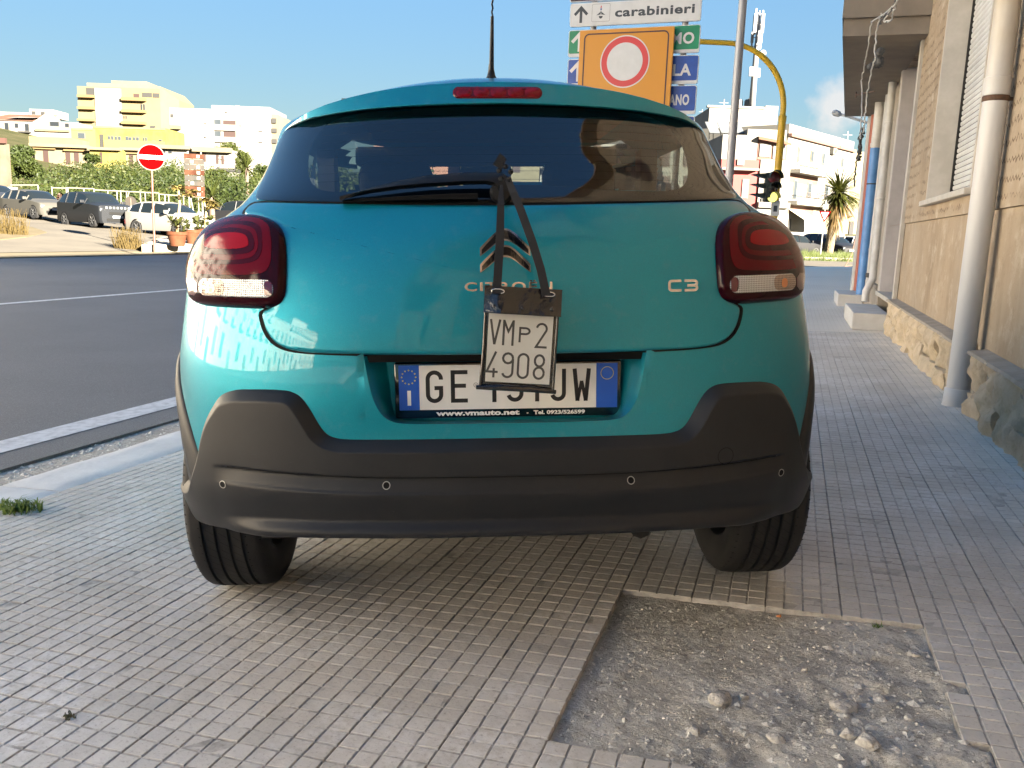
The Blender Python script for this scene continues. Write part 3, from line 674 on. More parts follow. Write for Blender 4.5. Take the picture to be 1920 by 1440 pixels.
# recess: rolled edge, sloping walls, floor
INNER = [(0, .575), (.15, .5755), (.232, .577), (.258, .583), (.268, .597), (.272, .625), (.2745, .66), (.279, .70), (.2835, .7455)]
N = 90; ro = resample(chaikin(RECESS, 1, False), N, False); ri = resample(chaikin(INNER, 1, False), N, False)
ro = np.vstack([ro[::-1]*[-1, 1], ro[1:]]); ri = np.vstack([ri[::-1]*[-1, 1], ri[1:]]); m = len(ro); rows = []
for (t, off) in ((0, .0009), (.06, -.004), (.14, -.012), (.5, None), (.86, None), (.97, None), (1, None)):
    p = ro+(ri-ro)*t; base = on_surf(ro[:, 0], ro[:, 1], np.full(m, -.012))[:, 1]
    if off is not None: P = on_surf(p[:, 0], p[:, 1], np.full(m, off))
    else:
        y = base+(-.487-base)*{.5: .45, .86: .9, .97: .99, 1: 1.}[t]; P = np.stack([p[:, 0], y, p[:, 1]], 1)
    rows.append(P)
g = MB(); g.add(np.vstack(rows), [(k*m+i, k*m+i+1, (k+1)*m+i+1, (k+1)*m+i) for k in range(len(rows)-1) for i in range(m-1)])
g.build('plate_recess', PAINT, car, smooth=True)
g = MB(); fl = rows[-1]; g.add(list(fl)+[(0, -.487, .70)], [(i, i+1, m) for i in range(m-1)]+[(m-1, 0, m)]); g.box(-.33, -.50, .722, .33, -.40, .76); g.build('recess_floor', PAINT, car)
g = MB(); g.box(-.325, -.545, .727, .325, -.48, .7445); g.build('grip_gap_shadow', BLACK, car)  # black box standing for the shadowed gap under the tailgate lip
# --- tailgate
def hatch_off(X, z, poly):
    e = dist_poly(X, z, poly); return .0045-.0075*np.clip(1-e/.007, 0, 1)**2
hf = mirror_poly(HATCH)
tg = ring_patch('tailgate', hf, hatch_off, PAINT, car, center=(0, .91), n=420, rings=[0, .004, .009, .014, .02, .03, .06, .1, .16, .23, .31, .4, .5, .6, .7, .8, .88, .95], k=1, skirt=.02)
gap_line = resample(chaikin(hf, 1), 420)
g = MB()
so_ = gap_line*1.0; cen = np.array((0, .91)); d_ = so_-cen; out_ = so_+d_/np.linalg.norm(d_, axis=1, keepdims=True)*.0075; inn_ = so_-d_/np.linalg.norm(d_, axis=1, keepdims=True)*.004
P1 = on_surf(out_[:, 0], out_[:, 1], np.full(len(out_), .0013)); P2 = on_surf(inn_[:, 0], inn_[:, 1], np.full(len(inn_), .0013)); n_ = len(out_)
g.add(np.vstack([P1, P2]), [(i, (i+1) % n_, n_+(i+1) % n_, n_+i) for i in range(n_) if not (so_[i, 1] < .755 and abs(so_[i, 0]) < .34)])
g.build('shut_gap_strip', BLACK, tg, smooth=True)  # black strip standing for the dark shut gap round the tailgate
# --- rear window
gf = mirror_poly(GLAS)
frame_patch('window_border', gf, mirror_poly(CLR), .0025, FRIT, car, center=(0, 1.225))
rw = ring_patch('rear_window', gf, lambda X, z, p: .0065-.003*np.clip(1-dist_poly(X, z, p)/.006, 0, 1), GLASS, car, center=(0, 1.22), n=260, k=1, skirt=0)
for k in range(9):                                     # heating wires
    z = 1.145+.021*k; X = np.linspace(-.455, .455, 40)
    P = on_surf(X, np.full(40, z), np.full(40, .0015)); g = MB()
    g.add(np.vstack([P, P+[0, 0, .0009]]), [(i, i+1, 41+i, 40+i) for i in range(39)]); g.build('heating_wire', BLACK, rw)
# --- spoiler over the window: its rear face stands nearly upright, its top runs forward into the roof
sp_lo = resample(chaikin([(0, 1.3420), (.13, 1.3395), (.31, 1.334), (.45, 1.3255), (.53, 1.3165), (.570, 1.309), (.598, 1.297)], 1, False), 60, False)
def sp_bot(X): return np.interp(np.abs(X), sp_lo[:, 0], sp_lo[:, 1])
def sp_top(X): return np.interp(np.abs(X), [0, .09, .177, .25, .311, .38, .446, .50, .545, .575, .598], [1.4015, 1.3995, 1.3945, 1.388, 1.3805, 1.3685, 1.3545, 1.339, 1.322, 1.310, 1.2985])
def sp_face(X, z):                                     # Y of the rear face
    X = np.asarray(X, float); zb = sp_bot(X); e = np.clip((.605-np.abs(X))/.10, 0, 1)
    return SY(X, zb)-.004-.034*e+.42*(z-zb)
qs = np.concatenate([-np.linspace(0, .598, 80)[::-1][:-1], np.linspace(0, .598, 80)]); rows = []
zb, zt_s = sp_bot(qs), sp_top(qs); yb = sp_face(qs, zb); hgt = np.maximum(zt_s-zb, .002)
rows.append(np.stack([qs, yb+.05, zb+.004], 1)); rows.append(np.stack([qs, yb+.004, zb-.0005], 1)); rows.append(np.stack([qs, yb+.0005, zb+.0015], 1))
for t in np.linspace(.06, .93, 18): z = zb+hgt*t; rows.append(np.stack([qs, sp_face(qs, z), z], 1))
yt = sp_face(qs, zb+hgt*.93)
for t in (.2, .4, .6, .8, 1.): rows.append(np.stack([qs, yt+.012*t+.03*t*t, zb+hgt*(.93+.07*sin(t*pi/2))], 1))
for f_ in (.05, .12, .2, .3): rows.append(np.stack([qs*(1-.0*f_), yt+.042+f_, zt_s+f_*.03], 1))
mq = len(qs); g = MB(); g.add(np.vstack(rows), [(k*mq+i, k*mq+i+1, (k+1)*mq+i+1, (k+1)*mq+i) for k in range(len(rows)-1) for i in range(mq-1)])
spl = g.build('roof_spoiler', PAINT, car, smooth=True)
def face_patch(name, poly, offf, material, parent, n=100, rings=RINGS, skirt=.006):
    poly = resample(np.array(poly), n); c = poly.mean(0)
    if ((poly[:, 0]*np.roll(poly[:, 1], -1)-np.roll(poly[:, 0], -1)*poly[:, 1]).sum()) < 0: poly = poly[::-1]
    A = np.vstack([poly+(c-poly)*t for t in rings]+[c[None]]); o = offf(A[:, 0], A[:, 1], poly); V = np.stack([A[:, 0], sp_face(A[:, 0], A[:, 1])-o, A[:, 1]], 1); g = MB(); m = len(rings)
    fs = [(r*n+i, r*n+(i+1) % n, (r+1)*n+(i+1) % n, (r+1)*n+i) for r in range(m-1) for i in range(n)]+[((m-1)*n+i, (m-1)*n+(i+1) % n, m*n) for i in range(n)]
    g.add(V, fs); g.add(np.vstack([V[:n], V[:n]+[0, skirt, 0]]), [(i, n+i, n+(i+1) % n, (i+1) % n) for i in range(n)]); return g.build(name, material, parent, smooth=True)
BRAKE = mat('brake_light_red', (.20, .003, .010), .15, spec=.3, coat=.2, var=(60, (.12, .002, .006), .4, .6)); BRAKED = mat('brake_light_dark', (.10, .002, .006), .12, spec=.3, coat=.2)
def rrect(x0, z0, x1, z1, r, n=6):
    p = []
    for cx, cz, a in ((x1-r, z0+r, -pi/2), (x1-r, z1-r, 0), (x0+r, z1-r, pi/2), (x0+r, z0+r, pi)):
        for k in range(n+1): t = a+pi/2*k/n; p.append((cx+r*cos(t), cz+r*sin(t)))
    return p
bl = face_patch('high_brake_light', rrect(-.1165, 1.3535, .1085, 1.3845, .0145), lambda X, z, p: .0035*np.clip(dist_poly(X, z, p)/.004, 0, 1)+.0003, BRAKED, car, 120)
for k in range(5):
    x = -.088+.043*k; face_patch('brake_lens', rrect(x-.0195, 1.358, x+.0195, 1.3805, .010), lambda X, z, p: .0040+.0014*np.clip(dist_poly(X, z, p)/.006, 0, 1), BRAKE, bl, 48, [0, .1, .3, .6], .001)
# --- tail lamps
LAMPM = dict(rim=mat('lamp_rim_dark_red', (.022, .001, .003), .08, coat=.05, spec=.15), red=mat('lamp_red', (.105, .0015, .006), .10, coat=.05, spec=.15), band=mat('lamp_dark_band', (.040, .001, .005), .10, coat=.05, spec=.15),
             core=mat('lamp_core', (.26, .003, .008), .12, coat=.05, spec=.15), low=mat('lamp_lower_red', (.085, .002, .008), .1, coat=1., bump=(240, .3, .001)))
def lens_material(name, c1, c2):
    m = bpy.data.materials.new(name); m.use_nodes = True; t = NT(m); sp = t.node('ShaderNodeSeparateXYZ'); t.link(t.coord(), sp.inputs[0])
    a = t.math('ABSOLUTE', t.math('SINE', t.math('MULTIPLY', sp.outputs[0], 640))); b = t.math('ABSOLUTE', t.math('SINE', t.math('MULTIPLY', sp.outputs[2], 620)))
    h = t.math('ADD', a, b); t.col(t.ramp(t.math('MULTIPLY', h, .5), [(.2, c1), (.75, c2)])); t.b.inputs['Roughness'].default_value = .22; t.b.inputs['Coat Weight'].default_value = 1.
    t.b.inputs['Metallic'].default_value = .5; t.bump(h, .6, .003); return m
LAMPM['clear'] = lens_material('reversing_lens', (.20, .19, .19), (.75, .74, .73)); LAMPM['smoke'] = lens_material('indicator_lens', (.10, .07, .055), (.50, .36, .28)); LAMPM['amber'] = mat('amber_bulb', (.55, .18, .05), .2, coat=1.)
lp = resample(chaikin(LAMP, 1), 260)
def lamp_off(X, z, extra=0.):
    e = dist_poly(np.abs(X), z, lp); t = np.clip(e/.05, 0, 1); return -.004+.022*np.sqrt(1-(1-np.clip(e/.012, 0, 1))**2)+.010*(1-(1-t)**2)+extra
for sgn in (1, -1):
    mp = lambda pl: [(sgn*x, z) for x, z in pl]
    g_name = 'tail_lamp'
    lo = ring_patch(g_name, mp(lp), lambda X, z, p: lamp_off(X, z), LAMPM['rim'], car, center=(sgn*.64, .955), n=260, rings=[0, .01, .025, .045, .07, .1, .15, .22, .32, .45, .6, .75, .9], k=0, skirt=.03)
    RR = [0, .06, .15, .3, .5, .75]
    def layer(nm, poly, mt, ex, par=lo): return ring_patch(nm, mp(poly), lambda X, z, p: lamp_off(X, z, ex), mt, par, n=120, rings=RR, k=0, skirt=.0012)
    layer('red_lens', rrect(.531, .9195, .792, 1.0525, .045)if False else chaikin([(.531, .93), (.531, 1.0), (.545, 1.033), (.59, 1.049), (.66, 1.0485), (.72, 1.037), (.763, 1.012), (.785, .965), (.787, .9195), (.575, .9185)], 2), LAMPM['red'], .0008)
    layer('dark_band', chaikin([(.552, .955), (.553, 1.01), (.57, 1.031), (.62, 1.0385), (.69, 1.033), (.742, 1.01), (.768, .975), (.771, .942), (.60, .9405)], 2), LAMPM['band'], .0014)
    layer('red_band', chaikin([(.562, .965), (.563, 1.003), (.58, 1.022), (.63, 1.0295), (.69, 1.024), (.733, 1.005), (.757, .975), (.76, .951), (.60, .9500)], 2), LAMPM['red'], .0020)
    layer('dark_band', chaikin([(.571, .972), (.572, 1.0), (.59, 1.016), (.64, 1.0215), (.69, 1.0165), (.725, 1.0), (.744, .98), (.744, .963), (.60, .9625)], 2), LAMPM['band'], .0026)
    layer('lamp_core', chaikin([(.586, .9745), (.587, .998), (.60, 1.0075), (.64, 1.011), (.69, 1.0065), (.712, .995), (.716, .975)], 2), LAMPM['core'], .0034)
    layer('lower_lens', chaikin([(.728, .868), (.728, .909), (.779, .909), (.776, .872)], 1), LAMPM['low'], .0008)
    rv = layer('reversing_lens', rrect(.526, .8708, .722, .9095, .017), LAMPM['clear'], .0012)
    layer('indicator_lens', rrect(.648, .8725, .7215, .908, .015), LAMPM['smoke'], .0018)
    layer('bulb', rrect(.672, .878, .690, .899, .008), LAMPM['amber'], .0026)
    layer('lens_end', rrect(.5275, .8735, .546, .907, .009), LAMPM['low'], .0018)
# --- black bumper cladding
cl = resample(chaikin(CLADH, 2, False), 160, False); clx = np.maximum.accumulate(cl[:, 0]+np.arange(len(cl))*1e-7)
def clad_top(X): return float(np.interp(X, clx, cl[:, 1]))
qs = np.unique(np.r_[np.linspace(0, .38, 24), np.linspace(.38, .52, 50), np.linspace(.52, .66, 14), np.linspace(.66, .868, 70)]); qs = np.r_[-qs[::-1][:-1], qs]
clp = np.vstack([cl, [(.9, .2)], [(-.9, .2)], cl[::-1]*[-1, 1]])
def clad_lo(X): return float(np.interp(abs(X), [0, .35, .5, .62, .75, .85], [.312, .309, .304, .296, .283, .268]))
def clad_off(X, z):
    e = dist_poly(X, z, clp); aX = np.abs(X)
    o = .0015+.026*np.clip(e/.026, 0, 1)**.85                       # rolled rim
    ss_ = lambda a, b, x: (lambda t: t*t*(3-2*t))(np.clip((x-a)/(b-a), 0, 1))
    m_ = 1-ss_(.64, .70, aX); taper = .0018*ss_(.62, .69, aX)
    lo, hi = .430+.006*ss_(.3, .66, aX), .466+.006*ss_(.3, .66, aX)
    o -= m_*.011*ss_(hi+.0015, hi-.0015, z)*ss_(lo-.002, hi, z)                       # slanted strip, recessed at its top
    o += m_*.004*ss_(lo+.004, lo-.004, z)*1.0
    z = z-(np.interp(np.abs(X), [0, .35, .5, .62, .75, .85], [.312, .309, .304, .296, .283, .268])-.283)*np.clip((.43-z)/.1, 0, 1)
    o -= .012*ss_(.43, .345, z)*(1-.5*ss_(.6, .75, aX))
    o += .022*ss_(.345, .315, z)*(1-ss_(.55, .72, aX))                                # bottom lip
    o -= .05*ss_(.305, .285, z)
    return o
clad = column_patch('bumper_cladding', qs, clad_lo, clad_top, clad_off, TRIM, car, 96, angle=None)
# sensors + tow eye cover
for (x, z) in ((-.667, .4285), (-.2784, .4475), (.2863, .4475), (.6715, .4285)):
    for nm, r0, r1, mt, ex in (('parking_sensor', 0, .0078, BLACK, .0012), ('sensor_ring', .0072, .0092, CHROME if False else mat('sensor_ring', (.33, .32, .30), .4), .0018)):
        g = MB(); th = np.linspace(0, 2*pi, 28, endpoint=False)
        A = np.vstack([np.stack([x+r0*np.cos(th), z+r0*np.sin(th)], 1), np.stack([x+r1*np.cos(th), z+r1*np.sin(th)], 1)]); P = on_surf(A[:, 0], A[:, 1], clad_off(A[:, 0], A[:, 1])+ex)
        g.add(P, [(i, (i+1) % 28, 28+(i+1) % 28, 28+i) for i in range(28)]); g.build(nm, mt, clad)
g = MB(); th = np.linspace(0, 2*pi, 48, endpoint=False); x, z = .516, .4905
for r0, r1 in ((.0188, .0202),):
    A = np.vstack([np.stack([x+r0*np.cos(th), z+r0*np.sin(th)], 1), np.stack([x+r1*np.cos(th), z+r1*np.sin(th)], 1)]); P = on_surf(A[:, 0], A[:, 1], clad_off(A[:, 0], A[:, 1])+.0006)
    g.add(P, [(i, (i+1) % 48, 48+(i+1) % 48, 48+i) for i in range(48)])
g.build('tow_eye_cover', BLACK, clad)
X = np.linspace(-.655, .655, 60); z = np.interp(np.abs(X), [0, .3, .66], [.468, .468, .4745]); P = on_surf(X, z, clad_off(X, z)+.0008); g = MB()
g.add(np.vstack([P, P+[0, -.0005, -.0022]]), [(i, i+1, 61+i, 60+i) for i in range(59)]); g.build('cladding_joint', BLACK, clad)
# --- wheel arches
def body_x(y, z):
    z = max(z, .2); Y0 = float(fY(z)); D = float(DD(z)); u = min(1., max(0., (y-Y0)/D)); return float(fW(z))*(1-(1-u)**NE)**(1/NE)
for sgn in (1, -1):
    for yc in (0, 2.54):
        g = MB(); a = np.linspace(radians(12), radians(168), 60); prof = [(.350, -.10), (.350, .004), (.356, .016), (.384, .024), (.410, .018), (.418, .002), (.416, -.02)]
        V = []
        for t in a:
            for (r, o) in prof: V.append((sgn*(body_x(yc-r*cos(t), .315+r*sin(t))+o*.62), yc-r*cos(t), .315+r*sin(t)))
        k = len(prof); fs = [(i*k+j, (i+1)*k+j, (i+1)*k+j+1, i*k+j+1) for i in range(len(a)-1) for j in range(k-1)]
        g.add(V, [f_ if sgn > 0 else f_[::-1] for f_ in fs]); g.build('arch_trim', TRIM, car, smooth=True, fixn=True)
        g = MB(); V = []
        for t in np.linspace(0, pi, 24):
            for o in (.84, .50): V.append((sgn*min(o, body_x(yc+.36*cos(t), .315+.36*sin(t))-.012), yc+.36*cos(t), .315+.36*sin(t)))
        g.add(V, [(2*i, 2*i+1, 2*i+3, 2*i+2) for i in range(23)]); g.build('arch_liner', UNDER, car)
# --- door joints and handles on the flanks
def flank(y, z, sgn, off=.0012):
    Yf = float(fF(z)); Df = min(.5, .45*(Yf-float(fY(z)))); u = min(1., max(0., (y-(Yf-Df))/Df)); x = body_x(y, z)*(1-u**NE)**(1/NE); return (sgn*(x+off), y, z)
for sgn in (1, -1):
    for path in ([(1.42, .36), (1.43, .6), (1.43, .85), (1.40, 1.08)], [(2.20, .40), (2.24, .6), (2.22, .85), (2.12, 1.02)], [(.62, .36), (.60, .50), (.48, .66), (.46, .85), (.40, 1.06)]):
        p = resample(path, 30, False); g = MB(); A = [flank(y-.003, z, sgn) for y, z in p]; B = [flank(y+.003, z, sgn) for y, z in p]
        g.add(A+B, [(i, i+1, 31+i, 30+i) for i in range(29)]); g.build('door_seam', BLACK, car)
    for yh in (.62, 1.58):
        g = MB(); c = flank(yh+.09, .90, sgn); g.bbox(c[0]-.022, yh, .885, c[0]+.022, yh+.19, .918, .012); g.build('door_handle', PAINT, car, smooth=True, angle=50)
# --- wheels
def make_wheel():
    r = bpy.data.objects.new('wheel', None); COL.objects.link(r); r.parent = car
    prof = [(.205, -.085), (.225, -.098), (.262, -.1035), (.288, -.1015), (.301, -.094), (.308, -.088)]
    xs_ = [-.085]
    def groove(x): return [(.3155, x-.0055), (.3075, x-.0035), (.3075, x+.0035), (.3155, x+.0055)]
    prof += [(.3125, -.080)]
    for x in (-.052, -.018, .016, .050): prof += groove(x)
    prof += [(.3125, .080), (.308, .088), (.301, .094), (.288, .1015), (.262, .1035), (.225, .098), (.205, .085)]
    g = MB(); g.lathe(prof, 96, 'x', (0, 0, 0))
    ty = g.build('tyre', RUBBER, r, smooth=True, angle=38)
    g = MB(); rr = random.Random(3)
    for k in range(72):                                # shoulder slits
        a = 2*pi*k/72
        for x0, x1 in ((.058, .096), (-.096, -.058)):
            P = []
            for x in (x0, x1):
                for da in (-.006, .006): rad_ = .3162 if abs(x) < .08 else .3025; P.append((x, rad_*cos(a+da+.03*(abs(x)-.058)/.04), rad_*sin(a+da+.03*(abs(x)-.058)/.04)))
            g.add(P, [(0, 1, 3, 2)])
        for x0, x1 in ((-.046, -.024), (-.012, .010), (.022, .044)):
            P = [(x, .3159*cos(a+da+.05*(x-x0)/.02+x0), .3159*sin(a+da+.05*(x-x0)/.02+x0)) for x in (x0, x1) for da in (-.0022, .0022)]
            g.add(P, [(0, 1, 3, 2)])
    tag(g.build('tread_slits', BLACK, ty), kind='stuff')
    g = MB(); g.lathe([(.205, -.085), (.195, -.06), (.19, .05), (.205, .085)], 48, 'x'); g.lathe([(.0, .06), (.05, .065), (.06, .05), (.19, .045), (.205, .08)], 48, 'x')
    g.lathe([(.0, -.05), (.12, -.05), (.14, .0)], 32, 'x')
    for k in range(5):
        a = 2*pi*k/5; g.tube([(.06, .05*cos(a), .05*sin(a)), (.072, .195*cos(a), .195*sin(a))], [.03, .022], 6)
    g.build('rim', ALLOY, r, smooth=True, angle=40)
    return r
wh = make_wheel(); wheels = [wh]
for k, (x, y) in enumerate(((-.745, 0), (.745, 0), (-.745, 2.54), (.745, 2.54))):
    o = wh if k == 0 else copy_tree(wh, car)
    o.location = (x, y, .314); o.rotation_euler = (.37*k, 0, pi if x < 0 else 0)
# --- underside
g = MB(); g.box(-.62, -.40, .26, .62, 3.1, .30); g.tube([(-.6, .02, .30), (.6, .02, .30)], .04, 10); g.tube([(.35, -.42, .27), (.35, .5, .25), (.2, 2.4, .24)], .028, 8); g.box(-.35, -.35, .245, .2, .25, .30)
g.box(-.60, -.02, .22, -.50, .06, .36); g.box(.50, -.02, .22, .60, .06, .36)
g.build('underbody', UNDER, car)
g = MB(); g.tube([(-.48, .16, .25), (-.48, .12, .52)], .05, 14); g.tube([(.48, .16, .25), (.48, .12, .52)], .05, 14); g.build('suspension_spring', UNDER, car)
# --- cabin
def seat_back(name, x, y, w_, z0, z1, t_, head=True, lean=.12):
    g = MB(); g.bbox(x-w_/2, y-t_/2, z0, x+w_/2, y+t_/2, z1, .04); o = g.build(name, SEAT, car, smooth=True, angle=50)
    if head:
        h = MB(); h.bbox(x-.145, y-.05, z1+.035, x+.145, y+.04, z1+.225, .05); h.build('headrest', SEAT, o, smooth=True, angle=50)
        h = MB()
        for d in (-.05, .05): h.tube([(x+d, y, z1-.01), (x+d, y, z1+.06)], .007, 8)
        h.build('headrest_post', CHROME, o)
    return o
seat_back('rear_seat_back', 0, .20, 1.16, .45, 1.02, .16, False)
g = MB(); g.box(-.58, -.36, 1.0, .58, .14, 1.012); g.build('parcel_shelf', DASH, car)
for x in (-.40, .40):
    g = MB(); g.bbox(x-.12, .13, 1.03, x+.12, .22, 1.14, .035); g.build('headrest', SEAT, car, smooth=True, angle=50)
for x in (-.36, .36): seat_back('front_seat_back', x, .95, .50, .4, 1.09, .14)
g = MB(); g.bbox(-.66, 1.92, .72, .66, 2.3, 1.065, .05); g.build('dashboard', DASH, car, smooth=True, angle=50)
g = MB(); g.bbox(-.52, .98, 1.302, .52, 1.06, 1.375, .012); g.build('roof_header', LINER, car)
g = MB(); g.bbox(-.11, 1.20, 1.265, .11, 1.23, 1.325, .02); g.build('interior_mirror', DASH, car)
g = MB(); th = np.linspace(0, 2*pi, 33)
g.tube([(-.36+.17*cos(a), 1.75+.06*sin(a), .97+.16*sin(a)) for a in th], .014, 8); g.build('steering_wheel', DASH, car, smooth=True)
for s in (-1, 1):
    g = MB(); g.bbox(s*.76-.10, 1.78, 1.02, s*.76+.14 if s > 0 else s*.76+.10, 1.88, 1.17, .04); g.build('door_mirror', PAINT, car, smooth=True, angle=50)
# --- wiper
WIPERM = mat('wiper_plastic', (.006, .006, .0065), .5, spec=.35)
prof_u = [(-.382, 1.1035), (-.34, 1.1185), (-.304, 1.1285), (-.24, 1.143), (-.179, 1.1535), (-.091, 1.1600), (-.003, 1.1600), (.010, 1.152), (.014, 1.135), (.012, 1.118)]
prof_l = [(-.382, 1.0995), (-.34, 1.108), (-.304, 1.1145), (-.24, 1.122), (-.179, 1.1265), (-.091, 1.131), (-.04, 1.132), (-.02, 1.128), (-.01, 1.115)]
def slab_from(up, low, o0, o1, name, material, parent, bev=.004):
    up = resample(up, 40, False); low = resample(low, 40, False); g = MB()
    yoff = lambda p, dzz, o: np.stack([p[:, 0], SY(p[:, 0], 1.115)-.0-o+.35*(p[:, 1]-1.115), p[:, 1]+dzz], 1)
    A = yoff(up, 0, o0); B = yoff(up, -bev*.6, o1); C = yoff(low, bev*.6, o1); D_ = yoff(low, 0, o0)
    V = np.vstack([A, B, C, D_]); fs = []
    for r in range(3): fs += [(r*40+i, r*40+i+1, (r+1)*40+i+1, (r+1)*40+i) for i in range(39)]
    fs += [(0, 40, 80, 120), (39, 159, 119, 79)]
    g.add(V, fs); return g.build(name, material, parent, smooth=True, angle=45, fixn=True)
wp = slab_from(prof_u, prof_l, .022, .046, 'rear_wiper', WIPERM, car, .012)
slab_from([(-.378, 1.1015), (-.25, 1.107), (-.12, 1.112), (-.06, 1.112)], [(-.378, 1.092), (-.25, 1.094), (-.12, 1.096), (-.06, 1.096)], .008, .026, 'wiper_blade', BLACK, wp)
g = MB(); c0 = on_surf(np.array([-.006]), np.array([1.112]), np.array([0.]))[0]; g.lathe([(.026, 0.0), (.026, -.02), (.020, -.034), (0, -.036)], 24, 'y', c0); g.build('wiper_pivot', WIPERM, wp, smooth=True, angle=40)
# --- aerial
g = MB(); a0 = Vector((-.010, .03, 1.452)); dr = Vector((.018, -.24, 1)).normalized()
g.lathe([(.020, -.012), (.0185, .004), (.012, .014), (.0085, .03), (.0072, .045)], 20, 'z', a0)
g.tube([a0+dr*.03, a0+dr*.17], [.0072, .0045], 10); pts = [a0+dr*(.17+.002*k)+Vector((.0011*cos(k*.62), .0011*sin(k*.62), 0)) for k in range(120)]
g.tube(pts, .0026, 6); g.build('roof_aerial', TRIM, car, smooth=True, angle=50)
# --- badges
def surf_geo(vs, fs, off, thick, name, material, parent, offf=None):
    A = np.array([(v[0], v[1]) for v in vs]); P = on_surf(A[:, 0], A[:, 1], np.full(len(A), off+thick)); Q = on_surf(A[:, 0], A[:, 1], np.full(len(A), off)); n = len(vs)
    cnt = {}
    for f_ in fs:
        for i in range(len(f_)): e = (f_[i], f_[(i+1) % len(f_)]); cnt[tuple(sorted(e))] = cnt.get(tuple(sorted(e)), 0)+1
    g = MB(); g.add(np.vstack([P, Q]), [tuple(f_) for f_ in fs]+[(f_[i], f_[i]+n, f_[(i+1) % len(f_)]+n, f_[(i+1) % len(f_)]) for f_ in fs for i in range(len(f_)) if cnt[tuple(sorted((f_[i], f_[(i+1) % len(f_)])))] == 1])
    return g.build(name, material, parent, fixn=True)
def strip_between(a, b): n = len(a); return list(map(tuple, a))+list(map(tuple, b)), [(i, i+1, n+i+1, n+i) for i in range(n-1)]
def chevron(z0, name):
    up = chaikin([(-.0575, -.043), (-.045, -.030), (-.016, -.0035), (0, .0005), (.016, -.0035), (.045, -.030), (.0575, -.043)], 2, False); lw = chaikin([(-.0575, -.0615), (-.045, -.053), (-.016, -.030), (0, -.0262), (.016, -.030), (.045, -.053), (.0575, -.0615)], 2, False)
    vs, fs = strip_between(up+[0, z0], lw+[0, z0]); b = surf_geo(vs, fs, .004, .004, name, CHROME, tg)
    up2 = up*[.93, 1]+[0, z0-.0042]; lw2 = lw*[.93, 1]+[0, z0+.0042]; lw2[:, 1] = np.minimum(lw2[:, 1], up2[:, 1]-.006)
    vs, fs = strip_between(up2, lw2); surf_geo(vs, fs, .0075, .0014, 'badge_inlay', GLOSSBLACK, b)
chevron(1.0265, 'chevron_badge'); chevron(.990, 'chevron_badge')
def stroke(pts, wd, closed=False):
    """flat ribbon along a polyline, mitred"""
    p = np.array(pts, float); keep = [0]+[i for i in range(1, len(p)) if np.linalg.norm(p[i]-p[i-1]) > 1e-5]; p = p[keep]
    if closed and np.linalg.norm(p[0]-p[-1]) < 1e-5: p = p[:-1]
    n = len(p); V = []
    for i in range(n):
        if closed: a, b = p[i]-p[i-1], p[(i+1) % n]-p[i]
        else: a = p[i]-p[i-1] if i else p[1]-p[0]; b = p[i+1]-p[i] if i < n-1 else p[-1]-p[-2]
        a = a/np.linalg.norm(a); b = b/np.linalg.norm(b); na = np.array((-a[1], a[0])); nb = np.array((-b[1], b[0])); mt = na+nb; mt = mt/np.linalg.norm(mt); k = wd/2/max(.45, mt.dot(na))
        V += [p[i]+mt*k, p[i]-mt*k]
    fs = [(2*i, 2*i+1, 2*i+3, 2*i+2) for i in range(n-1)]
    if closed: fs.append((2*n-2, 2*n-1, 1, 0))
    return V, fs
def arc(cx, cy, rx, ry, a0, a1, n=12): return [(cx+rx*cos(radians(a0+(a1-a0)*k/n)), cy+ry*sin(radians(a0+(a1-a0)*k/n))) for k in range(n+1)]
def place(parts, x, z, sx, sz, name, material, off=.004, thick=.003, wd=None):
    vs, fs = [], []
    for (v, f_) in parts: n = len(vs); vs += [(x+p[0]*sx, z+p[1]*sz) for p in v]; fs += [tuple(i+n for i in q) for q in f_]
    return surf_geo(vs, fs, off, thick, name, material, tg)
cs = [stroke([(.028, .0245), (.007, .0245)]+arc(.007, .0185, .006, .006, 90, 180, 4)+arc(.007, .0085, .006, .006, 180, 270, 4)+[(.007, .0025), (.028, .0025)], .006)]
ct = [stroke([(.0, .0245), (.022, .0245)]+arc(.022, .019, .0055, .0055, 90, -90, 5)+[(.006, .0135)], .006), stroke([(.022, .0135)]+arc(.022, .008, .0055, .0055, 90, -90, 5)+[(.0, .0025)], .006)]
place(cs, .381, .881, 1.1, 1, 'model_badge', CHROME); place(ct, .4195, .881, 1.15, 1, 'model_badge', CHROME)
vs, fs = text_geo('CITROËN', .0285, .0006, 'LEFT', 0, 1.18); wd_ = max(v[0] for v in vs); vs = [(-.0945+v[0]*.201/wd_, .8885+v[1]*.96) for v in vs]
surf_geo(vs, fs, .004, .0025, 'maker_lettering', CHROME, tg)
# --- number plate
WHITE = mat('plate_white', (.78, .78, .77), .45); BLUE = mat('plate_blue', (.005, .10, .55), .4); PBLACK = mat('plate_black', (.008, .008, .009), .5); YELLOW = mat('plate_yellow', (.75, .6, .08), .5); PRINT = mat('white_print', (.85, .85, .85), .5)
pc = Vector((.0075, -.503, .654))
npl = MB(); npl.bbox(pc.x-.2705, pc.y-.006, .5855, pc.x+.2705, pc.y+.006, .7215, .0055); npl = npl.build('number_plate', GLOSSBLACK, car, smooth=True, angle=40)
def flat(name, rects, material, y, parent):
    g = MB()
    for (x0, z0, x1, z1) in rects: g.box(x0, y-.0012, z0, x1, y, z1)
    return g.build(name, material, parent)
yp = pc.y-.0065
flat('plate_field', [(-.204, .607, .2165, .7135)], WHITE, yp, npl); flat('country_band', [(-.252, .6065, -.2045, .714)], BLUE, yp, npl); flat('country_band', [(.217, .6065, .2675, .714)], BLUE, yp, npl)
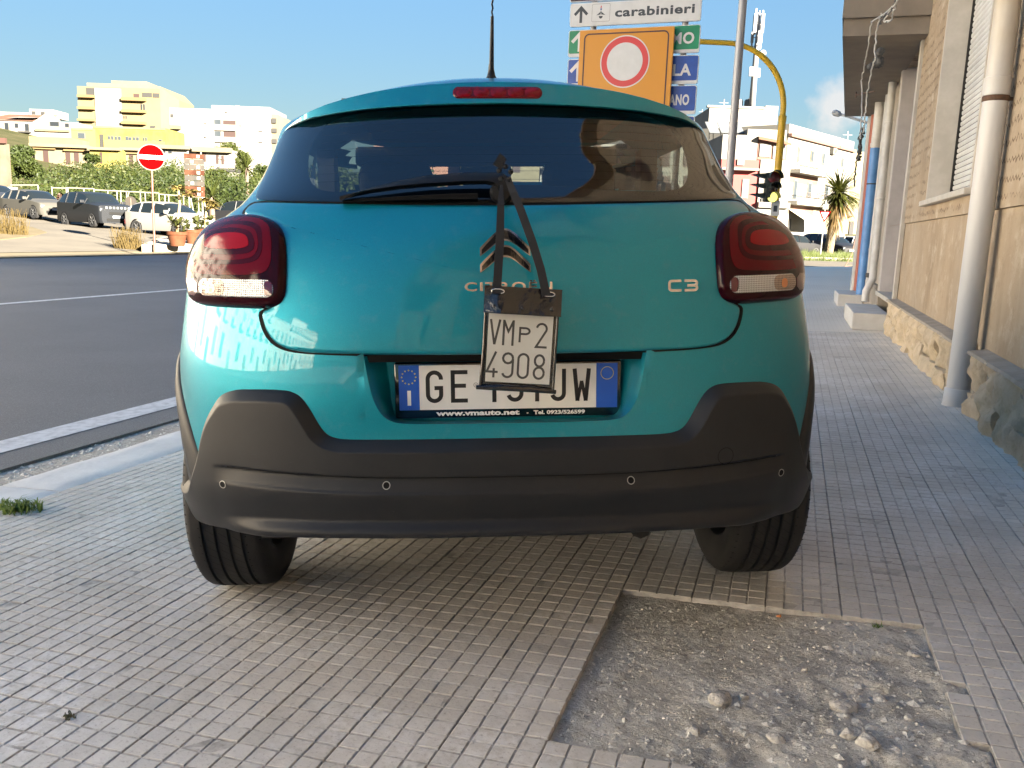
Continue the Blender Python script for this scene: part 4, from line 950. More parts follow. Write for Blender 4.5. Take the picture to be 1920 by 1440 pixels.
def ribbon(name, strokes, material, y, parent, T):
    g = MB()
    for (v, f_) in strokes: g.add([(T(p)[0], y, T(p)[1]) for p in v], f_)
    return g.build(name, material, parent, fixn=False)
def glyph(c, w_, h, t):
    r = min(w_/2, h/4)-t/2; x0, x1, y0, y1 = t/2, w_-t/2, t/2, h-t/2; xm = w_/2; rx = (x1-x0)/2
    A = lambda cy, a0, a1: arc(xm, cy, rx, rx, a0, a1)
    if c == 'G': return [stroke([(x1, y1-rx*1.1)]+A(y1-rx, 0, 180)+A(y0+rx, 180, 360)+[(x1, h*.46), (xm, h*.46)], t)]
    if c == 'E': return [stroke([(x0, 0), (x0, h)], t), stroke([(x0, y1), (w_, y1)], t), stroke([(x0, h*.52), (w_*.9, h*.52)], t), stroke([(x0, y0), (w_, y0)], t)]
    if c == '1': return [stroke([(xm, 0), (xm, h)], t), stroke([(xm-w_*.32, h*.80), (xm, y1)], t)]
    if c == 'I': return [stroke([(xm, 0), (xm, h)], t)]
    if c == '9': return [stroke(A(y1-rx, 0, 360), t), stroke([(x1, y1-rx), (x1, y0+rx)]+A(y0+rx, 0, -165), t)]
    if c == 'J': return [stroke([(x1, h), (x1, y0+rx)]+A(y0+rx, 0, -165), t)]
    if c == 'W': return [stroke([(t*.4, h), (w_*.27, 0)], t), stroke([(w_*.27, 0), (xm, h*.62)], t*.8), stroke([(xm, h*.62), (w_*.73, 0)], t*.8), stroke([(w_*.73, 0), (w_-t*.4, h)], t)]
    if c == 'V': return [stroke([(x0, h), (xm, t*.2)], t), stroke([(xm, t*.2), (x1, h)], t)]
    if c == 'M': return [stroke([(x0, 0), (x0, h)], t), stroke([(x1, 0), (x1, h)], t), stroke([(x0, h-t*.3), (xm, h*.55), (x1, h-t*.3)], t)]
    if c == 'P': return [stroke([(x0, 0), (x0, h)], t), stroke([(x0, y1), (w_*.55, y1)]+arc(w_*.55, h*.74, w_*.45-t/2, h*.26-t/2, 90, -90)+[(x0, h*.48+t/2-.0)], t)]
    if c == '2': return [stroke(A(y1-rx, 170, -20)+[(x0, y0), (w_, y0)], t)]
    if c == '4': return [stroke([(w_*.78, h), (x0, h*.22), (w_, h*.22)], t), stroke([(w_*.66, 0), (w_*.66, h*.36)], t)]
    if c == '0': return [stroke(A(y1-rx, 0, 180)+A(y0+rx, 180, 360), t, True)]
    if c == '8': return [stroke(arc(xm, h*.75-t*.2, rx*.92, h*.25-t*.4, 0, 360, 20), t), stroke(arc(xm, h*.26, rx, h*.26-t/2, 0, 360, 20), t)]
    return []
for ch, x in (('G', -.189), ('E', -.130), ('1', -.0440), ('9', .0015), ('1', .058), ('J', .106), ('W', .1605)):
    w_ = {'E': .040, 'W': .042, '1': .034, 'J': .038}.get(ch, .041); ribbon('plate_letter', glyph(ch, w_, .078, .0098), PBLACK, yp-.0017, npl, lambda p, x=x: (x+p[0], .6235+p[1]))
ribbon('plate_letter', glyph('I', .010, .036, .0085), PRINT, yp-.0017, npl, lambda p: (-.2335+p[0], .618+p[1]))
for k in range(12):
    a = k*pi/6; g = MB(); c = (-.2285+.0165*cos(a), .686+.0165*sin(a)); g.add([(c[0]+.0019*cos(b), yp-.0017, c[1]+.0019*sin(b)) for b in np.linspace(0, 2*pi, 9)[:-1]], [tuple(range(8))]); g.build('star', YELLOW, npl)
ribbon('ring_mark', [stroke(arc(.2425, .690, .0150, .0150, 0, 360, 32), .0014)], YELLOW, yp-.0017, npl, lambda p: p)
ribbon('seal_mark', [stroke(arc(-.0705, .6655, .0052, .0052, 0, 360, 24), .0012), stroke(arc(-.0705, .6655, .0022, .0022, 0, 360, 16), .001)], mat('seal_grey', (.25, .25, .25), .6), yp-.0017, npl, lambda p: p)
for txt, x, size, w_, b in (('www.vmauto.net', -.164, .0165, .197, .0007), ('-', .050, .0135, .004, .0004), ('Tel. 0923/526599', .067, .0125, .123, .0005)):
    vs, fs = text_geo(txt, size, b); ww = max(v[0] for v in vs); g = MB(); g.add([(x+v[0]*w_/ww, pc.y-.0066, .5925+v[1]) for v in vs], fs); g.build('dealer_lettering', PRINT, npl)
g = MB()
for x, z in ((-.2285, .7095), (-.2285, .6105), (.2225, .7105)): g.lathe([(.0026, 0), (.0022, -.0012), (0, -.0014)], 12, 'y', (x, yp-.0012, z))
g.build('plate_screw', BLUE, npl)

# ================================================================== pouch with the second plate, hung on the wiper
VINYL = mat('black_vinyl', (.005, .0055, .008), .10, coat=.6, coatrough=.05, bump=(18, .5, .02)); STRAP = mat('strap_webbing', (.012, .0125, .014), .85, bump=(400, .5, .001)); PAPER = mat('aluminium_plate', (.68, .68, .66), .42, var=(14, (.60, .595, .575)))
GREYPRINT = mat('grey_print', (.055, .055, .055), .6); FILM = glass('clear_pouch_film', (.93, .94, .93), 1.38, .02)
pouch = empty('plate_pouch', matrix=CARM @ Matrix.Translation((.0265, -.640, .785)) @ Matrix.Rotation(radians(4.0), 4, 'Y') @ Matrix.Rotation(radians(-3), 4, 'X'), label='black vinyl pouch holding a square plate, hung by two straps from the rear wiper', cat='plate pouch')
g = MB(); nx, nz_ = 24, 30
def wav(x, z, k=0): return .0035*(float(fbm(np.array(x*22+k), np.array(z*16+k)))-.5)
def sheet(x0, x1, z0, z1, y, amp=1., k=0, taper=0.):
    V = []
    for j in range(nz_):
        for i in range(nx):
            u = i/(nx-1); v_ = j/(nz_-1); z = z0+(z1-z0)*v_; x = (x0+(x1-x0)*u)*(1+taper*(1-v_)); V.append((x, y+amp*wav(x, z, k), z))
    return V, [(j*nx+i, j*nx+i+1, (j+1)*nx+i+1, (j+1)*nx+i) for j in range(nz_-1) for i in range(nx-1)]
g.add(*sheet(-.0825, .0825, -.105, .112, .006, 1)); g.bbox(-.080, -.004, -.107, .080, .006, .110, .003)
g.tube([(-.0905, -.004, -.1085), (-.04, -.008, -.1055), (.03, -.008, -.1055), (.0865, -.005, -.1095)], [.0048, .0075, .0075, .0048], 10)
g.tube([(-.0795, -.004, .06), (-.0790, -.006, -.02), (-.0815, -.005, -.104)], .0035, 8); g.tube([(.0795, -.004, .06), (.0790, -.006, -.02), (.0795, -.005, -.104)], .0035, 8)
pb = g.build('pouch_back', VINYL, pouch, smooth=True, angle=50)
g = MB(); g.box(-.0715, -.0062, -.094, .0705, -.0048, .060); pl2 = g.build('square_plate', PAPER, pouch)
def put(txt, xs_, z, h, w_, t):
    for c, x in zip(txt, xs_):
        ribbon('plate_letter', glyph(c, w_, h, t), GREYPRINT, -.0067, pl2, lambda p: (x+p[0], z+p[1]))
put('VM', (-.0690, -.0395), -.0125, .056, .0255, .0050); put('P', (-.0035,), -.0040, .034, .0255, .0046); put('2', (.0330,), -.0145, .056, .0265, .0048)
put('4908', (-.0720, -.0375, -.0035, .0320), -.0845, .0575, .0270, .0050)
g = MB(); g.add([(x, -.0105+.0018*(float(fbm(np.array(x*30), np.array(z*30)))-.5), z) for z in np.linspace(-.100, .064, 16) for x in np.linspace(-.075, .075, 16)], [(j*16+i, j*16+i+1, (j+1)*16+i+1, (j+1)*16+i) for j in range(15) for i in range(15)])
g.build('pouch_window', FILM, pouch, smooth=True)
# flap with press studs and two eyelets
g = MB(); nx, nz_ = 40, 22; V, fs = sheet(-.0845, .0845, .058, .116, -.0185, 4.5, 5); g.add(V, fs); g.v = [(x, y-.010*max(0., (.112-z)/.054)*(1-.35*cos(x*70)), z) for x, y, z in g.v]; V = [(x, y-.010*max(0., (.112-z)/.054)*(1-.35*cos(x*70)), z) for x, y, z in V]; g.add([(x, y+.004, z) for x, y, z in V], [f_[::-1] for f_ in fs])
g.tube([V[0]]+V[4:nx:5]+[V[nx-1]], .0013, 6)
fl_ = g.build('pouch_flap', VINYL, pouch, smooth=True, angle=60)
for x in (-.062, .0, .064): g = MB(); g.lathe([(.0048, -.020), (.0044, -.0285), (.003, -.0297), (0, -.0299)], 16, 'y', (x, 0, .0725)); g.build('press_stud', VINYL, fl_, smooth=True)
EYE = mat('nickel_eyelet', (.75, .73, .68), .2, metal=1.)
for x in (-.0555, .0545):
    g = MB(); g.tube([(x+.0105*cos(a)*(1 if True else 1)+.003*np.sign(cos(a)), -.0235, .105+.0045*sin(a)) for a in np.linspace(0, 2*pi, 25)], .0015, 8); g.build('eyelet', EYE, fl_, smooth=True)
# straps (in the pouch's own frame)
PI_ = pouch.matrix_world.inverted() @ CARM
def strap(pts, wd, name='strap'):
    g = MB(); P = [PI_ @ Vector(p) for p in pts]; n = len(P); V = []
    for i in range(n):
        t = (P[min(i+1, n-1)]-P[max(0, i-1)]).normalized(); sdir = t.cross(Vector((0, -1, 0))).normalized()*(wd[i]/2)
        V += [P[i]+sdir+Vector((0, -.0008, 0)), P[i]-sdir+Vector((0, -.0008, 0)), P[i]-sdir+Vector((0, .0008, 0)), P[i]+sdir+Vector((0, .0008, 0))]
    fs = [(4*i+k, 4*i+(k+1) % 4, 4*i+4+(k+1) % 4, 4*i+4+k) for i in range(n-1) for k in range(4)]+[(0, 3, 2, 1), (4*n-4, 4*n-3, 4*n-2, 4*n-1)]
    g.add(V, fs); return g.build(name, STRAP, pouch, fixn=True)
strap([(-.006, -.520, 1.128), (-.009, -.555, 1.105), (-.011, -.585, 1.08), (-.015, -.620, 1.0), (-.021, -.648, .93), (-.025, -.660, .889)], [.006, .011, .0155, .0185, .0185, .0185])
strap([(.008, -.525, 1.140), (.018, -.565, 1.108), (.032, -.595, 1.07), (.055, -.628, 1.0), (.072, -.650, .94), (.083, -.662, .884)], [.014, .0165, .018, .0185, .0185, .0185])
g = MB(); kn = [(-.012, -.535, 1.158), (.002, -.540, 1.166), (.014, -.535, 1.155), (.010, -.545, 1.138), (-.008, -.545, 1.140)]
for k, (x, y, z) in enumerate(kn): p = PI_ @ Vector((x, y, z)); g.lathe([(0, -.006), (.0055, -.004), (.0062, 0), (.0055, .004), (0, .006)], 10, 'y', p)
a = PI_ @ Vector((-.010, -.54, 1.166)); g.add([a+Vector(q) for q in ((-.016, 0, .004), (.004, 0, -.006), (.014, 0, .018), (-.002, 0, .030), (-.016, .006, .004), (.004, .006, -.006), (.014, .006, .018), (-.002, .006, .030))], [(0, 1, 2, 3), (7, 6, 5, 4), (0, 4, 5, 1), (1, 5, 6, 2), (2, 6, 7, 3), (3, 7, 4, 0)])
g.build('knot', STRAP, pouch, smooth=True, angle=50)
# ================================================================== the houses along the pavement (local x = across to the right, y = along the street)
def stucco(name, wavy):
    m = bpy.data.materials.new(name); m.use_nodes = True; t = NT(m); v = t.coord(); 
    c = t.ramp(t.noise(v, 1.6, 5, .6), [(.3, (.34, .265, .185)), (.55, (.41, .325, .23)), (.75, (.46, .375, .28))])
    mp = t.node('ShaderNodeMapping'); mp.inputs['Scale'].default_value = (3, 2.2, .55); t.link(v, mp.inputs[0])
    st = t.ramp(t.noise(mp.outputs[0], 1.6, 6, .65), [(.46, (0, 0, 0)), (.62, (.9, .9, .9))]); c = t.mix(t.math('MULTIPLY', st, t.ramp(t.noise(v, 1.3, 4), [(.35, (.1, .1, .1)), (.65, (.75, .75, .75))])), c, (.27, .205, .14))     # rain streaks
    c = t.mix(t.ramp(t.noise(v, 4.5, 6, .7), [(.52, (0, 0, 0)), (.68, (.75, .75, .75))]), c, (.54, .46, .36)); c = t.mix(t.ramp(t.noise(v, 13, 6, .75), [(.55, (0, 0, 0)), (.70, (.65, .65, .65))]), c, (.24, .185, .13)); c = t.mix(t.ramp(t.noise(v, .8, 4, .6), [(.42, (0, 0, 0)), (.62, (.5, .5, .5))]), c, (.30, .25, .19))
    grain = t.noise(v, 70, 4, .7)
    if wavy:
        sp = t.node('ShaderNodeSeparateXYZ'); t.link(v, sp.inputs[0])
        zz = t.math('ADD', sp.outputs[2], t.math('MULTIPLY', t.math('PINGPONG', t.math('ADD', sp.outputs[1], t.math('MULTIPLY', t.noise(v, 9, 3), .06)), .034), .9))
        zz = t.math('ADD', zz, t.math('MULTIPLY', t.noise(v, 5, 4, .7), .10))
        ln = t.math('PINGPONG', zz, .052); lw = t.math('MULTIPLY', t.noise(v, 7, 3), .0125)
        g = t.math('LESS_THAN', ln, lw); patch = t.ramp(t.noise(v, 2.2, 4, .6), [(.40, (0, 0, 0)), (.5, (1, 1, 1))])
        g = t.math('MULTIPLY', g, patch); c = t.mix(t.math('MULTIPLY', g, .85), c, (.105, .07, .045)); h = t.math('SUBTRACT', grain, t.math('MULTIPLY', g, 1.4)); t.bump(h, .55, .012)  # shade and dirt of the combed relief put into the colour as brown lines
    else: t.bump(t.noise(v, 26, 7, .75), .55, .016)
    t.col(c); t.b.inputs['Roughness'].default_value = .92; t.b.inputs['Specular IOR Level'].default_value = .2; return m
M['stucco'] = stucco('ochre_stucco', False); M['stucco_wavy'] = stucco('ochre_combed_stucco', True)
def rubblestone():
    m = bpy.data.materials.new('rough_plinth_stone'); m.use_nodes = True; t = NT(m); v = t.coord()
    c = t.ramp(t.noise(v, 7, 6, .7), [(.28, (.36, .275, .18)), (.48, (.58, .465, .31)), (.68, (.70, .58, .42))])
    c = t.mix(t.ramp(t.noise(v, 2, 4, .6), [(.42, (0, 0, 0)), (.6, (.30, .30, .30))]), c, (.42, .37, .30)); t.col(c); t.b.inputs['Roughness'].default_value = .95
    t.bump(t.noise(v, 38, 8, .75), 1., .02); return m
M['plinth'] = rubblestone()
M['cement'] = mat('cement_cap', (.26, .225, .18), .92, var=(8, (.34, .30, .25)), bump=(40, .5, .008))
M['marble'] = mat('pale_stone_surround', (.40, .375, .33), .6, var=(6, (.48, .455, .41)), bump=(90, .15, .002))
M['greymarble'] = mat('grey_marble', (.40, .385, .385), .45, var=(3, (.50, .48, .48)))
M['shutter'] = mat('white_shutter', (.60, .61, .60), .45, var=(5, (.52, .52, .51)))
M['dark'] = mat('dark_opening', (.015, .014, .013), .8)
M['wood'] = mat('brown_door_wood', (.085, .045, .025), .5, var=(9, (.12, .065, .035)))
M['pvc'] = mat('grey_white_pipe', (.50, .50, .50), .5, var=(3, (.40, .395, .385)), bump=(200, .1, .001)); M['rust'] = mat('rusty_steel', (.06, .035, .025), .8, var=(40, (.12, .06, .03)))
def pipe_material():
    m = bpy.data.materials.new('painted_downpipe'); m.use_nodes = True; t = NT(m); v = t.coord(); sp = t.node('ShaderNodeSeparateXYZ'); t.link(v, sp.inputs[0])
    f = t.math('ADD', sp.outputs[2], t.math('MULTIPLY', t.noise(v, 5, 4), .5))
    c = t.ramp(t.math('DIVIDE', f, 4.0), [(.52, (.50, .50, .50)), (.62, (.45, .42, .37)), (.70, (.40, .335, .24))]); t.col(c); t.b.inputs['Roughness'].default_value = .5; t.bump(t.noise(v, 260, 3), .15, .001); return m
M['pipe'] = pipe_material()
M['blue'] = mat('blue_pipe', (.10, .27, .58), .45, var=(5, (.07, .20, .46))); M['whitepipe'] = mat('white_pipe', (.60, .60, .59), .45, var=(6, (.48, .47, .45))); M['redpipe'] = mat('red_brown_pipe', (.38, .12, .08), .6); M['cable'] = mat('cable', (.05, .05, .05), .7); M['greycable'] = mat('grey_cable', (.42, .41, .39), .7)
house = empty('terraced_house', matrix=STREET, label='ochre stucco house on the pavement with a white shuttered window and stone plinth', cat='house')
XW = 1.135; XU = 1.118
def wall_with_holes(name, x0, x1, y0, y1, z0, z1, holes, material, parent):
    ys = sorted({y0, y1, *[h for q in holes for h in q[:2]]}); zs_ = sorted({z0, z1, *[h for q in holes for h in q[2:]]}); ys = [y for y in ys if y0 <= y <= y1]; zs_ = [z for z in zs_ if z0 <= z <= z1]; g = MB()
    for a, b in zip(ys, ys[1:]):
        for c, d in zip(zs_, zs_[1:]):
            my, mz = (a+b)/2, (c+d)/2
            if any(h[0] < my < h[1] and h[2] < mz < h[3] for h in holes): continue
            g.add([(x0, a, c), (x0, b, c), (x0, b, d), (x0, a, d)], [(0, 3, 2, 1)])
    for (a, b, c, d) in holes:                          # reveals
        c2, d2 = max(c, z0), min(d, z1)
        if c2 >= d2: continue
        g.add([(x0, a, c2), (x1, a, c2), (x1, a, d2), (x0, a, d2)], [(0, 1, 2, 3)]); g.add([(x0, b, c2), (x1, b, c2), (x1, b, d2), (x0, b, d2)], [(0, 3, 2, 1)])
        if d <= z1: g.add([(x0, a, d2), (x0, b, d2), (x1, b, d2), (x1, a, d2)], [(0, 3, 2, 1)])
        if c >= z0: g.add([(x0, a, c2), (x0, b, c2), (x1, b, c2), (x1, a, c2)], [(0, 1, 2, 3)])
    return g.build(name, material, parent)
WIN = (6.66, 8.79, 1.40, 3.55); DOOR = (10.45, 12.05, .40, 3.16); HH = 7.2
upper = [(WIN[0], WIN[1], 3.55+1.9+k*0, 6.6) for k in (0,)]
U2 = [(y, y+1.15, z, z+2.0) for y in (-16, -12, -8, -4, 0.2, 3.6, 7.2, 10.6) for z in (4.9,)]; G2 = [(y, y+1.3, 1.3, 3.3) for y in (-4.4, -8.4)]
wall_with_holes('lower_wall', XW, XW+.3, -20, 12.55, .30, 1.225, [DOOR]+G2, M['stucco'], house)
wall_with_holes('upper_wall', XU, XU+.32, -20, 12.55, 1.228, HH, [WIN, DOOR]+U2+G2, M['stucco_wavy'], house)
g = MB(); g.add([(XU, -20, 1.2275), (XU, 12.55, 1.2275), (XW+.003, 12.55, 1.2275), (XW+.003, -20, 1.2275)], [(0, 1, 2, 3)]); g.build('ledge', M['stucco'], house)
g = MB(); g.box(XW+.45, -20, 0, 9, 12.5, HH-.02); g.box(XU+.0, -20, HH+.001, 9, 12.55, HH+.12); g.box(XU-.35, -20.1, HH-.14, XU-.002, 12.56, HH-.005); g.build('house_body', M['stucco'], house)
for (a, b, c, d) in U2+G2:
    g = MB(); g.box(XW+.2, a, c, XW+.22, b, d); o = g.build('shutter', M['wood'], house)
# plinth: rough blocks, each its own stone
rr = random.Random(11)
def rough_block(name, y0, y1, z0, z1, x0, depth, material, parent, amp=.03, seed=0):
    ny, nz_ = max(4, int((y1-y0)/.022)), max(4, int((z1-z0)/.022)); V = []
    for j in range(nz_+1):
        for i in range(ny+1):
            y = y0+(y1-y0)*i/ny; z = z0+(z1-z0)*j/nz_; e = min(i, ny-i, j*1.0, nz_-j)
            b = amp*(float(fbm(np.array(y*7+seed), np.array(z*9+seed)))-.5)*1.6+amp*.5*(float(fbm(np.array(y*28+seed), np.array(z*28)))-.5)
            x = x0+b+(.020 if e == 0 else .006 if e == 1 else 0); V.append((x, y, z))
    w_ = ny+1; fs = [(j*w_+i, (j+1)*w_+i, (j+1)*w_+i+1, j*w_+i+1) for j in range(nz_) for i in range(ny)]
    top = [nz_*w_+i for i in range(ny+1)]; g = MB(); g.add(V, fs); g.add([V[i] for i in top]+[(x0+depth, V[i][1], V[i][2]+.004) for i in top], [(i, w_+i, w_+i+1, i+1) for i in range(ny)])
    for col in (0, ny):
        idx = [j*w_+col for j in range(nz_+1)]; k = len(idx); g.add([V[i] for i in idx]+[(x0+depth, V[i][1], V[i][2]) for i in idx], [(i, i+1, k+i+1, k+i) if col else (i, k+i, k+i+1, i+1) for i in range(k-1)])
    return g.build(name, material, parent, smooth=True, angle=60)
y = 5.88
segs = []
while y < 10.38:
    w_ = rr.uniform(.32, .62); segs.append((y, min(10.4, y+w_))); y += w_
y = 5.62
while y > 1.2: w_ = rr.uniform(.34, .66); segs.append((y-w_, y)); y -= w_
for k, (a, b) in enumerate(segs):
    zt = .385+rr.uniform(-.008, .008); sp_ = rr.uniform(.15, .24)
    if rr.random() < .55: rough_block('plinth_stone', a, b-.004, -.02, sp_-.004, 1.035, .14, M['plinth'], house, .065, k*3.1); rough_block('plinth_stone', a, b-.006, sp_, zt, 1.04, .14, M['plinth'], house, .07, k*5.7)
    else: rough_block('plinth_stone', a, b-.004, -.02, zt, 1.04, .14, M['plinth'], house, .075, k*4.3)
g = MB(); g.box(1.05, -20, -.1, 1.2, 1.2, .39); g.box(1.075, 1.2, -.1, 1.25, 5.62, .374); g.box(1.075, 5.88, -.1, 1.25, 10.4, .374); g.box(1.14, 5.6, -.1, 1.25, 5.9, .40); g.box(1.0901, 12.05, -.1, 1.25, 12.55, .39); g.build('plinth_core', M['cement'], house)
for a, b in ((1.2, 5.615), (5.885, 10.40)):            # cement cap
    n = int((b-a)/.05); V = []
    for i in range(n+1):
        y = a+(b-a)*i/n; q = .012*(float(fbm(np.array(y*5.), np.array(1.)))-.5); V += [(1.030+q, y, .380), (1.036+q, y, .398+q*.5), (1.137, y, .412)]
    g = MB(); g.add(V, [(3*i+k, 3*i+k+1, 3*i+k+4, 3*i+k+3) for i in range(n) for k in (0, 1)]); g.add([V[0], V[1], V[2]], [(0, 2, 1)]); g.build('plinth_cap', M['cement'], house, smooth=True, angle=40, fixn=True)
# window: surround, sill, roller shutter
win = empty('window'); win.parent = house
g = MB(); g.bbox(XU-.010, WIN[1]-.030, WIN[2], XU+.245, WIN[1]+.001, WIN[3], .004); g.build('jamb', M['marble'], win); g = MB(); g.bbox(XU-.010, WIN[0]-.001, WIN[2], XU+.245, WIN[0]+.030, WIN[3], .004); g.build('jamb', M['marble'], win)
g = MB(); g.bbox(XU-.055, WIN[0]-.055, WIN[2]-.045, XU+.25, WIN[1]+.06, WIN[2]+.001, .006); g.build('sill', M['marble'], win)
g = MB(); g.box(XU-.0035, WIN[0]-.13, WIN[2]-.01, XU+.01, WIN[0]-.0015, WIN[3]); g.build('surround', M['stucco'], win); g = MB(); g.box(XU-.0035, WIN[1]+.0015, WIN[2]-.01, XU+.01, WIN[1]+.10, WIN[3]); g.build('surround', M['stucco'], win)
sl_p = MB(); sl_p.add([(XU+.205, 0, .002), (XU+.198, 0, .010), (XU+.196, 0, .024), (XU+.198, 0, .038), (XU+.207, 0, .0455), (XU+.205, 2.06, .002), (XU+.198, 2.06, .010), (XU+.196, 2.06, .024), (XU+.198, 2.06, .038), (XU+.207, 2.06, .0455)], [(i, i+1, i+6, i+5) for i in range(4)])
sp0 = sl_p.build('slat', M['shutter'], win, smooth=True); 
for k in range(46):
    o = sp0 if k == 0 else sp0.copy()
    if k: COL.objects.link(o)
    o.location = (0, WIN[0]+.033, WIN[2]+.004+.0465*k)
g = MB(); g.box(XU+.209, WIN[0]+.03, WIN[2], XU+.25, WIN[1]-.03, WIN[3]); g.box(XU+.178, WIN[1]-.045, WIN[2], XU+.209, WIN[1]-.0305, WIN[3]); g.build('shutter_guide', M['dark'], win)
# door: deep reveal clad in grey marble, brown leaf
door = empty('doorway'); door.parent = house
g = MB(); g.bbox(XU-.025, DOOR[1]-.035, DOOR[2], XU+.55, DOOR[1]+.001, DOOR[3], .004); g.bbox(XU-.025, DOOR[0]-.001, DOOR[2], XU+.55, DOOR[0]+.035, DOOR[3], .004); g.build('reveal', M['greymarble'], door)
g = MB(); g.bbox(XU-.030, DOOR[0]-.13, DOOR[2], XU+.012, DOOR[0]-.002, DOOR[3]+.09, .004); g.bbox(XU-.030, DOOR[1]+.002, DOOR[2], XU+.012, DOOR[1]+.12, DOOR[3]+.09, .004); g.bbox(XU-.030, DOOR[0]-.001, DOOR[3]+.002, XU+.012, DOOR[1]+.001, DOOR[3]+.09, .004); g.build('architrave', M['marble'], door)
g = MB(); g.box(XU+.40, DOOR[0]+.036, DOOR[2], XU+.44, DOOR[1]-.036, DOOR[3]); g.build('door_leaf', M['wood'], door)
g = MB(); g.bbox(XU-.06, DOOR[0]-.05, DOOR[2]-.05, XU+.5, DOOR[1]+.05, DOOR[2]+.001, .005); g.build('threshold', M['marble'], door)
# stone steps in front of the door
STEPM = mat('white_stone_step', (.54, .535, .52), .6, var=(5, (.46, .45, .43)), bump=(60, .2, .003))
g = MB(); g.bbox(.70, 10.42, .031, 1.085, 12.0, .225, .012); o = g.build('door_step', STEPM); o.matrix_world = STREET; tag(o, 'white stone step block in front of the marble doorway', 'step')
g = MB(); g.bbox(.72, 14.3, .02, 1.085, 15.6, .21, .012); o = g.build('door_step', STEPM); o.matrix_world = STREET; tag(o, 'low white step further along, just before the blue pipe foot', 'step')
# second and third house of the row
def row_house(y0, y1, xw, h, material, label, wins, z0=0.):
    r = empty('terraced_house', matrix=STREET, label=label, cat='house')
    g = MB(); g.box(xw, y0, z0-.1, 9, y1, h); g.box(xw-.25, y0+.01, h+.002, 9, y1-.01, h+.15); g.build('wall', material, r)
    g = MB(); g.box(xw-.05, y0, z0-.1, xw-.001, y1, .45); g.build('plinth', M['cement'], r)
    for (a, b, c, d, mt) in wins:
        g = MB(); g.box(xw-.03, a-.1, c, xw-.002, a, d+.1); g.box(xw-.03, b, c, xw-.002, b+.1, d+.1); g.box(xw-.03, a, d, xw-.002, b, d+.1); g.box(xw-.06, a-.12, c-.05, xw-.002, b+.12, c); f_ = g.build('window', M['marble'], r)
        g = MB(); g.box(xw-.012, a, c, xw-.003, b, d); g.build('pane', mt, f_)
    return r
M['paleplaster'] = mat('pale_plaster', (.42, .37, .30), .9, var=(2, (.36, .31, .25)), bump=(40, .3, .006)); M['greyplaster'] = mat('grey_plaster', (.40, .38, .35), .9, var=(2, (.34, .32, .30)), bump=(40, .3, .006))
row_house(12.58, 16.42, 1.15, 7.2, M['paleplaster'], 'second house of the row, pale plaster, with pipes on its front', [(15.0, 15.9, .5, 2.6, M['wood'])])
row_house(16.46, 34.5, 2.75, 8.0, M['greyplaster'], 'last house of the row at the street corner, grey plaster', [(26, 27.2, .4, 2.9, M['wood']), (30, 31.2, 1.2, 3., M['shutter'])])
# balcony overhead
BALM = mat('balcony_concrete', (.235, .205, .17), .85, var=(3, (.19, .165, .138)), bump=(50, .2, .003)); SOFF = mat('balcony_soffit', (.24, .195, .145), .9, var=(4, (.20, .16, .12)))
bal = empty('balcony', matrix=STREET, label='closed concrete balcony overhanging the pavement above the doorway pipes', cat='balcony')
P = [(.29, 10.05), (1.117, 10.05), (1.149, 16.2), (.63, 16.2)]
g = MB(); g.add([(x, y, 3.13) for x, y in P], [(0, 3, 2, 1)]); g.build('soffit', SOFF, bal)
g = MB(); g.add([(x, y, z) for z in (3.131, 3.30) for x, y in P], [(0, 1, 5, 4), (1, 2, 6, 5), (2, 3, 7, 6), (3, 0, 4, 7), (4, 5, 6, 7)]); g.build('slab_edge', BALM, bal, fixn=True)
Q = [(.27, 10.0), (1.117, 10.0), (1.149, 16.25), (.61, 16.25)]
g = MB(); g.add([(x, y, z) for z in (3.302, 4.40) for x, y in Q], [(0, 1, 5, 4), (1, 2, 6, 5), (2, 3, 7, 6), (3, 0, 4, 7), (4, 5, 6, 7), (0, 3, 2, 1)]); g.build('parapet', BALM, bal, fixn=True)
# balconies further back on the same front (seen in the car's rear window)
for y0 in (-9., -3.6):
    r = empty('balcony', matrix=STREET, label='railed balcony over the pavement on the ochre front, %s' % ('farther back along the street' if y0 < -5 else 'close behind the parked hatchback'), cat='balcony')
    g = MB(); g.box(.15, y0, 3.9, XU-.002, y0+3.2, 4.08); g.build('slab', BALM, r)
    g = MB(); g.box(.17, y0+.02, 5.02, .20, y0+3.18, 5.06); g.box(.2, y0+.02, 5.02, XU-.01, y0+.05, 5.06); g.box(.2, y0+3.15, 5.02, XU-.01, y0+3.18, 5.06); g.build('handrail', M['cable'], r)
    p0 = None
    for k in range(24):
        if p0 is None: g = MB(); g.box(.178, 0, 4.08, .192, .014, 5.02); p0 = g.build('baluster', M['cable'], r); p0.location.y = y0+.04
        else: c = p0.copy(); COL.objects.link(c); c.location.y = y0+.04+.135*k
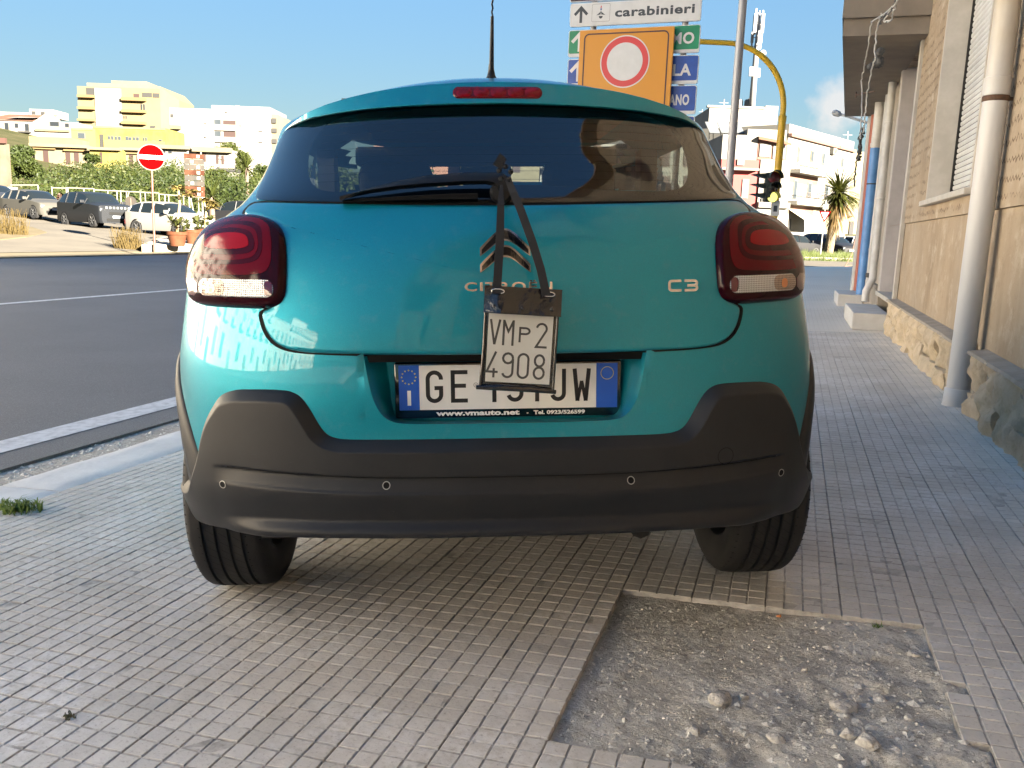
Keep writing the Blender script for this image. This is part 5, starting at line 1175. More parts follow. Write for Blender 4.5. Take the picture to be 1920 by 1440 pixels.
# pipes on the front
def pipe(name, pts, r, material, label, collars=(), cat='pipe', n=16):
    g = MB(); g.tube(pts, r, n); o = g.build(name, material, None, smooth=True, angle=40); o.matrix_world = STREET; tag(o, label, cat)
    for z, dr, h, mt in collars:
        g = MB(); x, y = [interp(z, [p[2] for p in pts], [p[k] for p in pts]) for k in (0, 1)]; g.lathe([(r, 0), (r+dr, .004), (r+dr, h-.004), (r, h)], n, 'z', (x, y, z)); g.build('collar', mt, o, smooth=True, angle=40)
    return o
dp = pipe('downpipe', [(1.03, 5.735, -.02), (1.03, 5.74, 5.2)], .0675, M['pipe'], 'thick grey white downpipe standing in a notch of the stone plinth', [(1.86, .006, .105, M['pipe'])], 'downpipe', 24)
g = MB(); g.lathe([(.0675, 0), (.072, .002), (.072, .030), (.0675, .032)], 24, 'z', (1.03, 5.737, 1.83)); g.box(1.06, 5.73, 1.836, XU, 5.745, 1.856); g.build('pipe_clamp', M['rust'], dp)
g = MB(); g.lathe([(.0675, .12), (.078, .115), (.080, .03), (.090, -.01)], 20, 'z', (1.03, 5.735, .03)); g.build('pipe_foot', M['pvc'], dp, smooth=True)
pipe('gas_pipe', [(1.06, 14.5, .20), (1.06, 14.65, 2.45)], .075, M['blue'], 'blue painted lower part of a drainpipe by the white step', [(1.9, .006, .02, M['cable'])])
pipe('drainpipe', [(1.06, 14.65, 2.455), (1.06, 14.7, 6.9)], .072, M['whitepipe'], 'white upper part of the drainpipe above its blue section', [(2.47, .008, .06, M['whitepipe'])])
pipe('drainpipe', [(.985, 12.60, .22), (.985, 12.62, .36), (1.06, 12.72, .52), (1.06, 12.9, 3.4)], .05, M['whitepipe'], 'white bent drainpipe beside the doorway reveal', [(1.6, .006, .03, M['whitepipe']), (2.6, .006, .03, M['whitepipe'])])
pipe('conduit', [(1.10, 13.9, .2), (1.10, 13.95, 6.8)], .035, M['pvc'], 'thin grey conduit between the white and the blue pipe', [(.9, .006, .04, M['pvc']), (.5, .012, .07, M['cable'])])
pipe('drainpipe', [(1.07, 15.75, .1), (1.07, 15.8, 3.1)], .045, M['redpipe'], 'red brown drainpipe on the second house', [])
pipe('drainpipe', [(1.06, 16.28, .1), (1.06, 16.3, 4.0)], .055, M['pvc'], 'plain grey drainpipe past the red brown one', [])
pipe('conduit', [(1.10, 12.42, 3.3), (1.10, 12.45, 6.9)], .045, M['paleplaster'], 'plaster coloured conduit running up beside the balcony', [])
# cables hanging along the front
def cable(pts, r, material, label, wob=.0, group='slack cables on the house front'):
    P = []
    for a, b in zip(pts, pts[1:]):
        for k in range(8): t = k/8; P.append(tuple(a[i]+(b[i]-a[i])*t+(random.uniform(-wob, wob)) for i in range(3)))
    P.append(pts[-1]); g = MB(); g.tube(P, r*.55, 5); o = g.build('cable', material, None, smooth=True); o.matrix_world = STREET; return tag(o, label, 'cable', group)
def onx(px, py, xw):                                   # pixel -> street frame point on the plane x = xw
    d = ray(px, py); k = -xw/d.dot(LV); p = Vector((0, 0, HCAM))+d*k; q = STREET.inverted() @ p; return (q.x, q.y, q.z)
cable([onx(*p, .50) for p in ((1690, -20), (1680, 8), (1660, 25), (1634, 41))], .013, M['greycable'], 'grey cable bundle sagging from the wall top to the hook')
cable([onx(*p, .50) for p in ((1686, -10), (1672, 18), (1655, 34), (1650, 46))], .010, M['cable'], 'black cable twisted round the grey bundle', .01)
cable([onx(*p, .50) for p in ((1682, 5), (1668, 40), (1657, 42), (1672, 12))], .010, M['greycable'], 'loose white loop of cable under the bundle', .01)
cable([onx(*p, .50) for p in ((1634, 41), (1629, 80), (1623, 112), (1620, 126), (1616, 150), (1615, 215), (1613, 260))], .012, M['greycable'], 'beaded grey cable hanging from the hook past the soffit', .006)
cable([onx(*p, .50) for p in ((1653, 25), (1643, 60), (1640, 110), (1633, 140), (1625, 180), (1622, 215), (1619, 250))], .012, M['greycable'], 'second grey cable hanging beside the beaded one', .006)
cable([onx(*p, .52) for p in ((1613, 255), (1612, 285), (1609, 300), (1612, 270), (1619, 240))], .022, M['cable'], 'knotted cable joint below the balcony', .02)
cable([onx(*p, .52) for p in ((1612, 270), (1605, 310), (1602, 350))], .016, M['cable'], 'black cable dropping from the knotted joint', .01)
g = MB(); c = Vector(onx(1642, 105, .52))
for k in range(9): p = c+Vector((random.uniform(-.04, .04), random.uniform(-.04, .04), random.uniform(-.10, .10))); g.lathe([(0, -.035), (.03, -.02), (.033, .012), (0, .035)], 8, 'z', p)
o = g.build('junction_box', M['cable'], None, smooth=True); o.matrix_world = STREET; tag(o, 'black cluttered cable junction hanging under the balcony', 'junction box')
g = MB(); a = onx(1605, 178, .52); b = onx(1640, 171, .66); g.tube([a, b], .006, 6); g.tube([(a[0]-.0, a[1], a[2]-.04+.04*cos(t)+.0) if False else (a[0], a[1]+.03*sin(t), a[2]+.03*cos(t)) for t in np.linspace(0, 2*pi, 12)], .006, 5)
o = g.build('wall_hook', M['rust']); o.matrix_world = STREET; tag(o, 'rusty eye bolt sticking out of the wall under the balcony', 'hook')
# street lamp on a wall arm beyond the balcony
lamp = empty('street_lamp', matrix=STREET, label='grey street lamp head on a curved arm beyond the balcony', cat='street lamp')
a = onx(1562, 210, -.1); y_ = 26.
def ony(px, py, yv): d = ray(px, py); k = yv/d.dot(UV); q = STREET.inverted() @ (Vector((0, 0, HCAM))+d*k); return Vector((q.x, q.y, q.z))
g = MB(); g.tube([ony(1575, 214, y_), ony(1592, 219, y_), ony(1622, 229, y_), ony(1650, 236, y_)], .035, 8); g.build('arm', M['pvc'], lamp, smooth=True)
g = MB(); p = ony(1560, 210, y_); q = ony(1577, 215, y_); g.tube([p, p.lerp(q, .3), p.lerp(q, .8), q], [.03, .09, .08, .04], 10); g.build('lamp_head', M['pvc'], lamp, smooth=True)

# ================================================================== sign stack on the pavement ahead
SIGNB = mat('sign_back_metal', (.25, .26, .27), .5, metal=.6); SW = mat('sign_white', (.56, .58, .60), .35, var=(7, (.50, .52, .54))); SG = mat('sign_green', (.0, .22, .105), .35, var=(9, (.0, .17, .08))); SBL = mat('sign_blue', (.006, .065, .36), .35, var=(11, (.004, .045, .25))); SYEL = mat('sign_yellow', (.52, .225, .012), .35); SRED = mat('sign_red', (.50, .035, .04), .35); SBK = mat('sign_black', (.035, .045, .06), .5); SDK = mat('sign_brown_dark', (.045, .02, .028), .5)
SD = 8.5; sdir = Vector((sin(radians(70)), -cos(radians(70)), 0)); snor = Vector((-cos(radians(70)), -sin(radians(70)), 0))
c0 = at(1190, 60, SD)
SIGNM = Matrix(((sdir.x, -snor.x, 0, c0.x), (sdir.y, -snor.y, 0, c0.y), (0, 0, 1, 0), (0, 0, 0, 1)))     # local x right, y away, z up
def s2(px, py): d = ray(px, py); k = (c0-Vector((0, 0, HCAM))).dot(snor)/d.dot(snor); q = SIGNM.inverted() @ (Vector((0, 0, HCAM))+d*k); return q.x, q.z
def plate(name, px0, pyT, px1, pyB, material, label, y=0., rad=.02, cat='direction sign', back=SW):
    xa, zt = s2(px0, pyT[0]); xb, zt2 = s2(px1, pyT[1]); _, zb = s2(px0, pyB[0]); _, zb2 = s2(px1, pyB[1]); zt = (zt+zt2)/2; zb = (zb+zb2)/2
    r = empty(name, matrix=SIGNM, label=label, cat=cat)
    g = MB(); g.prism([(p[0], p[1]) for p in rrect(xa, zb, xb, zt, rad)], 'y', y, y+.025); g.build('panel', back, r)
    g = MB(); g.prism([(p[0], p[1]) for p in rrect(xa+.006, zb+(.030 if material in (SG, SBL) else .006), xb-.006, zt-.006, rad*.8)], 'y', y-.0015, y-.0002); g.build('field', material, r)
    return r, xa, zb, xb, zt
def sgeo(name, vs, fs, material, parent, y): g = MB(); g.add([(v[0], y, v[1]) for v in vs], fs); return g.build(name, material, parent)
def stxt(txt, x, z, size, w_, material, parent, y, b=.004, align='LEFT'):
    vs, fs = text_geo(txt, size, b, 'LEFT', 0, 1.08); a, ww = min(v[0] for v in vs), max(v[0] for v in vs); k = w_/(ww-a) if w_ else 1
    return sgeo('lettering', [(x+(v[0]-a)*k, z+v[1]) for v in vs], fs, material, parent, y)
def arrow_up(parent, x, z, s, material, y, half=False):
    t = .036*s/.2; p = [((x, z), (x, z+.93*s))]; v, f_ = stroke([(x, z), (x, z+.9*s)], t); sgeo('arrow', v, f_, material, parent, y)
    v, f_ = stroke([(x-.42*s, z+.50*s), (x, z+.93*s)]+([] if half else [(x+.42*s, z+.50*s)]), t); sgeo('arrow', v, f_, material, parent, y-.0003)
sg, xa, zb, xb, zt = plate('direction_sign', 1070, (4, -4), 1316, (51, 38), SW, 'white direction sign reading carabinieri with an upward arrow, topmost of the stack')
W_ = xb-xa; H_ = zt-zb
arrow_up(sg, xa+.088*W_, zb+.15*H_, .70*H_, SBK, -.0022)
v, f_ = stroke(rrect(xa+.175*W_, zb+.17*H_, xa+.315*W_, zb+.92*H_, .012), .0022, True); sgeo('emblem_border', v, f_, SBK, sg, -.0021)
ex, ez = xa+.245*W_, zb+.25*H_; k = H_
sgeo('hat', [(ex-.21*k, ez+.19*k), (ex-.10*k, ez+.27*k), (ex, ez+.36*k), (ex+.10*k, ez+.27*k), (ex+.21*k, ez+.19*k), (ex, ez+.225*k)], [(0, 1, 2, 5), (5, 2, 3, 4)], SBK, sg, -.0022)
sgeo('hat', [(ex+.09*k*cos(a), ez+.155*k+.11*k*sin(a)) for a in np.linspace(pi, 2*pi, 12)], [tuple(range(12))], SBK, sg, -.0022)
sgeo('plume', [(ex-.030*k, ez+.50*k), (ex-.012*k, ez+.60*k), (ex+.012*k, ez+.60*k), (ex+.030*k, ez+.50*k)], [(0, 1, 2, 3)], SRED, sg, -.0024)
sgeo('plume', [(ex, ez+.36*k), (ex+.042*k, ez+.46*k), (ex, ez+.49*k), (ex-.042*k, ez+.46*k)], [(0, 1, 2, 3)], SBL, sg, -.0024)
v, f_ = stroke(arc(ex, ez+.27*k, .030*k, .030*k, 0, 360, 16), .010*k, True); sgeo('cockade', v, f_, SW, sg, -.0026)
stxt('carabinieri', xa+.355*W_, zb+.345*H_, .50*H_*1.05, .60*W_, SBK, sg, -.0022, .0035)
sg2, xa, zb, xb, zt = plate('direction_sign', 1067, (58, 45), 1314, (107, 98), SG, 'green direction sign half hidden behind the yellow panel, second from the top'); H_ = zt-zb; W_ = xb-xa
arrow_up(sg2, xa+.088*W_, zb+.19*H_, .72*H_, SW, -.0022); stxt('MO', xa+.795*W_, zb+.34*H_, .56*H_, .165*W_, SW, sg2, -.0022, .004)
sg3, xa, zb, xb, zt = plate('direction_sign', 1065, (112, 102), 1311, (165, 154), SBL, 'upper blue direction sign whose visible letters read LA'); H_ = zt-zb; W_ = xb-xa
arrow_up(sg3, xa+.085*W_, zb+.18*H_, .72*H_, SW, -.0022); stxt('LA', xa+.815*W_, zb+.30*H_, .56*H_, .135*W_, SW, sg3, -.0022, .004)
sg4, xa, zb, xb, zt = plate('direction_sign', 1064, (169, 156), 1307, (222, 208), SBL, 'lower blue direction sign whose visible letters read ANO'); H_ = zt-zb; W_ = xb-xa
arrow_up(sg4, xa+.085*W_, zb+.18*H_, .72*H_, SW, -.0022); stxt('ANO', xa+.800*W_, zb+.33*H_, .50*H_, .150*W_, SW, sg4, -.0022, .0045)
plate('direction_sign', 1064, (226, 212), 1303, (276, 262), SBL, 'blue direction sign at the bottom of the stack, mostly behind the car roof')
plate('direction_sign', 1071, (-62, -72), 1318, (1, -7), SDK, 'dark brown direction sign above the carabinieri sign')
sg5, xa, zb, xb, zt = plate('temporary_sign', 1091, (60, 52), 1267, (232, 222), SYEL, 'yellow temporary panel with a red ringed white no vehicles circle', -.06, .012, 'road sign', SYEL); H_ = zt-zb; W_ = xb-xa
v, f_ = stroke(rrect(xa+.055*W_, zb+.04*H_, xb-.055*W_, zt-.045*H_, .045), .013, True); sgeo('border', v, f_, SDK, sg5, -.0625)
cx, cz = s2(1174, 118); R_ = (s2(1220, 116)[0]-s2(1128, 121)[0])/2
for nm, r0, r1, mt, yy in (('outer_ring', 0, 1, SW, -.0630), ('red_ring', 0, .955, SRED, -.0636), ('white_disc', 0, .725, SW, -.0642)):
    sgeo(nm, [(cx+R_*r1*cos(a), cz+R_*r1*sin(a)) for a in np.linspace(0, 2*pi, 49)[:-1]], [tuple(range(48))], mt, sg5, yy)
for dx in (-.42, .46):
    g = MB(); g.tube([(dx, .06, -.05), (dx, .06, 4.2)], .03, 12); o = g.build('sign_post', SIGNB, None, smooth=True, angle=50); o.matrix_world = SIGNM; tag(o, 'grey steel post carrying the stacked direction signs, %s of the pair' % ('left' if dx < 0 else 'right'), 'sign post', 'posts of the sign stack')
# plain grey pole behind
p = at(1370, 300, 11.5); g = MB(); g.tube([(p.x, p.y, -.1), (p.x, p.y, 7.5)], [.055, .048], 14); tag(g.build('lamp_post', mat('galvanised_pole', (.33, .34, .36), .5, metal=.3), None, smooth=True, angle=50), 'plain grey pole between the sign stack and the yellow signal pole', 'pole')
# yellow signal pole with curved arm
YP = mat('yellow_pole_paint', (.58, .36, .012), .45, var=(6, (.46, .28, .015))); D = 19.
b = at(1452, 395, D); tl = empty('traffic_light', (b.x, b.y, 0), label='yellow signal pole with an arm arched over the road and a three lens signal', cat='traffic light')
loc = lambda p: Vector(p)-Vector((b.x, b.y, 0)); zt_ = at(1467, 205, D).z; top = at(1350, 80, D).z; x1 = at(1456, 200, D).x-b.x
pts = [(0, 0, -.1), (0, 0, zt_-.2)]; rad = .105
g = MB(); g.tube(pts, .078, 14)
R1 = top-zt_; g.tube([(0, 0, zt_-.25), (0, 0, zt_)]+[(-R1*1.0*(1-cos(a)), 0, zt_+R1*sin(a)) for a in np.linspace(.08, pi/2, 16)]+[(-R1-1.6, 0, top+.02)], [.062]*12+[.055]*7, 12); g.lathe([(.062, 0), (.085, -.02), (.085, -.12)], 14, 'z', (0, 0, zt_-.12)); g.build('pole', YP, tl, smooth=True, angle=50)
SIGB = mat('signal_housing', (.012, .02, .016), .5); RL = mat('red_signal_lens', (.10, .012, .012), .2, coat=1.); AL = mat('amber_signal_lens', (.05, .03, .012), .2, coat=1.); GL = mat('lit_signal_lens', (.5, .5, .1), .3, emit=(.85, .80, .18, .12))
z1 = at(1440, 325, D).z; z0 = at(1445, 380, D).z; hx = at(1441, 350, D).x-b.x; hs = (z1-z0)/3
g = MB(); g.bbox(hx-.14, -.30, z0, hx+.12, -.10, z1, .03); g.tube([(hx+.1, -.15, z0+.3), (0, 0, z0+.3)], .03, 6); g.tube([(hx+.1, -.15, z1-.2), (0, 0, z1-.2)], .03, 6); g.build('signal_housing', SIGB, tl, smooth=True, angle=40)
for k, mt in enumerate((GL, AL, RL)):
    zc = z0+hs*(k+.5); r_ = .105 if k < 2 else .13
    g = MB(); g.lathe([(r_, 0), (r_*.7, -.03), (0, -.045)], 20, 'y', (hx+.02, -.302, zc)); o = g.build('signal_lens', mt, tl, smooth=True)
    g = MB(); g.lathe([(r_+.005, 0), (r_+.012, -.20)], 20, 'y', (hx+.02, -.30, zc), radians(-10), radians(190)); g.lathe([(r_+.015, -.2), (r_+.003, -.2)], 20, 'y', (hx+.02, -.30, zc), radians(-10), radians(190)); g.build('visor', SIGB, o, smooth=True)
    g = MB(); g.prism([(hx-.14, zc-.02), (hx-.14, zc+hs*.42), (hx-.42, zc+hs*.30), (hx-.42, zc+.05)], 'y', -.30, -.06); g.build('visor', SIGB, o)
g = MB(); q = at(1452, 391, D).z; g.box(-.10, -.09, q-.16, .08, -.079, q+.16); g.build('sticker', SW, tl); g = MB(); g.box(-.05, -.092, q-.07, .03, -.0905, q+.06); g.build('sticker_print', SBK, tl)
# ================================================================== far side of the road: verge, island, side street, cars
def strip(name, pts_px, zf, material, kind='structure', zoff=0.):
    pass
def gz(p): return ground_z(p)
def on_ground(px, py):                                 # where the sight line meets the ground sheet
    d = ray(px, py); t = 4.
    for _ in range(6000):
        p = Vector((0, 0, HCAM))+d*t
        L = p.dot(LV); z = float(hill(L)) if L > 20.5 else -.2
        if p.z <= z: return Vector((p.x, p.y, z))
        t *= 1.002
    return p
VIEW = [(20.45, .03), (22, .035), (24, .04)]
def sheet_sL(name, ss_, Ls_, dz, material, kind='structure'):
    V = [sL(s, L, (float(hill(L)) if L > 20.5 else -.2)+dz) for s in ss_ for L in Ls_]; n = len(Ls_); g = MB()
    g.add(V, [(j*n+i, (j+1)*n+i, (j+1)*n+i+1, j*n+i+1) for j in range(len(ss_)-1) for i in range(n-1)])
    return tag(g.build(name, material), kind=kind)
sheet_sL('verge', [-90, -40, 0, 20, 40, 80, 140], [20.35, 21.2, 22.5], .012, M['sand'])
sheet_sL('side_street', [-40, 0, 20, 40, 80], [21.6, 24, 28, 31, 34, 36, 40, 46], .028, M['sideroad'])
# raised island with kerb on the right of the side street
def island(name, ring, h, top_m, kerb_m):
    r = tag(bpy.data.objects.new(name, None), kind='structure'); COL.objects.link(r)
    n = len(ring); P = [Vector((p.x, p.y, gz(p))) for p in ring]; g = MB(); c = sum(P, Vector())/n
    g.add([p+Vector((0, 0, h-.004)) for p in P]+[c+Vector((0, 0, h-.004))], [(i, (i+1) % n, n) for i in range(n)]); g.build('island_top', top_m, r)
    k = 0
    for i in range(n):                                 # kerb stones
        a, b = P[i], P[(i+1) % n]; m_ = max(1, round((b-a).length/1.0))
        for j in range(m_):
            p, q = a.lerp(b, j/m_), a.lerp(b, (j+1)/m_); q = q+(p-q).normalized()*.012; nn = (c-p); nn.z = 0; nn = nn.normalized()*.16
            g = MB(); zt = Vector((0, 0, h)); zb = Vector((0, 0, -.2))
            g.add([p+zb, q+zb, q+nn+zb, p+nn+zb, p+zt, q+zt, q+nn+zt, p+nn+zt], [(0, 1, 5, 4), (1, 2, 6, 5), (2, 3, 7, 6), (3, 0, 4, 7), (4, 5, 6, 7)]); g.build('kerb_stone', kerb_m, r, fixn=True)
    return r
KW = mat('white_kerb', (.20, .18, .14), .85, spec=.1, var=(3, (.15, .135, .105))); ITOP = mat('island_paving', (.16, .145, .125), .9, var=(2, (.22, .195, .16)))
e1 = at(266, 470, 29.6); e2 = at(420, 470, 33.5); e3 = at(430, 448, 39); e4 = at(300, 449, 35)
island('traffic_island', [e1, e2, e3, e4], .26, ITOP, KW)
def at_gz(px, D, extra=0.): p = at(px, 440, D); return Vector((p.x, p.y, gz(p)+extra))
# sandy corner at the far left
V = [on_ground(0, 452)+Vector((0, 0, .06)), on_ground(50, 447)+Vector((0, 0, .06)), on_ground(88, 438)+Vector((0, 0, .06)), on_ground(60, 428)+Vector((0, 0, .06)), on_ground(0, 424)+Vector((0, 0, .06)), on_ground(-60, 430)+Vector((0, 0, .06)), on_ground(-60, 455)+Vector((0, 0, .06))]
g = MB(); g.add(V, [tuple(range(7))]); g.add(V+[p-Vector((0, 0, .3)) for p in V], [(i, (i+1) % 7, 7+(i+1) % 7, 7+i) for i in range(7)]); tag(g.build('sandy_corner', mat('pale_sand', (0.1105, 0.0902, 0.0562), .95, spec=.1, var=(1.5, (0.0850, 0.0697, 0.0429)))), kind='structure')
# --- no entry sign
NE_ = empty('road_sign', at_gz(289, 29.9, .24), radians(25), 'round red no entry sign on a brown pole beside the plant pots', 'road sign')
NERED = mat('no_entry_red', (.060, .0006, .0008), .8, spec=.0); NEW = mat('no_entry_white', (.10, .095, .085), .7, spec=.05); BRP = mat('brown_pole', (0.0600, 0.0210, 0.0120), .6, var=(9, (0.0840, 0.0360, 0.0210)))
zc = at(283, 295, 29.9).z-NE_.location.z; rd = 23.5/F*29.9*1.0; lx = (at(283, 295, 29.9).x-at(289, 453, 29.9).x)
g = MB(); g.tube([(0, 0, -.3), (lx, 0, zc+.2)], .038, 10); g.build('pole', BRP, NE_, smooth=True, angle=50)
g = MB(); g.lathe([(0, -.045), (rd*.985, -.045), (rd, -.04), (rd, -.03), (0, -.03)], 40, 'y', (lx, 0, zc)); g.build('rim', NEW, NE_)
g = MB(); g.lathe([(0, -.0465), (rd*.93, -.0465)], 40, 'y', (lx, 0, zc)); g.build('red_disc', NERED, NE_)
g = MB(); g.box(lx-rd*.90, -.050, zc-rd*.155, lx+rd*.90, -.048, zc+rd*.155); g.build('white_bar', mat('bar_white', (.30, .29, .27), .5), NE_)
# --- terracotta pots with tall succulents
TERRA = mat('terracotta', (0.0544, 0.0180, 0.0084), .85, spec=.1, var=(5, (0.0672, 0.0270, 0.0134))); LEAFY = leafmat('succulent_leaf', (0.0252, 0.0304, 0.0056), (0.0441, 0.0490, 0.0105), 3); YEL = leafmat('dry_yellow_leaf', (0.1120, 0.0875, 0.0245), (0.1540, 0.1190, 0.0350), 3); STALK = mat('pale_stalk', (.16, .12, .06), .8)
def potted(px, D, pw, ph, hs, label, seed, tall=True):
    p = at_gz(px, D, .256 if D < 34 else .26); r = empty('potted_plant', p, 0, label, 'potted plant', 'terracotta pots on the traffic island'); rr = random.Random(seed); w_ = pw/2
    g = MB(); g.lathe([(0, 0), (w_*.66, 0), (w_*.90, ph*.78), (w_, ph*.79), (w_, ph), (w_*.90, ph), (w_*.86, ph*.9), (0, ph*.88)], 26); g.build('pot', TERRA, r, smooth=True, angle=35)
    g = MB()
    def rosette(c, n, l, wd, up=.5):
        for k in range(n):
            a = rr.uniform(0, 6.28); e = rr.uniform(.1, 1.2)*up; ll = l*rr.uniform(.6, 1.1); d = Vector((cos(a)*cos(e), sin(a)*cos(e), sin(e))); s_ = Vector((-sin(a), cos(a), 0))*wd
            m_ = c+d*ll*.55; t = c+d*ll+Vector((0, 0, -ll*.25)); g.add([c-s_*.5, c+s_*.5, m_+s_, m_-s_, t], [(0, 1, 2, 3), (3, 2, 4)])
    for _ in range(7): rosette(Vector((rr.uniform(-w_, w_)*.7, rr.uniform(-w_, w_)*.7, ph+rr.uniform(0, .35))), 16, .42, .035, .9)
    tag(g.build('leaves', LEAFY, r), kind='stuff')
    if tall:
        pts = [Vector((0, 0, ph*.9)), Vector((.06, 0, ph+.5)), Vector((.13, 0, ph+.95)), Vector((.10, 0, hs))]
        g = MB(); g.tube(pts, [.06, .05, .045, .04], 8); g.build('stalk', STALK, r, smooth=True)
        g = MB(); rosette(pts[-1], 60, .55, .055, .55)
        for _ in range(3): rosette(pts[-1]+Vector((rr.uniform(.1, .6), rr.uniform(-.2, .2), rr.uniform(-.25, .0))), 30, .42, .05, .5)
        tag(g.build('dry_crown', YEL, r), kind='stuff')
    return r
potted(332, 30.6, .72, .50, 1.95, 'large terracotta pot nearest the no entry sign with a tall yellow topped stalk', 1)
potted(361, 32.6, .62, .52, 1.2, 'middle terracotta pot of green succulents on the island', 2, False)
potted(384, 33.5, .66, .55, 1.55, 'terracotta pot beside the parked teal car with a shorter dry stalk', 3)
def dry_tuft(px, py, D, n, h, r, label, cm=None):
    p = on_ground(px, py) if D is None else at_gz(px, D, .03); g = MB(); rr = random.Random(px)
    for _ in range(n):
        a = rr.uniform(0, 6.28); d = r*sqrt(rr.random()); x, y = d*cos(a), d*sin(a)*.7; hh = h*rr.uniform(.4, 1.1); b = rr.uniform(0, 6.28); lx_, ly_ = .45*hh*cos(b)*rr.random(), .45*hh*sin(b)*rr.random(); w_ = .010
        g.add([(x-w_, y, 0), (x+w_, y, 0), (x+lx_+w_*.4, y+ly_, hh), (x+lx_-w_*.4, y+ly_, hh)], [(0, 1, 2, 3)])
    o = g.build('dry_grass_tuft', cm or DRY); o.location = p; return tag(o, label, 'dry grass')
DRY = leafmat('sun_dried_grass', (0.0549, 0.0383, 0.0125), (0.0845, 0.0605, 0.0215), 5)
dry_tuft(240, 468, None, 260, .75, .48, 'dry grass tuft on the road edge in front of the no entry sign')
dry_tuft(355, 467, None, 60, .2, .5, 'low dry weeds along the island kerb'); dry_tuft(6, 440, None, 300, .9, .9, 'dry grass clump on the sandy corner at the far left')
# --- tourist board
bx = empty('tourist_sign', at_gz(365, 45, 0), radians(22), 'rusty brown and grey board of stacked tourist direction plates on two poles', 'tourist sign'); bz = bx.location
RB = mat('rusty_brown_plate', (0.0238, 0.0084, 0.0049), .8, spec=.05, var=(2.5, (0.0455, 0.0196, 0.0112))); RG = mat('worn_grey_plate', (0.0245, 0.0245, 0.0231), .8, spec=.05, var=(2.5, (0.0385, 0.0315, 0.0252))); WB = mat('white_symbol', (0.0980, 0.0980, 0.0910), .6); GP = mat('pale_pole', (.16, .155, .14), .6)
xl = at(347, 330, 45).x-bz.x; xr = at(382, 330, 45).x-bz.x; zt_ = at(365, 288, 45).z-bz.z; zb_ = at(365, 369, 45).z-bz.z; hh = (zt_-zb_)/8
for k in range(8):
    g = MB(); z = zt_-hh*(k+1); g.box(xl, -.05, z+.012, xr, -.02, z+hh-.012); pl_ = g.build('direction_plate', RG if k in (1, 2, 4, 5) else RB, bx)
    g = MB(); xx = xl+(xr-xl)*(.30 if k in (1, 5) else .62); g.box(xx, -.056, z+hh*.22, xx+(xr-xl)*.16, -.051, z+hh*.78); g.build('symbol', WB, pl_)
for px_, x2 in ((354, 366), (377, 391)):
    x = at(px_, 330, 45).x-bz.x; g = MB(); g.tube([(x, 0, -.2), (x, 0, zt_+.1)], .035, 8); g.tube([(x, 0, zb_+.4), (x+.35, .1, 0)], .025, 6); g.build('pole', GP, bx)
# --- back of a round sign between the cars
r = empty('road_sign', at_gz(248, 46, 0), 0, 'rusty back of a round road sign between the dark suv and the white car', 'road sign'); g = MB(); g.tube([(0, 0, 0), (0, 0, 1.5)], .04, 8); g.build('pole', BRP, r); g = MB(); g.lathe([(0, -.02), (.30, -.02), (.30, .02), (0, .02)], 24, 'y', (0, 0, 1.3)); g.build('disc', RG, r)
# --- fence posts and rails in front of the shrubs
FM = mat('pale_fence_tube', (0.1200, 0.1110, 0.0840), .7); fr = empty('wire_fence', label='pale tubular frame fence running behind the parked cars below the shrubs', cat='fence')
def fpt(px, py, D): return at(px, py, D)
FD = 56
posts = [(71, 347), (97, 350), (124, 352), (127, 352), (157, 353), (176, 354), (202, 357), (219, 357), (226, 357), (237, 359), (263, 362), (272, 361), (298, 364), (309, 365), (316, 366), (344, 369), (372, 371), (400, 373)]
for px_, py_ in posts:
    a = fpt(px_, py_, FD); g = MB(); g.tube([(a.x, a.y, gz(a)-.1), a], .035, 6); g.build('post', FM, fr)
for a_, b_ in (((20, 347), (71, 347)), ((97, 352), (124, 353)), ((124, 352), (176, 354)), ((176, 356), (298, 362)), ((298, 364), (400, 372))):
    g = MB(); g.tube([fpt(*a_, FD), fpt(*b_, FD)], .04, 6); g.build('rail', FM, fr)
for a_, b_ in (((55, 357), (62, 372)), ((203, 374), (212, 384)), ((237, 380), (242, 360))): g = MB(); g.tube([fpt(*a_, FD-.1), fpt(*b_, FD-.1)], .03, 5); g.build('brace', FM, fr)
r = empty('gate_pillar', label='white gate pillar with a grey metal gate at the far left', cat='gate'); a = at(22, 386, 54); b = at(28, 351, 54); g = MB(); g.box(a.x-.2, a.y, gz(a), a.x+.22, a.y+.4, b.z); g.build('pillar', mat('pillar_white', (0.1540, 0.1470, 0.1260), .9), r); g = MB(); c = at(-6, 380, 54); g.box(c.x, a.y+.15, gz(a), a.x-.24, a.y+.2, b.z-.15); g.build('gate_leaf', mat('gate_grey', (0.0560, 0.0595, 0.0630), .6), r)

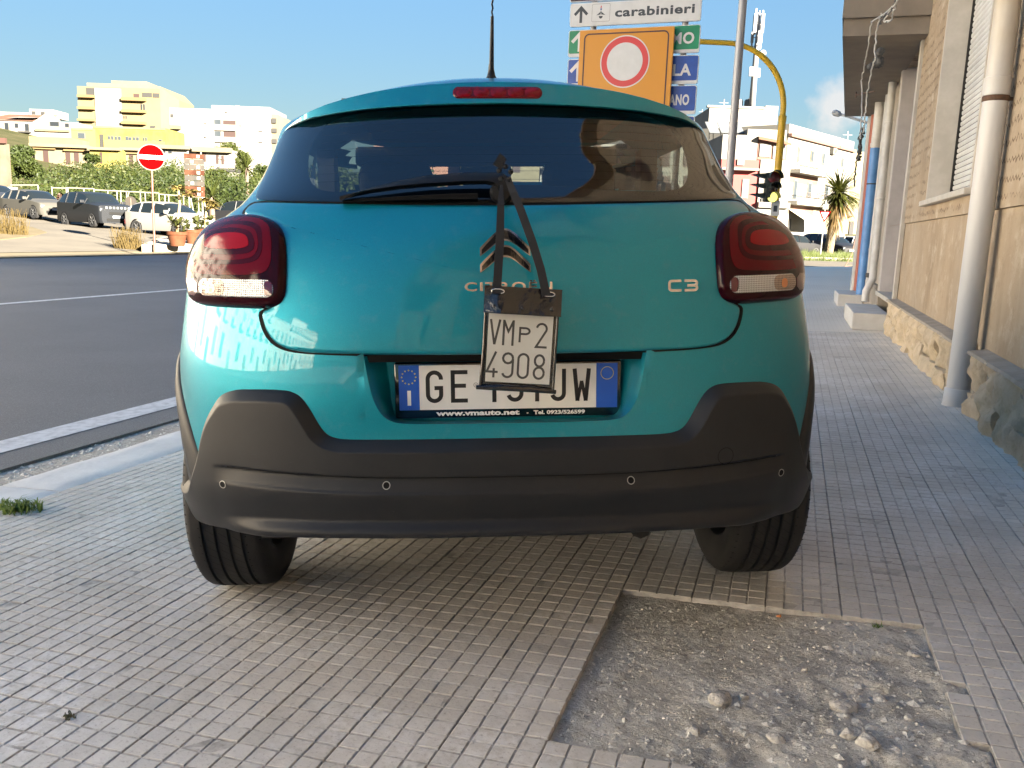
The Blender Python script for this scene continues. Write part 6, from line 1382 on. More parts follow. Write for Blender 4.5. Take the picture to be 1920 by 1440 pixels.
# ================================================================== cars
def make_car(name, loc, rz, paint, st, label, group=None, scale=1., windows=None):
    """generic body from stations along the length; st = list of (y, z_belt, z_roof, half width, roof half width)"""
    r = empty(name, loc, rz, label, 'car', group); r.scale = (scale,)*3; g = MB(); W = windows or SIDEGLASS2; wn = {'side_window': [MB(), MB()], 'windscreen': [MB()], 'rear_window': [MB()]}
    rings = []; A_ = np.array(st, float); fs5 = [pchip(A_[:, 0], A_[:, k]) for k in range(1, 5)]
    yy_ = np.unique(np.r_[np.linspace(A_[0, 0], A_[-1, 0], 44), A_[:, 0]]); st = [(float(y), *[float(f_(y)) for f_ in fs5]) for y in yy_]
    for (y, zb, zr, hw, rw_) in st:
        half = [(hw*.93, .20), (hw*.985, .34), (hw, zb*.62), (hw*.985, zb-.02), (hw*.94, zb)]
        if zr-zb > .08: half += [(rw_+.02, zr-.07), (rw_*.93, zr-.012), (rw_*.5, zr+.012), (0, zr+.018)]
        else: half += [(hw*.90, zb+.02), (hw*.80, zr+.01), (hw*.45, zr+.028), (0, zr+.033)]
        rings.append([(x, y, z) for x, z in half])
    m = len(rings[0])
    for a, b, sa, sb in zip(rings, rings[1:], st, st[1:]):
        for sg_ in (1, -1):
            A = [(x*sg_, y, z) for x, y, z in a]; B = [(x*sg_, y, z) for x, y, z in b]
            cab_a, cab_b = sa[2]-sa[1] > .08, sb[2]-sb[1] > .08
            for k in range(m-1):
                q = [A[k], B[k], B[k+1], A[k+1]]; q = q[::-1] if sg_ > 0 else q
                tgt = g
                if k == 4 and cab_a and cab_b: tgt = wn['side_window'][0 if sg_ > 0 else 1]
                if k >= 5 and (cab_a or cab_b) and abs(sa[2]-sb[2])/max(1e-6, sb[0]-sa[0]) > .30: tgt = wn['windscreen' if sb[0] < 0 else 'rear_window'][0]
                tgt.add(q, [(0, 1, 2, 3)])
    for rg in (rings[0], rings[-1]):
        P = rg+[(-x, y, z) for x, y, z in rg[::-1]]; g.add(P, [tuple(range(len(P)))])
    weld(g.build('body', paint, r), 1e-4).data.set_sharp_from_angle(angle=radians(32))
    for nm, lst in wn.items():
        for w_ in lst:
            if w_.v: weld(w_.build(nm, W, r), 1e-4)
    zb_m = float(np.median([q_[1] for q_ in st])); y0, y1 = st[0][0], st[-1][0]; hw = max(s_[3] for s_ in st); zb0 = st[0][1]; zb1 = st[-1][1]
    # pillars
    for s_ in (1, -1):
        cab = [s for s in st if s[2]-s[1] > .25]
        for c in [cab[int(len(cab)*f_)] for f_ in (.02, .36, .68, .97)]:
            g = MB(); g.tube([(s_*(c[3]*.945), c[0], c[1]), (s_*(c[4]+.025), c[0], c[2]-.06)], .035, 5); g.build('pillar', paint, r)
    wb = (y1-y0)*.315; ym = (y0+y1)/2-.02*(y1-y0)
    w0 = None
    for yc in (ym-wb, ym+wb):
        for s_ in (1, -1):
            if w0 is None:
                w0 = bpy.data.objects.new('wheel', None); COL.objects.link(w0); w0.parent = r
                g = MB(); g.lathe([(.20, .09), (.29, .105), (.315, .08), (.315, -.08), (.29, -.105), (.2, -.09)], 24, 'x'); g.build('tyre', RUBBER, w0, smooth=True, angle=40)
                g = MB(); g.lathe([(.205, .09), (.19, .06), (.05, .075), (0, .08)], 24, 'x')
                for k in range(6): a = k*pi/3; g.tube([(.09, .05*cos(a), .05*sin(a)), (.095, .19*cos(a), .19*sin(a))], .022, 5)
                g.build('rim', RIMM, w0); o = w0
            else: o = copy_tree(w0, r)
            o.location = (s_*(hw-.10), yc, .315); o.rotation_euler = (0, 0, 0 if s_ > 0 else pi)
            g = MB(); g.lathe([(.36, s_*.004), (.10, s_*.004)], 24, 'x', (s_*(hw*.986), yc, .33), 0, 2*pi); g.build('wheel_well', BLACK, r)
    for s_ in (1, -1):
        g = MB(); g.bbox(s_*hw*.72-.17, y0+.02, zb0-.06, s_*hw*.72+.15, y0+.30, zb0+.08, .03); g.build('headlight', HEADL, r)
        g = MB(); g.bbox(s_*hw*.80-.10, y1-.10, zb1-.28, s_*hw*.80+.13, y1+.012, zb1-.06, .03); g.build('tail_light', TAILL, r)
        g = MB(); yy = [s for s in st if s[2]-s[1] > .08][0][0]+.25; g.bbox(s_*(hw+.09)-.1, yy-.06, 1.0*zb_m, s_*(hw+.09)+.1, yy+.06, zb_m+.15, .03); g.build('mirror', paint, r)
    g = MB(); g.bbox(-.42, y0-.012, zb0-.20, .42, y0+.05, zb0-.08, .015); g.build('grille', BLACK, r)
    g = MB(); g.bbox(-.55, y0-.015, .28, .55, y0+.05, .42, .015); g.build('air_intake', BLACK, r)
    g = MB(); g.box(-.26, y0-.022, .44, .26, y0-.014, .55); g.build('number_plate', PLT, r)
    g = MB(); g.box(-.26, y1+.012, .55, .26, y1+.02, .66); g.build('number_plate', PLT, r)
    g = MB(); g.bbox(-hw*.9, y1-.03, .25, hw*.9, y1+.02, .45, .02); g.build('bumper', BLACK, r)
    return r
SIDEGLASS2 = mat('car_window_glass', (.006, .008, .009), .12, spec=.3); RIMM = mat('alloy_rim', (0.0840, 0.0840, 0.0840), .4, metal=.6); HEADL = mat('headlight_glass', (0.0960, 0.1020, 0.1020), .1, coat=1.); TAILL = mat('tail_light_red', (.10, .005, .006), .15, coat=1.); PLT = mat('far_plate', (.16, .17, .19), .5)
def cpaint(n, c, metal=.1): return mat(n, c, .45, metal, coat=.12, spec=.15)
HATCHB = [(-2.02, .62, .64, .70, .6), (-1.9, .78, .79, .82, .6), (-1.5, .86, .89, .86, .62), (-1.12, .92, .97, .87, .64), (-1.04, .93, 1.02, .87, .66), (-.22, .95, 1.43, .875, .62), (.35, .96, 1.48, .875, .62), (1.0, .98, 1.47, .87, .61), (1.5, 1.0, 1.40, .86, .59), (1.78, 1.02, 1.30, .83, .57), (1.98, .99, 1.03, .80, .64), (2.03, .72, .75, .76, .6)]
SUVB = [(-2.2, .80, .84, .78, .6), (-2.1, .98, 1.0, .87, .62), (-1.6, 1.04, 1.08, .91, .68), (-1.14, 1.08, 1.13, .92, .70), (-1.06, 1.08, 1.18, .92, .70), (-.36, 1.10, 1.59, .92, .68), (.3, 1.11, 1.66, .92, .68), (1.1, 1.13, 1.65, .91, .67), (1.75, 1.15, 1.57, .90, .65), (2.0, 1.16, 1.46, .88, .63), (2.16, 1.12, 1.17, .85, .7), (2.22, .82, .86, .8, .6)]
def car_at(px, py, D, heading, **kw):                  # heading: direction the nose points, degrees clockwise from straight ahead
    p = at(px, py, D); p = Vector((p.x, p.y, gz(p)+.03)); return p, radians(180-heading) if False else -radians(heading)-pi
def put_car(name, px, D, ang, paint, st, label, group, scale=1.):
    p = at(px, 425, D); p = Vector((p.x, p.y, gz(p)+.03)); return make_car(name, p, radians(ang), paint, st, label, group, scale)
GRP = 'cars parked along the side street'
put_car('parked_car', 68, 46, 58, cpaint('warm_grey_paint', (.045, .043, .038)), HATCHB, 'warm grey hatchback parked left of the dark suv', GRP)
put_car('parked_car', 180, 42.5, 52, cpaint('dark_graphite_paint', (.010, .011, .013)), SUVB, 'dark graphite suv with a seven slot grille, nose to the road', GRP, 1.0)
put_car('parked_car', 320, 40.5, 64, cpaint('pale_silver_paint', (0.16, 0.152, 0.138)), HATCHB, 'pale silver hatchback behind the no entry sign', GRP, 1.03)
put_car('parked_car', -8, 50, 70, cpaint('dark_blue_grey_paint', (.02, .022, .026)), HATCHB, 'dark car cut by the left edge of the photo', GRP)
put_car('parked_car', 452, 52, 250, cpaint('black_van_paint', (.012, .012, .013)), SUVB, 'dark people carrier showing just left of the teal car', GRP, 1.05)
# slots of the suv grille
g_ = [o for o in COL.objects if o.name.startswith('parked_car') and 'suv' in o.get('label', '') and 'slot' in o.get('label', '')][0]
for k in range(7):
    g = MB(); x = -.54+.18*k; g.bbox(x-.055, -2.225, .86, x+.055, -2.16, .97, .02); g.build('grille_slot', HEADL, g_)

# ================================================================== hillside houses
def fac(D, name, label, base_m, x0, x1, yt, yb, depth, holes, slabs=(), roof=None, extra=(), cat='house'):
    """building with its front on the plane y = D; all rectangles traced as sight lines onto that plane"""
    c = at((x0+x1)/2, yb, D); r = empty(name, (c.x, D, c.z), 0, label, cat); Z = lambda px, py: at(px, py, D)
    def R(q): a = at(q[0], (q[1]+q[3])/2, D); b = at(q[2], (q[1]+q[3])/2, D); t = at((q[0]+q[2])/2, q[1], D); u = at((q[0]+q[2])/2, q[3], D); return a.x-c.x, t.z-c.z, b.x-c.x, u.z-c.z
    xa, zt, xb, zb = R((x0, yt, x1, yb)); g = MB(); g.box(xa, 0, zb-6, xb, depth, zt); g.build('wall', base_m, r)
    for (q, mt) in holes:
        a, t, b, u = R(q); g = MB(); g.box(a, -.10, u, b, -.012, t)
        f_ = g.build('window' if mt not in (BROWN, GREYD) else 'shutter', FRAMEM if mt not in (BROWN, GREYD) else mt, r)
        if mt not in (BROWN, GREYD): g = MB(); w_ = (b-a); g.box(a+w_*.07, -.115, u+.06, b-w_*.07, -.102, t-.06); g.build('pane', mt, f_)
    for (q, pr, mt) in slabs:
        a, t, b, u = R(q); g = MB(); g.box(a, -pr, u, b, -.013, t); g.build('balcony' if pr > .5 else 'ledge', mt, r)
    for (q, y_, dp, mt, nm) in extra:
        a, t, b, u = R(q); g = MB(); g.box(a, y_, u, b, y_+dp, t); g.build(nm, mt, r)
    return r, R, c
CREAM = mat('cream_render', (0.0893, 0.0684, 0.0303), .9, var=(.25, (0.0778, 0.0575, 0.0254))); CREAMS = mat('pale_cream_render', (0.0840, 0.0714, 0.0428), .9, var=(.3, (0.0714, 0.0592, 0.0335))); WHITE_ = mat('white_render', (0.1153, 0.1096, 0.0980), .9, var=(.2, (0.0999, 0.0942, 0.0826))); YELLOW_ = mat('yellow_render', (0.0810, 0.0673, 0.0054), .9, var=(.4, (0.0930, 0.0761, 0.0180))); YELP = mat('pale_yellow_render', (0.0952, 0.0792, 0.0208), .9)
BROWN = mat('brown_shutter', (0.0169, 0.0060, 0.0042), .7); GREYD = mat('dark_recess', (0.0105, 0.0102, 0.0096), .8); FRAMEM = mat('window_frame_white', (0.0600, 0.0580, 0.0520), .7); PANE = mat('far_window_pane', (0.0108, 0.0126, 0.0150), .3); PANEB = mat('blue_grey_glazing', (0.0225, 0.0275, 0.0325), .3); ORANGE = mat('orange_roof_tiles', (0.0720, 0.0270, 0.0108), .85, var=(2, (0.0540, 0.0210, 0.0090))); REDB = mat('red_brown_awning', (0.0600, 0.0210, 0.0120), .8); BALC = mat('balcony_front_ochre', (0.0800, 0.0503, 0.0168), .9); TAN = mat('tan_parapet', (0.0863, 0.0675, 0.0338), .9, var=(.6, (0.0675, 0.0525, 0.0263)))
# tall apartment block
r, R, c = fac(218, 'apartment_block', 'tall cream apartment block with a white central bay and balconies on the hill', CREAM, 147, 301, 164, 262, 16,
    [((186, 189, 192, 197), PANE), ((194, 189, 201, 198), PANE), ((210, 190, 217, 198), PANE), ((219, 190, 225, 198), PANE), ((194, 216, 197, 219), PANE), ((199, 216, 202, 219), PANE), ((195, 233, 198, 237), PANE), ((199, 233, 202, 237), PANE), ((264, 195, 267, 207), PANE), ((269, 195, 272, 207), PANE), ((232, 217, 234, 223), PANE), ((236, 217, 238, 223), PANE),
     ((162, 165, 180, 179), GREYD), ((267, 174, 285, 182), GREYD), ((287, 175, 299, 183), GREYD), ((251, 176, 261, 183), REDB if False else BROWN)],
    [((149, 179, 180, 184), 1.3, BALC), ((149, 201, 180, 206), 1.3, BALC), ((149, 224, 180, 228), 1.3, BALC), ((231, 184, 275, 190), 1.3, BALC), ((231, 207, 275, 212), 1.3, BALC), ((231, 229, 275, 234), 1.3, BALC), ((180.4, 166, 229, 262), .35, WHITE_)],
    extra=[((162, 157, 290, 164), .2, 15, CREAMS, 'parapet'), ((198, 148, 266, 157), 3, 8, CREAMS, 'penthouse')])
a = R((301, 162, 319, 262)); g = MB(); g.add([(a[0], 0, a[3]-6), (a[2], 6, a[3]-6), (a[2], 6, R((301, 181, 319, 262))[1]), (a[0], 0, a[1]), (a[0], 16, a[3]-6), (a[2], 16, a[3]-6), (a[2], 16, R((301, 181, 319, 262))[1]), (a[0], 16, a[1])], [(0, 1, 2, 3), (1, 5, 6, 2), (5, 4, 7, 6), (3, 2, 6, 7)]); g.build('side_wall', CREAM, r, fixn=True)
# white apartment buildings on the right
fac(198.5, 'apartment_block', 'plain long white apartment building between the cream block and the balconied one', WHITE_, 319, 398, 203, 300, 14, [((314+6, 214, 319+6, 220), GREYD), ((383, 231, 387, 233), GREYD), ((383, 256, 386, 259), GREYD)], extra=[((323, 236, 340, 243), -1.5, 1.4, TAN, 'porch')])
fac(200, 'apartment_block', 'white apartment building with glazed and red brown balconies behind the trees', WHITE_, 398, 507, 199, 345, 14,
    [((392+6, 224, 415, 234), PANEB), ((419, 226, 442, 236), BROWN), ((398, 246, 415, 256), PANEB), ((420, 247, 442, 257), BROWN), ((422, 210, 426, 212), GREYD), ((449, 235, 452, 237), GREYD), ((485, 245, 492, 247), GREYD), ((485, 266, 492, 268), GREYD)],
    [((398, 234, 443, 245), .5, WHITE_), ((398, 257, 443, 267), .5, WHITE_)], extra=[((507.2, 213, 519, 345), 1.0, 12, CREAMS, 'stair_tower'), ((508, 221, 516, 230), .6, .35, GREYD, 'loggia'), ((508, 240, 517, 248), .6, .35, GREYD, 'loggia'), ((508, 260, 517, 268), .6, .35, GREYD, 'loggia'), ((436, 195, 443, 199), 2, 1, FRAMEM, 'dish')])
# white house with orange roof, far left
r, R, c = fac(180, 'house', 'white house with an orange tiled roof at the left end of the hill', WHITE_, -60, 146, 226, 275, 14,
    [((9, 230, 17, 244), PANE), ((28, 231, 35, 240), PANE), ((47, 232, 55, 246), PANE), ((9, 249, 18, 263), GREYD), ((28, 252, 36, 262), GREYD), ((93, 228, 112, 237), PANE), ((122, 231, 130, 239), PANE)], [((0, 246, 22, 249), 1, GREYD), ((38, 247, 59, 249.5), 1, GREYD), ((68, 243, 131, 247), .5, TAN)],
    extra=[((24, 197, 71, 212), 6, 6, WHITE_, 'roof_room'), ((-60, 199, 24, 215), 9, 6, WHITE_, 'roof_room'), ((29, 201, 36, 207), 5.9, .08, GREYD, 'roof_window'), ((47, 202, 54, 208), 5.9, .08, GREYD, 'roof_window')])
P = [R((x, y, x, y)) for x, y in ((-40, 225), (63, 227.5), (89, 210.5), (-10, 208))]; g = MB(); g.add([(P[0][0], -.3, P[0][1]), (P[1][0], -.3, P[1][1]), (P[2][0], 5, P[2][1]), (P[3][0], 5, P[3][1])], [(0, 1, 2, 3)]); g.build('roof', ORANGE, r)
P = [R((x, y, x, y)) for x, y in ((14, 221), (66, 221.5), (72, 214.5), (23, 212.5))]; g = MB(); g.add([(p[0], -.5 if k < 2 else 4.6, p[1]) for k, p in enumerate(P)], [(0, 1, 2, 3)]); g.build('roof_terrace', WHITE_, r)
P = [R((x, y, x, y)) for x, y in ((63, 228), (89, 210.5), (113, 225), (113, 230))]; g = MB(); g.add([(p[0], -.05, p[1]) for p in P], [(0, 3, 2, 1)]); g.build('gable', WHITE_, r)
# yellow buildings
fac(160, 'house', 'bright yellow building with a row of small white windows below the apartment block', YELLOW_, 175, 311, 238, 290, 9,
    [((203, 255, 207, 263), PANEB), ((209, 255, 213, 263), PANEB), ((216, 256, 220, 264), PANEB), ((222, 256, 227, 264), PANEB), ((236, 256, 241, 264), PANEB), ((242, 257, 247, 265), PANEB), ((250, 257, 254, 265), PANEB), ((256, 257, 261, 265), PANEB), ((269, 258, 271, 265), PANEB), ((273, 258, 276, 265), PANEB), ((285, 264, 292, 271), PANE), ((298, 262, 304, 269), PANE)],
    [((175, 238, 310, 242), .12, TAN)], extra=[((188, 252, 194.5, 282), -.12, .1, GREYD, 'side_recess'), ((196, 264, 310, 290), -.3, .28, YELP, 'lower_wall'), ((282, 236, 290, 240), -.2, .5, GREYD, 'roof_unit')])
fac(159, 'house', 'cream yellow house with a dark awning left of the bright yellow building', YELP, 134, 174.5, 240, 290, 9, [((146, 249, 160, 260), PANEB), ((140, 265, 166, 270), GREYD)], [((140, 262, 166, 265), .8, BALC), ((134, 240, 174, 244), .12, TAN)])
# low row with brown shutters
fac(131, 'house', 'low cream house with brown shutters below the yellow building', CREAMS, 66, 168, 272, 330, 9, [((82, 279, 91, 306), BROWN), ((124, 284, 132, 308), BROWN), ((140, 285, 148, 309), BROWN)],
    [((60, 271, 168, 277), .9, CREAMS), ((60, 277, 106, 280), .5, BALC), ((122, 281, 160, 284), .5, BALC)], extra=[((40, 254, 118, 272), 2, 6, TAN, 'parapet')])
fac(130, 'house', 'low yellow garage like house in the middle of the lower row', YELLOW_, 169, 228, 280, 330, 9, [((188, 286, 192, 306), BROWN)], [((167, 277, 228, 282), .7, CREAMS)])
fac(131.5, 'house', 'low cream house with brown doors behind the no entry sign', CREAMS, 228.5, 297, 282, 330, 9, [((243, 290, 250, 311), BROWN), ((257, 292, 263, 311), BROWN), ((276, 290, 283, 311), BROWN)], [((228, 278, 297, 283), .7, CREAMS), ((240, 287, 266, 289), .4, BALC)])
fac(131, 'house', 'low white house with red brown shutters above the tourist board', WHITE_, 297.5, 435, 279, 335, 9, [((302, 280, 311, 287), PANE), ((316, 281, 323, 288), PANE), ((370, 284, 374, 294), BROWN), ((381, 285, 386, 303), BROWN), ((406, 291, 410, 307), BROWN), ((416, 292, 420, 308), BROWN)],
    [((297, 273, 358, 280), .9, CREAMS), ((364, 277, 436, 286), .9, CREAMS)], extra=[((297, 274, 352, 279), 3, 5, TAN, 'parapet'), ((392, 271, 398, 278), 2, 1, CREAMS, 'chimney'), ((417, 318, 452, 324), -3, 2.9, GREYD, 'annex_roof'), ((417, 324, 450, 336), -2.8, 2.7, WHITE_, 'annex')])
fac(62, 'house', 'sliver of a weathered wall with a red tiled edge at the left border', mat('weathered_wall', (0.0686, 0.0531, 0.0357), .9, var=(1.2, (0.0490, 0.0370, 0.0231))), -60, 12.5, 268, 352, .5, [], [((-60, 258, 13, 268), .25, mat('red_tiled_edge', (0.0367, 0.0129, 0.0084), .8))])

# ================================================================== trees and shrubs
G1 = leafmat('olive_leaf', (0.0149, 0.0238, 0.0040), (0.0268, 0.0361, 0.0062), .5); G2_ = leafmat('yellow_green_leaf', (0.0221, 0.0296, 0.0042), (0.0345, 0.0411, 0.0072), .35); G3 = leafmat('dark_leaf', (0.0099, 0.0175, 0.0037), (0.0204, 0.0294, 0.0058), .6); BARK = mat('bark', (.07, .05, .035), .9)
def leaf_cloud(g, blobs, n, size, rng):
    tot = sum(b[3]*b[4]*b[5] for b in blobs)
    for (cx, cy, cz, rx, ry, rz) in blobs:
        k = max(20, int(n*rx*ry*rz/tot)); d = rng.normal(size=(k, 3)); d /= np.linalg.norm(d, axis=1, keepdims=True); rad = rng.random(k)**.45
        lump_ = .75+.5*rng.random((12, 1)); dirs = rng.normal(size=(12, 3)); dirs /= np.linalg.norm(dirs, axis=1, keepdims=True); near = np.argmax(d @ dirs.T, axis=1); rad = rad*lump_[near, 0]
        c = np.array((cx, cy, cz))+d*rad[:, None]*np.array((rx, ry, rz))
        a = rng.normal(size=(k, 3)); a /= np.linalg.norm(a, axis=1, keepdims=True); b = np.cross(a, rng.normal(size=(k, 3))); b /= np.linalg.norm(b, axis=1, keepdims=True); s_ = size*(.5+rng.random((k, 1)))
        V = np.stack([c-a*s_, c-b*s_*.45, c+a*s_, c+b*s_*.45], 1).reshape(-1, 3); n0 = len(g.v); g.v += list(map(tuple, V)); g.f += [(n0+4*i, n0+4*i+1, n0+4*i+2, n0+4*i+3) for i in range(k)]; g.m += [0]*k
rngT = np.random.default_rng(5)
def tree(px, D, pyT, pyB, wpx, material, label, n=1800, size=.22, group='trees on the hillside', trunk=.12, name='tree', low_=.36):
    b = at(px, pyB, D); t = at(px, pyT, D); h = t.z-b.z; wd = wpx/F*D/2; z0 = min(gz(b), b.z); r = empty(name, (b.x, D, b.z), 0, label, 'tree', group)
    g = MB(); lean = random.uniform(-.2, .2); top_ = Vector((lean, 0, h*.55)); g.tube([(0, 0, z0-b.z-.3), (lean*.4, 0, h*.25), top_], [trunk*1.3, trunk, trunk*.6], 7)
    for k in range(5): a = k*1.3; g.tube([(lean*.4, 0, h*.25), (cos(a)*wd*.5, sin(a)*wd*.4, h*.6)], [trunk*.6, trunk*.2], 5)
    g.build('trunk', BARK, r); g = MB(); bl_ = []
    for k in range(9):
        a = random.uniform(0, 6.28); q = random.uniform(.1, .62); bl_.append((cos(a)*wd*q, sin(a)*wd*q, h*random.uniform(low_, .82), wd*random.uniform(.32, .5), wd*random.uniform(.32, .5), h*random.uniform(.15, .25)))
    leaf_cloud(g, bl_, n, size, rngT); tag(g.build('crown', material, r), kind='stuff'); return r
tree(42, 88, 262, 338, 88, G1, 'dense olive green tree at the left of the low houses', 9000, .15, low_=.08)
tree(14, 70, 300, 345, 40, G2_, 'shrubby yellow green tree beside the weathered wall', 4000, .12, low_=.08)
tree(172, 112, 288, 322, 44, G1, 'small round tree in front of the low yellow house', 3500, .16, low_=.1)
tree(436, 134, 263, 342, 92, G2_, 'broad tree crown in front of the white apartments', 9000, .2, low_=.15)
tree(492, 120, 300, 360, 50, G1, 'darker tree just left of the teal car', 5000, .18, low_=.1)
tree(404, 100, 318, 350, 50, G2_, 'low bushy tree right of the tourist board', 4500, .16, low_=.1)
# the shrub belt reads as one mass
g = MB(); bl_ = []
for k in range(260):
    px = random.uniform(-40, 520); D = random.uniform(58, 108); top = interp(px, [-40, 60, 150, 230, 330, 420, 520], [352, 330, 322, 314, 318, 330, 340]); t_ = (D-58)/50
    py = 384-(384-top)*(t_**.8)-random.uniform(0, 6); p = at(px, py, D); sz = random.uniform(1.3, 2.6); bl_.append((p.x, p.y, p.z-sz*.5, sz*random.uniform(.9, 1.5), sz, sz*random.uniform(.7, 1.1)))
third = len(bl_)//3
for nm, mt, q in (('shrub_belt', G1, bl_[:third]), ('shrub_belt', G2_, bl_[third:2*third]), ('shrub_belt', G3, bl_[2*third:])):
    g = MB(); leaf_cloud(g, q, 56000, .135, rngT); tag(g.build(nm, mt), kind='stuff')
o = tree(118, 57, 362, 388, 34, leafmat('purple_brown_leaf', (.035, .018, .012), (.06, .032, .02), 1.), 'purple brown shrub behind the grey hatchback and the fence', 700, .12, 'trees on the hillside', .05, 'shrub')
# yuccas and palms
def fronds(g, c, n, l, wd, el0, el1, droop, rng):
    for k in range(n):
        a = rng.random()*6.283; e = el0+(el1-el0)*rng.random(); ll = l*(.75+.4*rng.random()); P = []; prev = Vector(c); d = Vector((cos(a)*cos(e), sin(a)*cos(e), sin(e))); s_ = Vector((-sin(a), cos(a), 0))
        for j in range(5): P.append((prev.copy(), wd*(1-.22*j if j < 4 else .08))); prev = prev+d*(ll/4); d = (d+Vector((0, 0, -droop/4))).normalized()
        V = [p+s_*w_ for p, w_ in P]+[p-s_*w_ for p, w_ in P]; g.add(V, [(j, j+1, 6+j, 5+j) for j in range(4)])
def yucca(px, D, pyT, pyB, l, label, n=70):
    b = at(px, pyB, D); t = at(px, pyT, D); r = empty('yucca', (b.x, D, b.z), 0, label, 'yucca', 'spiky plants by the side street'); h = t.z-b.z
    g = MB(); g.tube([(0, 0, -1.0), (0, 0, h-l*.6)], [.16, .13], 8); g.build('trunk', BARK, r); g = MB(); fronds(g, (0, 0, h-l*.6), n, l, .05, -.5, 1.3, .45, rngT); tag(g.build('crown', G2_, r), kind='stuff'); return r
yucca(464, 70, 292, 376, 1.6, 'tall yucca with a spiky crown beside the teal car'); yucca(398, 47, 338, 398, 1.4, 'spiky green yucca right of the tourist board poles', 60)
yucca(326, 110, 300, 330, 1.8, 'small palm behind the no entry sign', 40)

# ================================================================== street end on the right: white houses, mast, palm, cars
RW = mat('white_facade', (0.1209, 0.1149, 0.1008), .9, var=(.3, (0.1048, 0.0987, 0.0846))); RP = mat('pink_facade', (0.1275, 0.0900, 0.0713), .9); RGY = mat('grey_bare_wall', (0.1260, 0.1197, 0.1092), .9, var=(.4, (0.1008, 0.0945, 0.0840))); RRED = mat('red_facade', (0.1320, 0.0168, 0.0132), .8); PINKTRIM = mat('pink_band', (0.0780, 0.0390, 0.0270), .9)
d41 = Vector((sin(radians(41)), cos(radians(41)), 0)); n41 = Vector((cos(radians(41)), -sin(radians(41)), 0))
def slanted(P0, name, label, cat='house'):
    Mx = Matrix(((d41.x, -n41.x, 0, P0.x), (d41.y, -n41.y, 0, P0.y), (0, 0, 1, 0), (0, 0, 0, 1))); r = empty(name, matrix=Mx, label=label, cat=cat); inv = Mx.inverted()
    def q(px, py): d = ray(px, py); k = (P0-Vector((0, 0, HCAM))).dot(n41)/d.dot(n41); s_ = inv @ (Vector((0, 0, HCAM))+d*k); return s_.x, s_.z
    return r, q
P0 = at(1480, 440, 88); P0.z = 0
r, q = slanted(P0, 'town_house', 'long white three storey house with railed balconies at the end of the street')
xa = q(1480, 240)[0]; xb = q(1602, 264)[0]; zt = q(1480, 232)[1]
g = MB(); g.box(xa, 0, -.5, xb, 10, zt); g.build('wall', RW, r)
g = MB(); zc = q(1482, 253)[1]; g.box(xa-.05, -.35, zc-.18, xb+.05, -.012, zc+.12); g.build('cornice', PINKTRIM, r)
def rect(px0, py0, px1, py1): a = q(px0, py1); b = q(px1, py0); return a[0], q(px0, py1)[1], b[0], q(px0, py0)[1]
for (w4) in ((1494, 274, 1500, 304), (1518, 281, 1526, 303), (1540, 285, 1547, 308), (1576, 294, 1582, 314), (1485, 336, 1495, 374), (1512, 341, 1522, 369), (1545, 345, 1553, 372), (1576, 350, 1583, 376)):
    a = rect(*w4); g = MB(); g.box(a[0], -.08, a[1], a[2], -.012, a[3]); f_ = g.build('window', mat('warm_shutter', (0.0660, 0.0510, 0.0330), .8) if w4[0] == 1518 else FRAMEM, r); g = MB(); g.box(a[0]+.12, -.1, a[1]+.1, a[2]-.12, -.082, a[3]-.12); g.build('pane', PANEB, f_)
RAIL = mat('balcony_rail', (.06, .045, .04), .7)
for (px0, yslab, px1, ytop, ybot) in ((1479, 317, 1534, 301, 317), (1473, 376, 1545, 362, 376)):
    a = q(px0, yslab); b = q(px1, yslab+ (px1-px0)*.16); zs_ = a[1]; g = MB(); g.box(a[0], -1.2, zs_-.35, b[0], -.013, zs_); sl_ = g.build('balcony', RW, r)
    zr = zs_+.95; g = MB(); g.box(a[0], -1.19, zr-.05, b[0], -1.14, zr); g.build('handrail', RAIL, sl_)
    n = int((b[0]-a[0])/.35)
    for k in range(n+1): g = MB(); x = a[0]+.02+.35*k; g.box(x, -1.18, zs_, x+.05, -1.15, zr-.05); g.build('baluster', RAIL, sl_)
    g = MB(); g.box(a[0], -.03, zs_-1.2, b[0], -.0125, zs_-.36); g.build('shade_band', PINKTRIM, r)
a = rect(1555, 277, 1563, 289); g = MB(); g.bbox(a[0], -.45, a[1], a[2], -.015, a[3], .04); ac = g.build('air_conditioner', FRAMEM, r); g = MB(); g.lathe([(0, -.46), (.22, -.46)], 16, 'y', ((a[0]+a[2])/2+.1, 0, (a[1]+a[3])/2)); g.build('fan', GREYD, ac)
g = MB(); a = q(1478, 392); b = q(1508, 392); c_ = q(1482, 424); g.add([(a[0], -.02, a[1]), (b[0], -.02, a[1]), (b[0]+.3, -1.9, c_[1]+.5), (a[0]+.3, -1.9, c_[1]+.5), (a[0]+.3, -1.9, c_[1]), (b[0]+.3, -1.9, c_[1])], [(0, 1, 2, 3), (3, 2, 5, 4)]); g.build('awning', mat('cream_awning', (.20, .19, .14), .8), r)
a = rect(1476, 410, 1483, 432); g = MB(); g.box(a[0], -.05, 0, a[2], -.012, a[3]); g.build('shop_door', GREYD, r)
g = MB(); a = rect(1520, 392, 1560, 440); g.box(a[0], -.04, 0, a[2], -.012, a[3]); g.build('shop_front', mat('cream_shutter', (.17, .15, .10), .8), r)
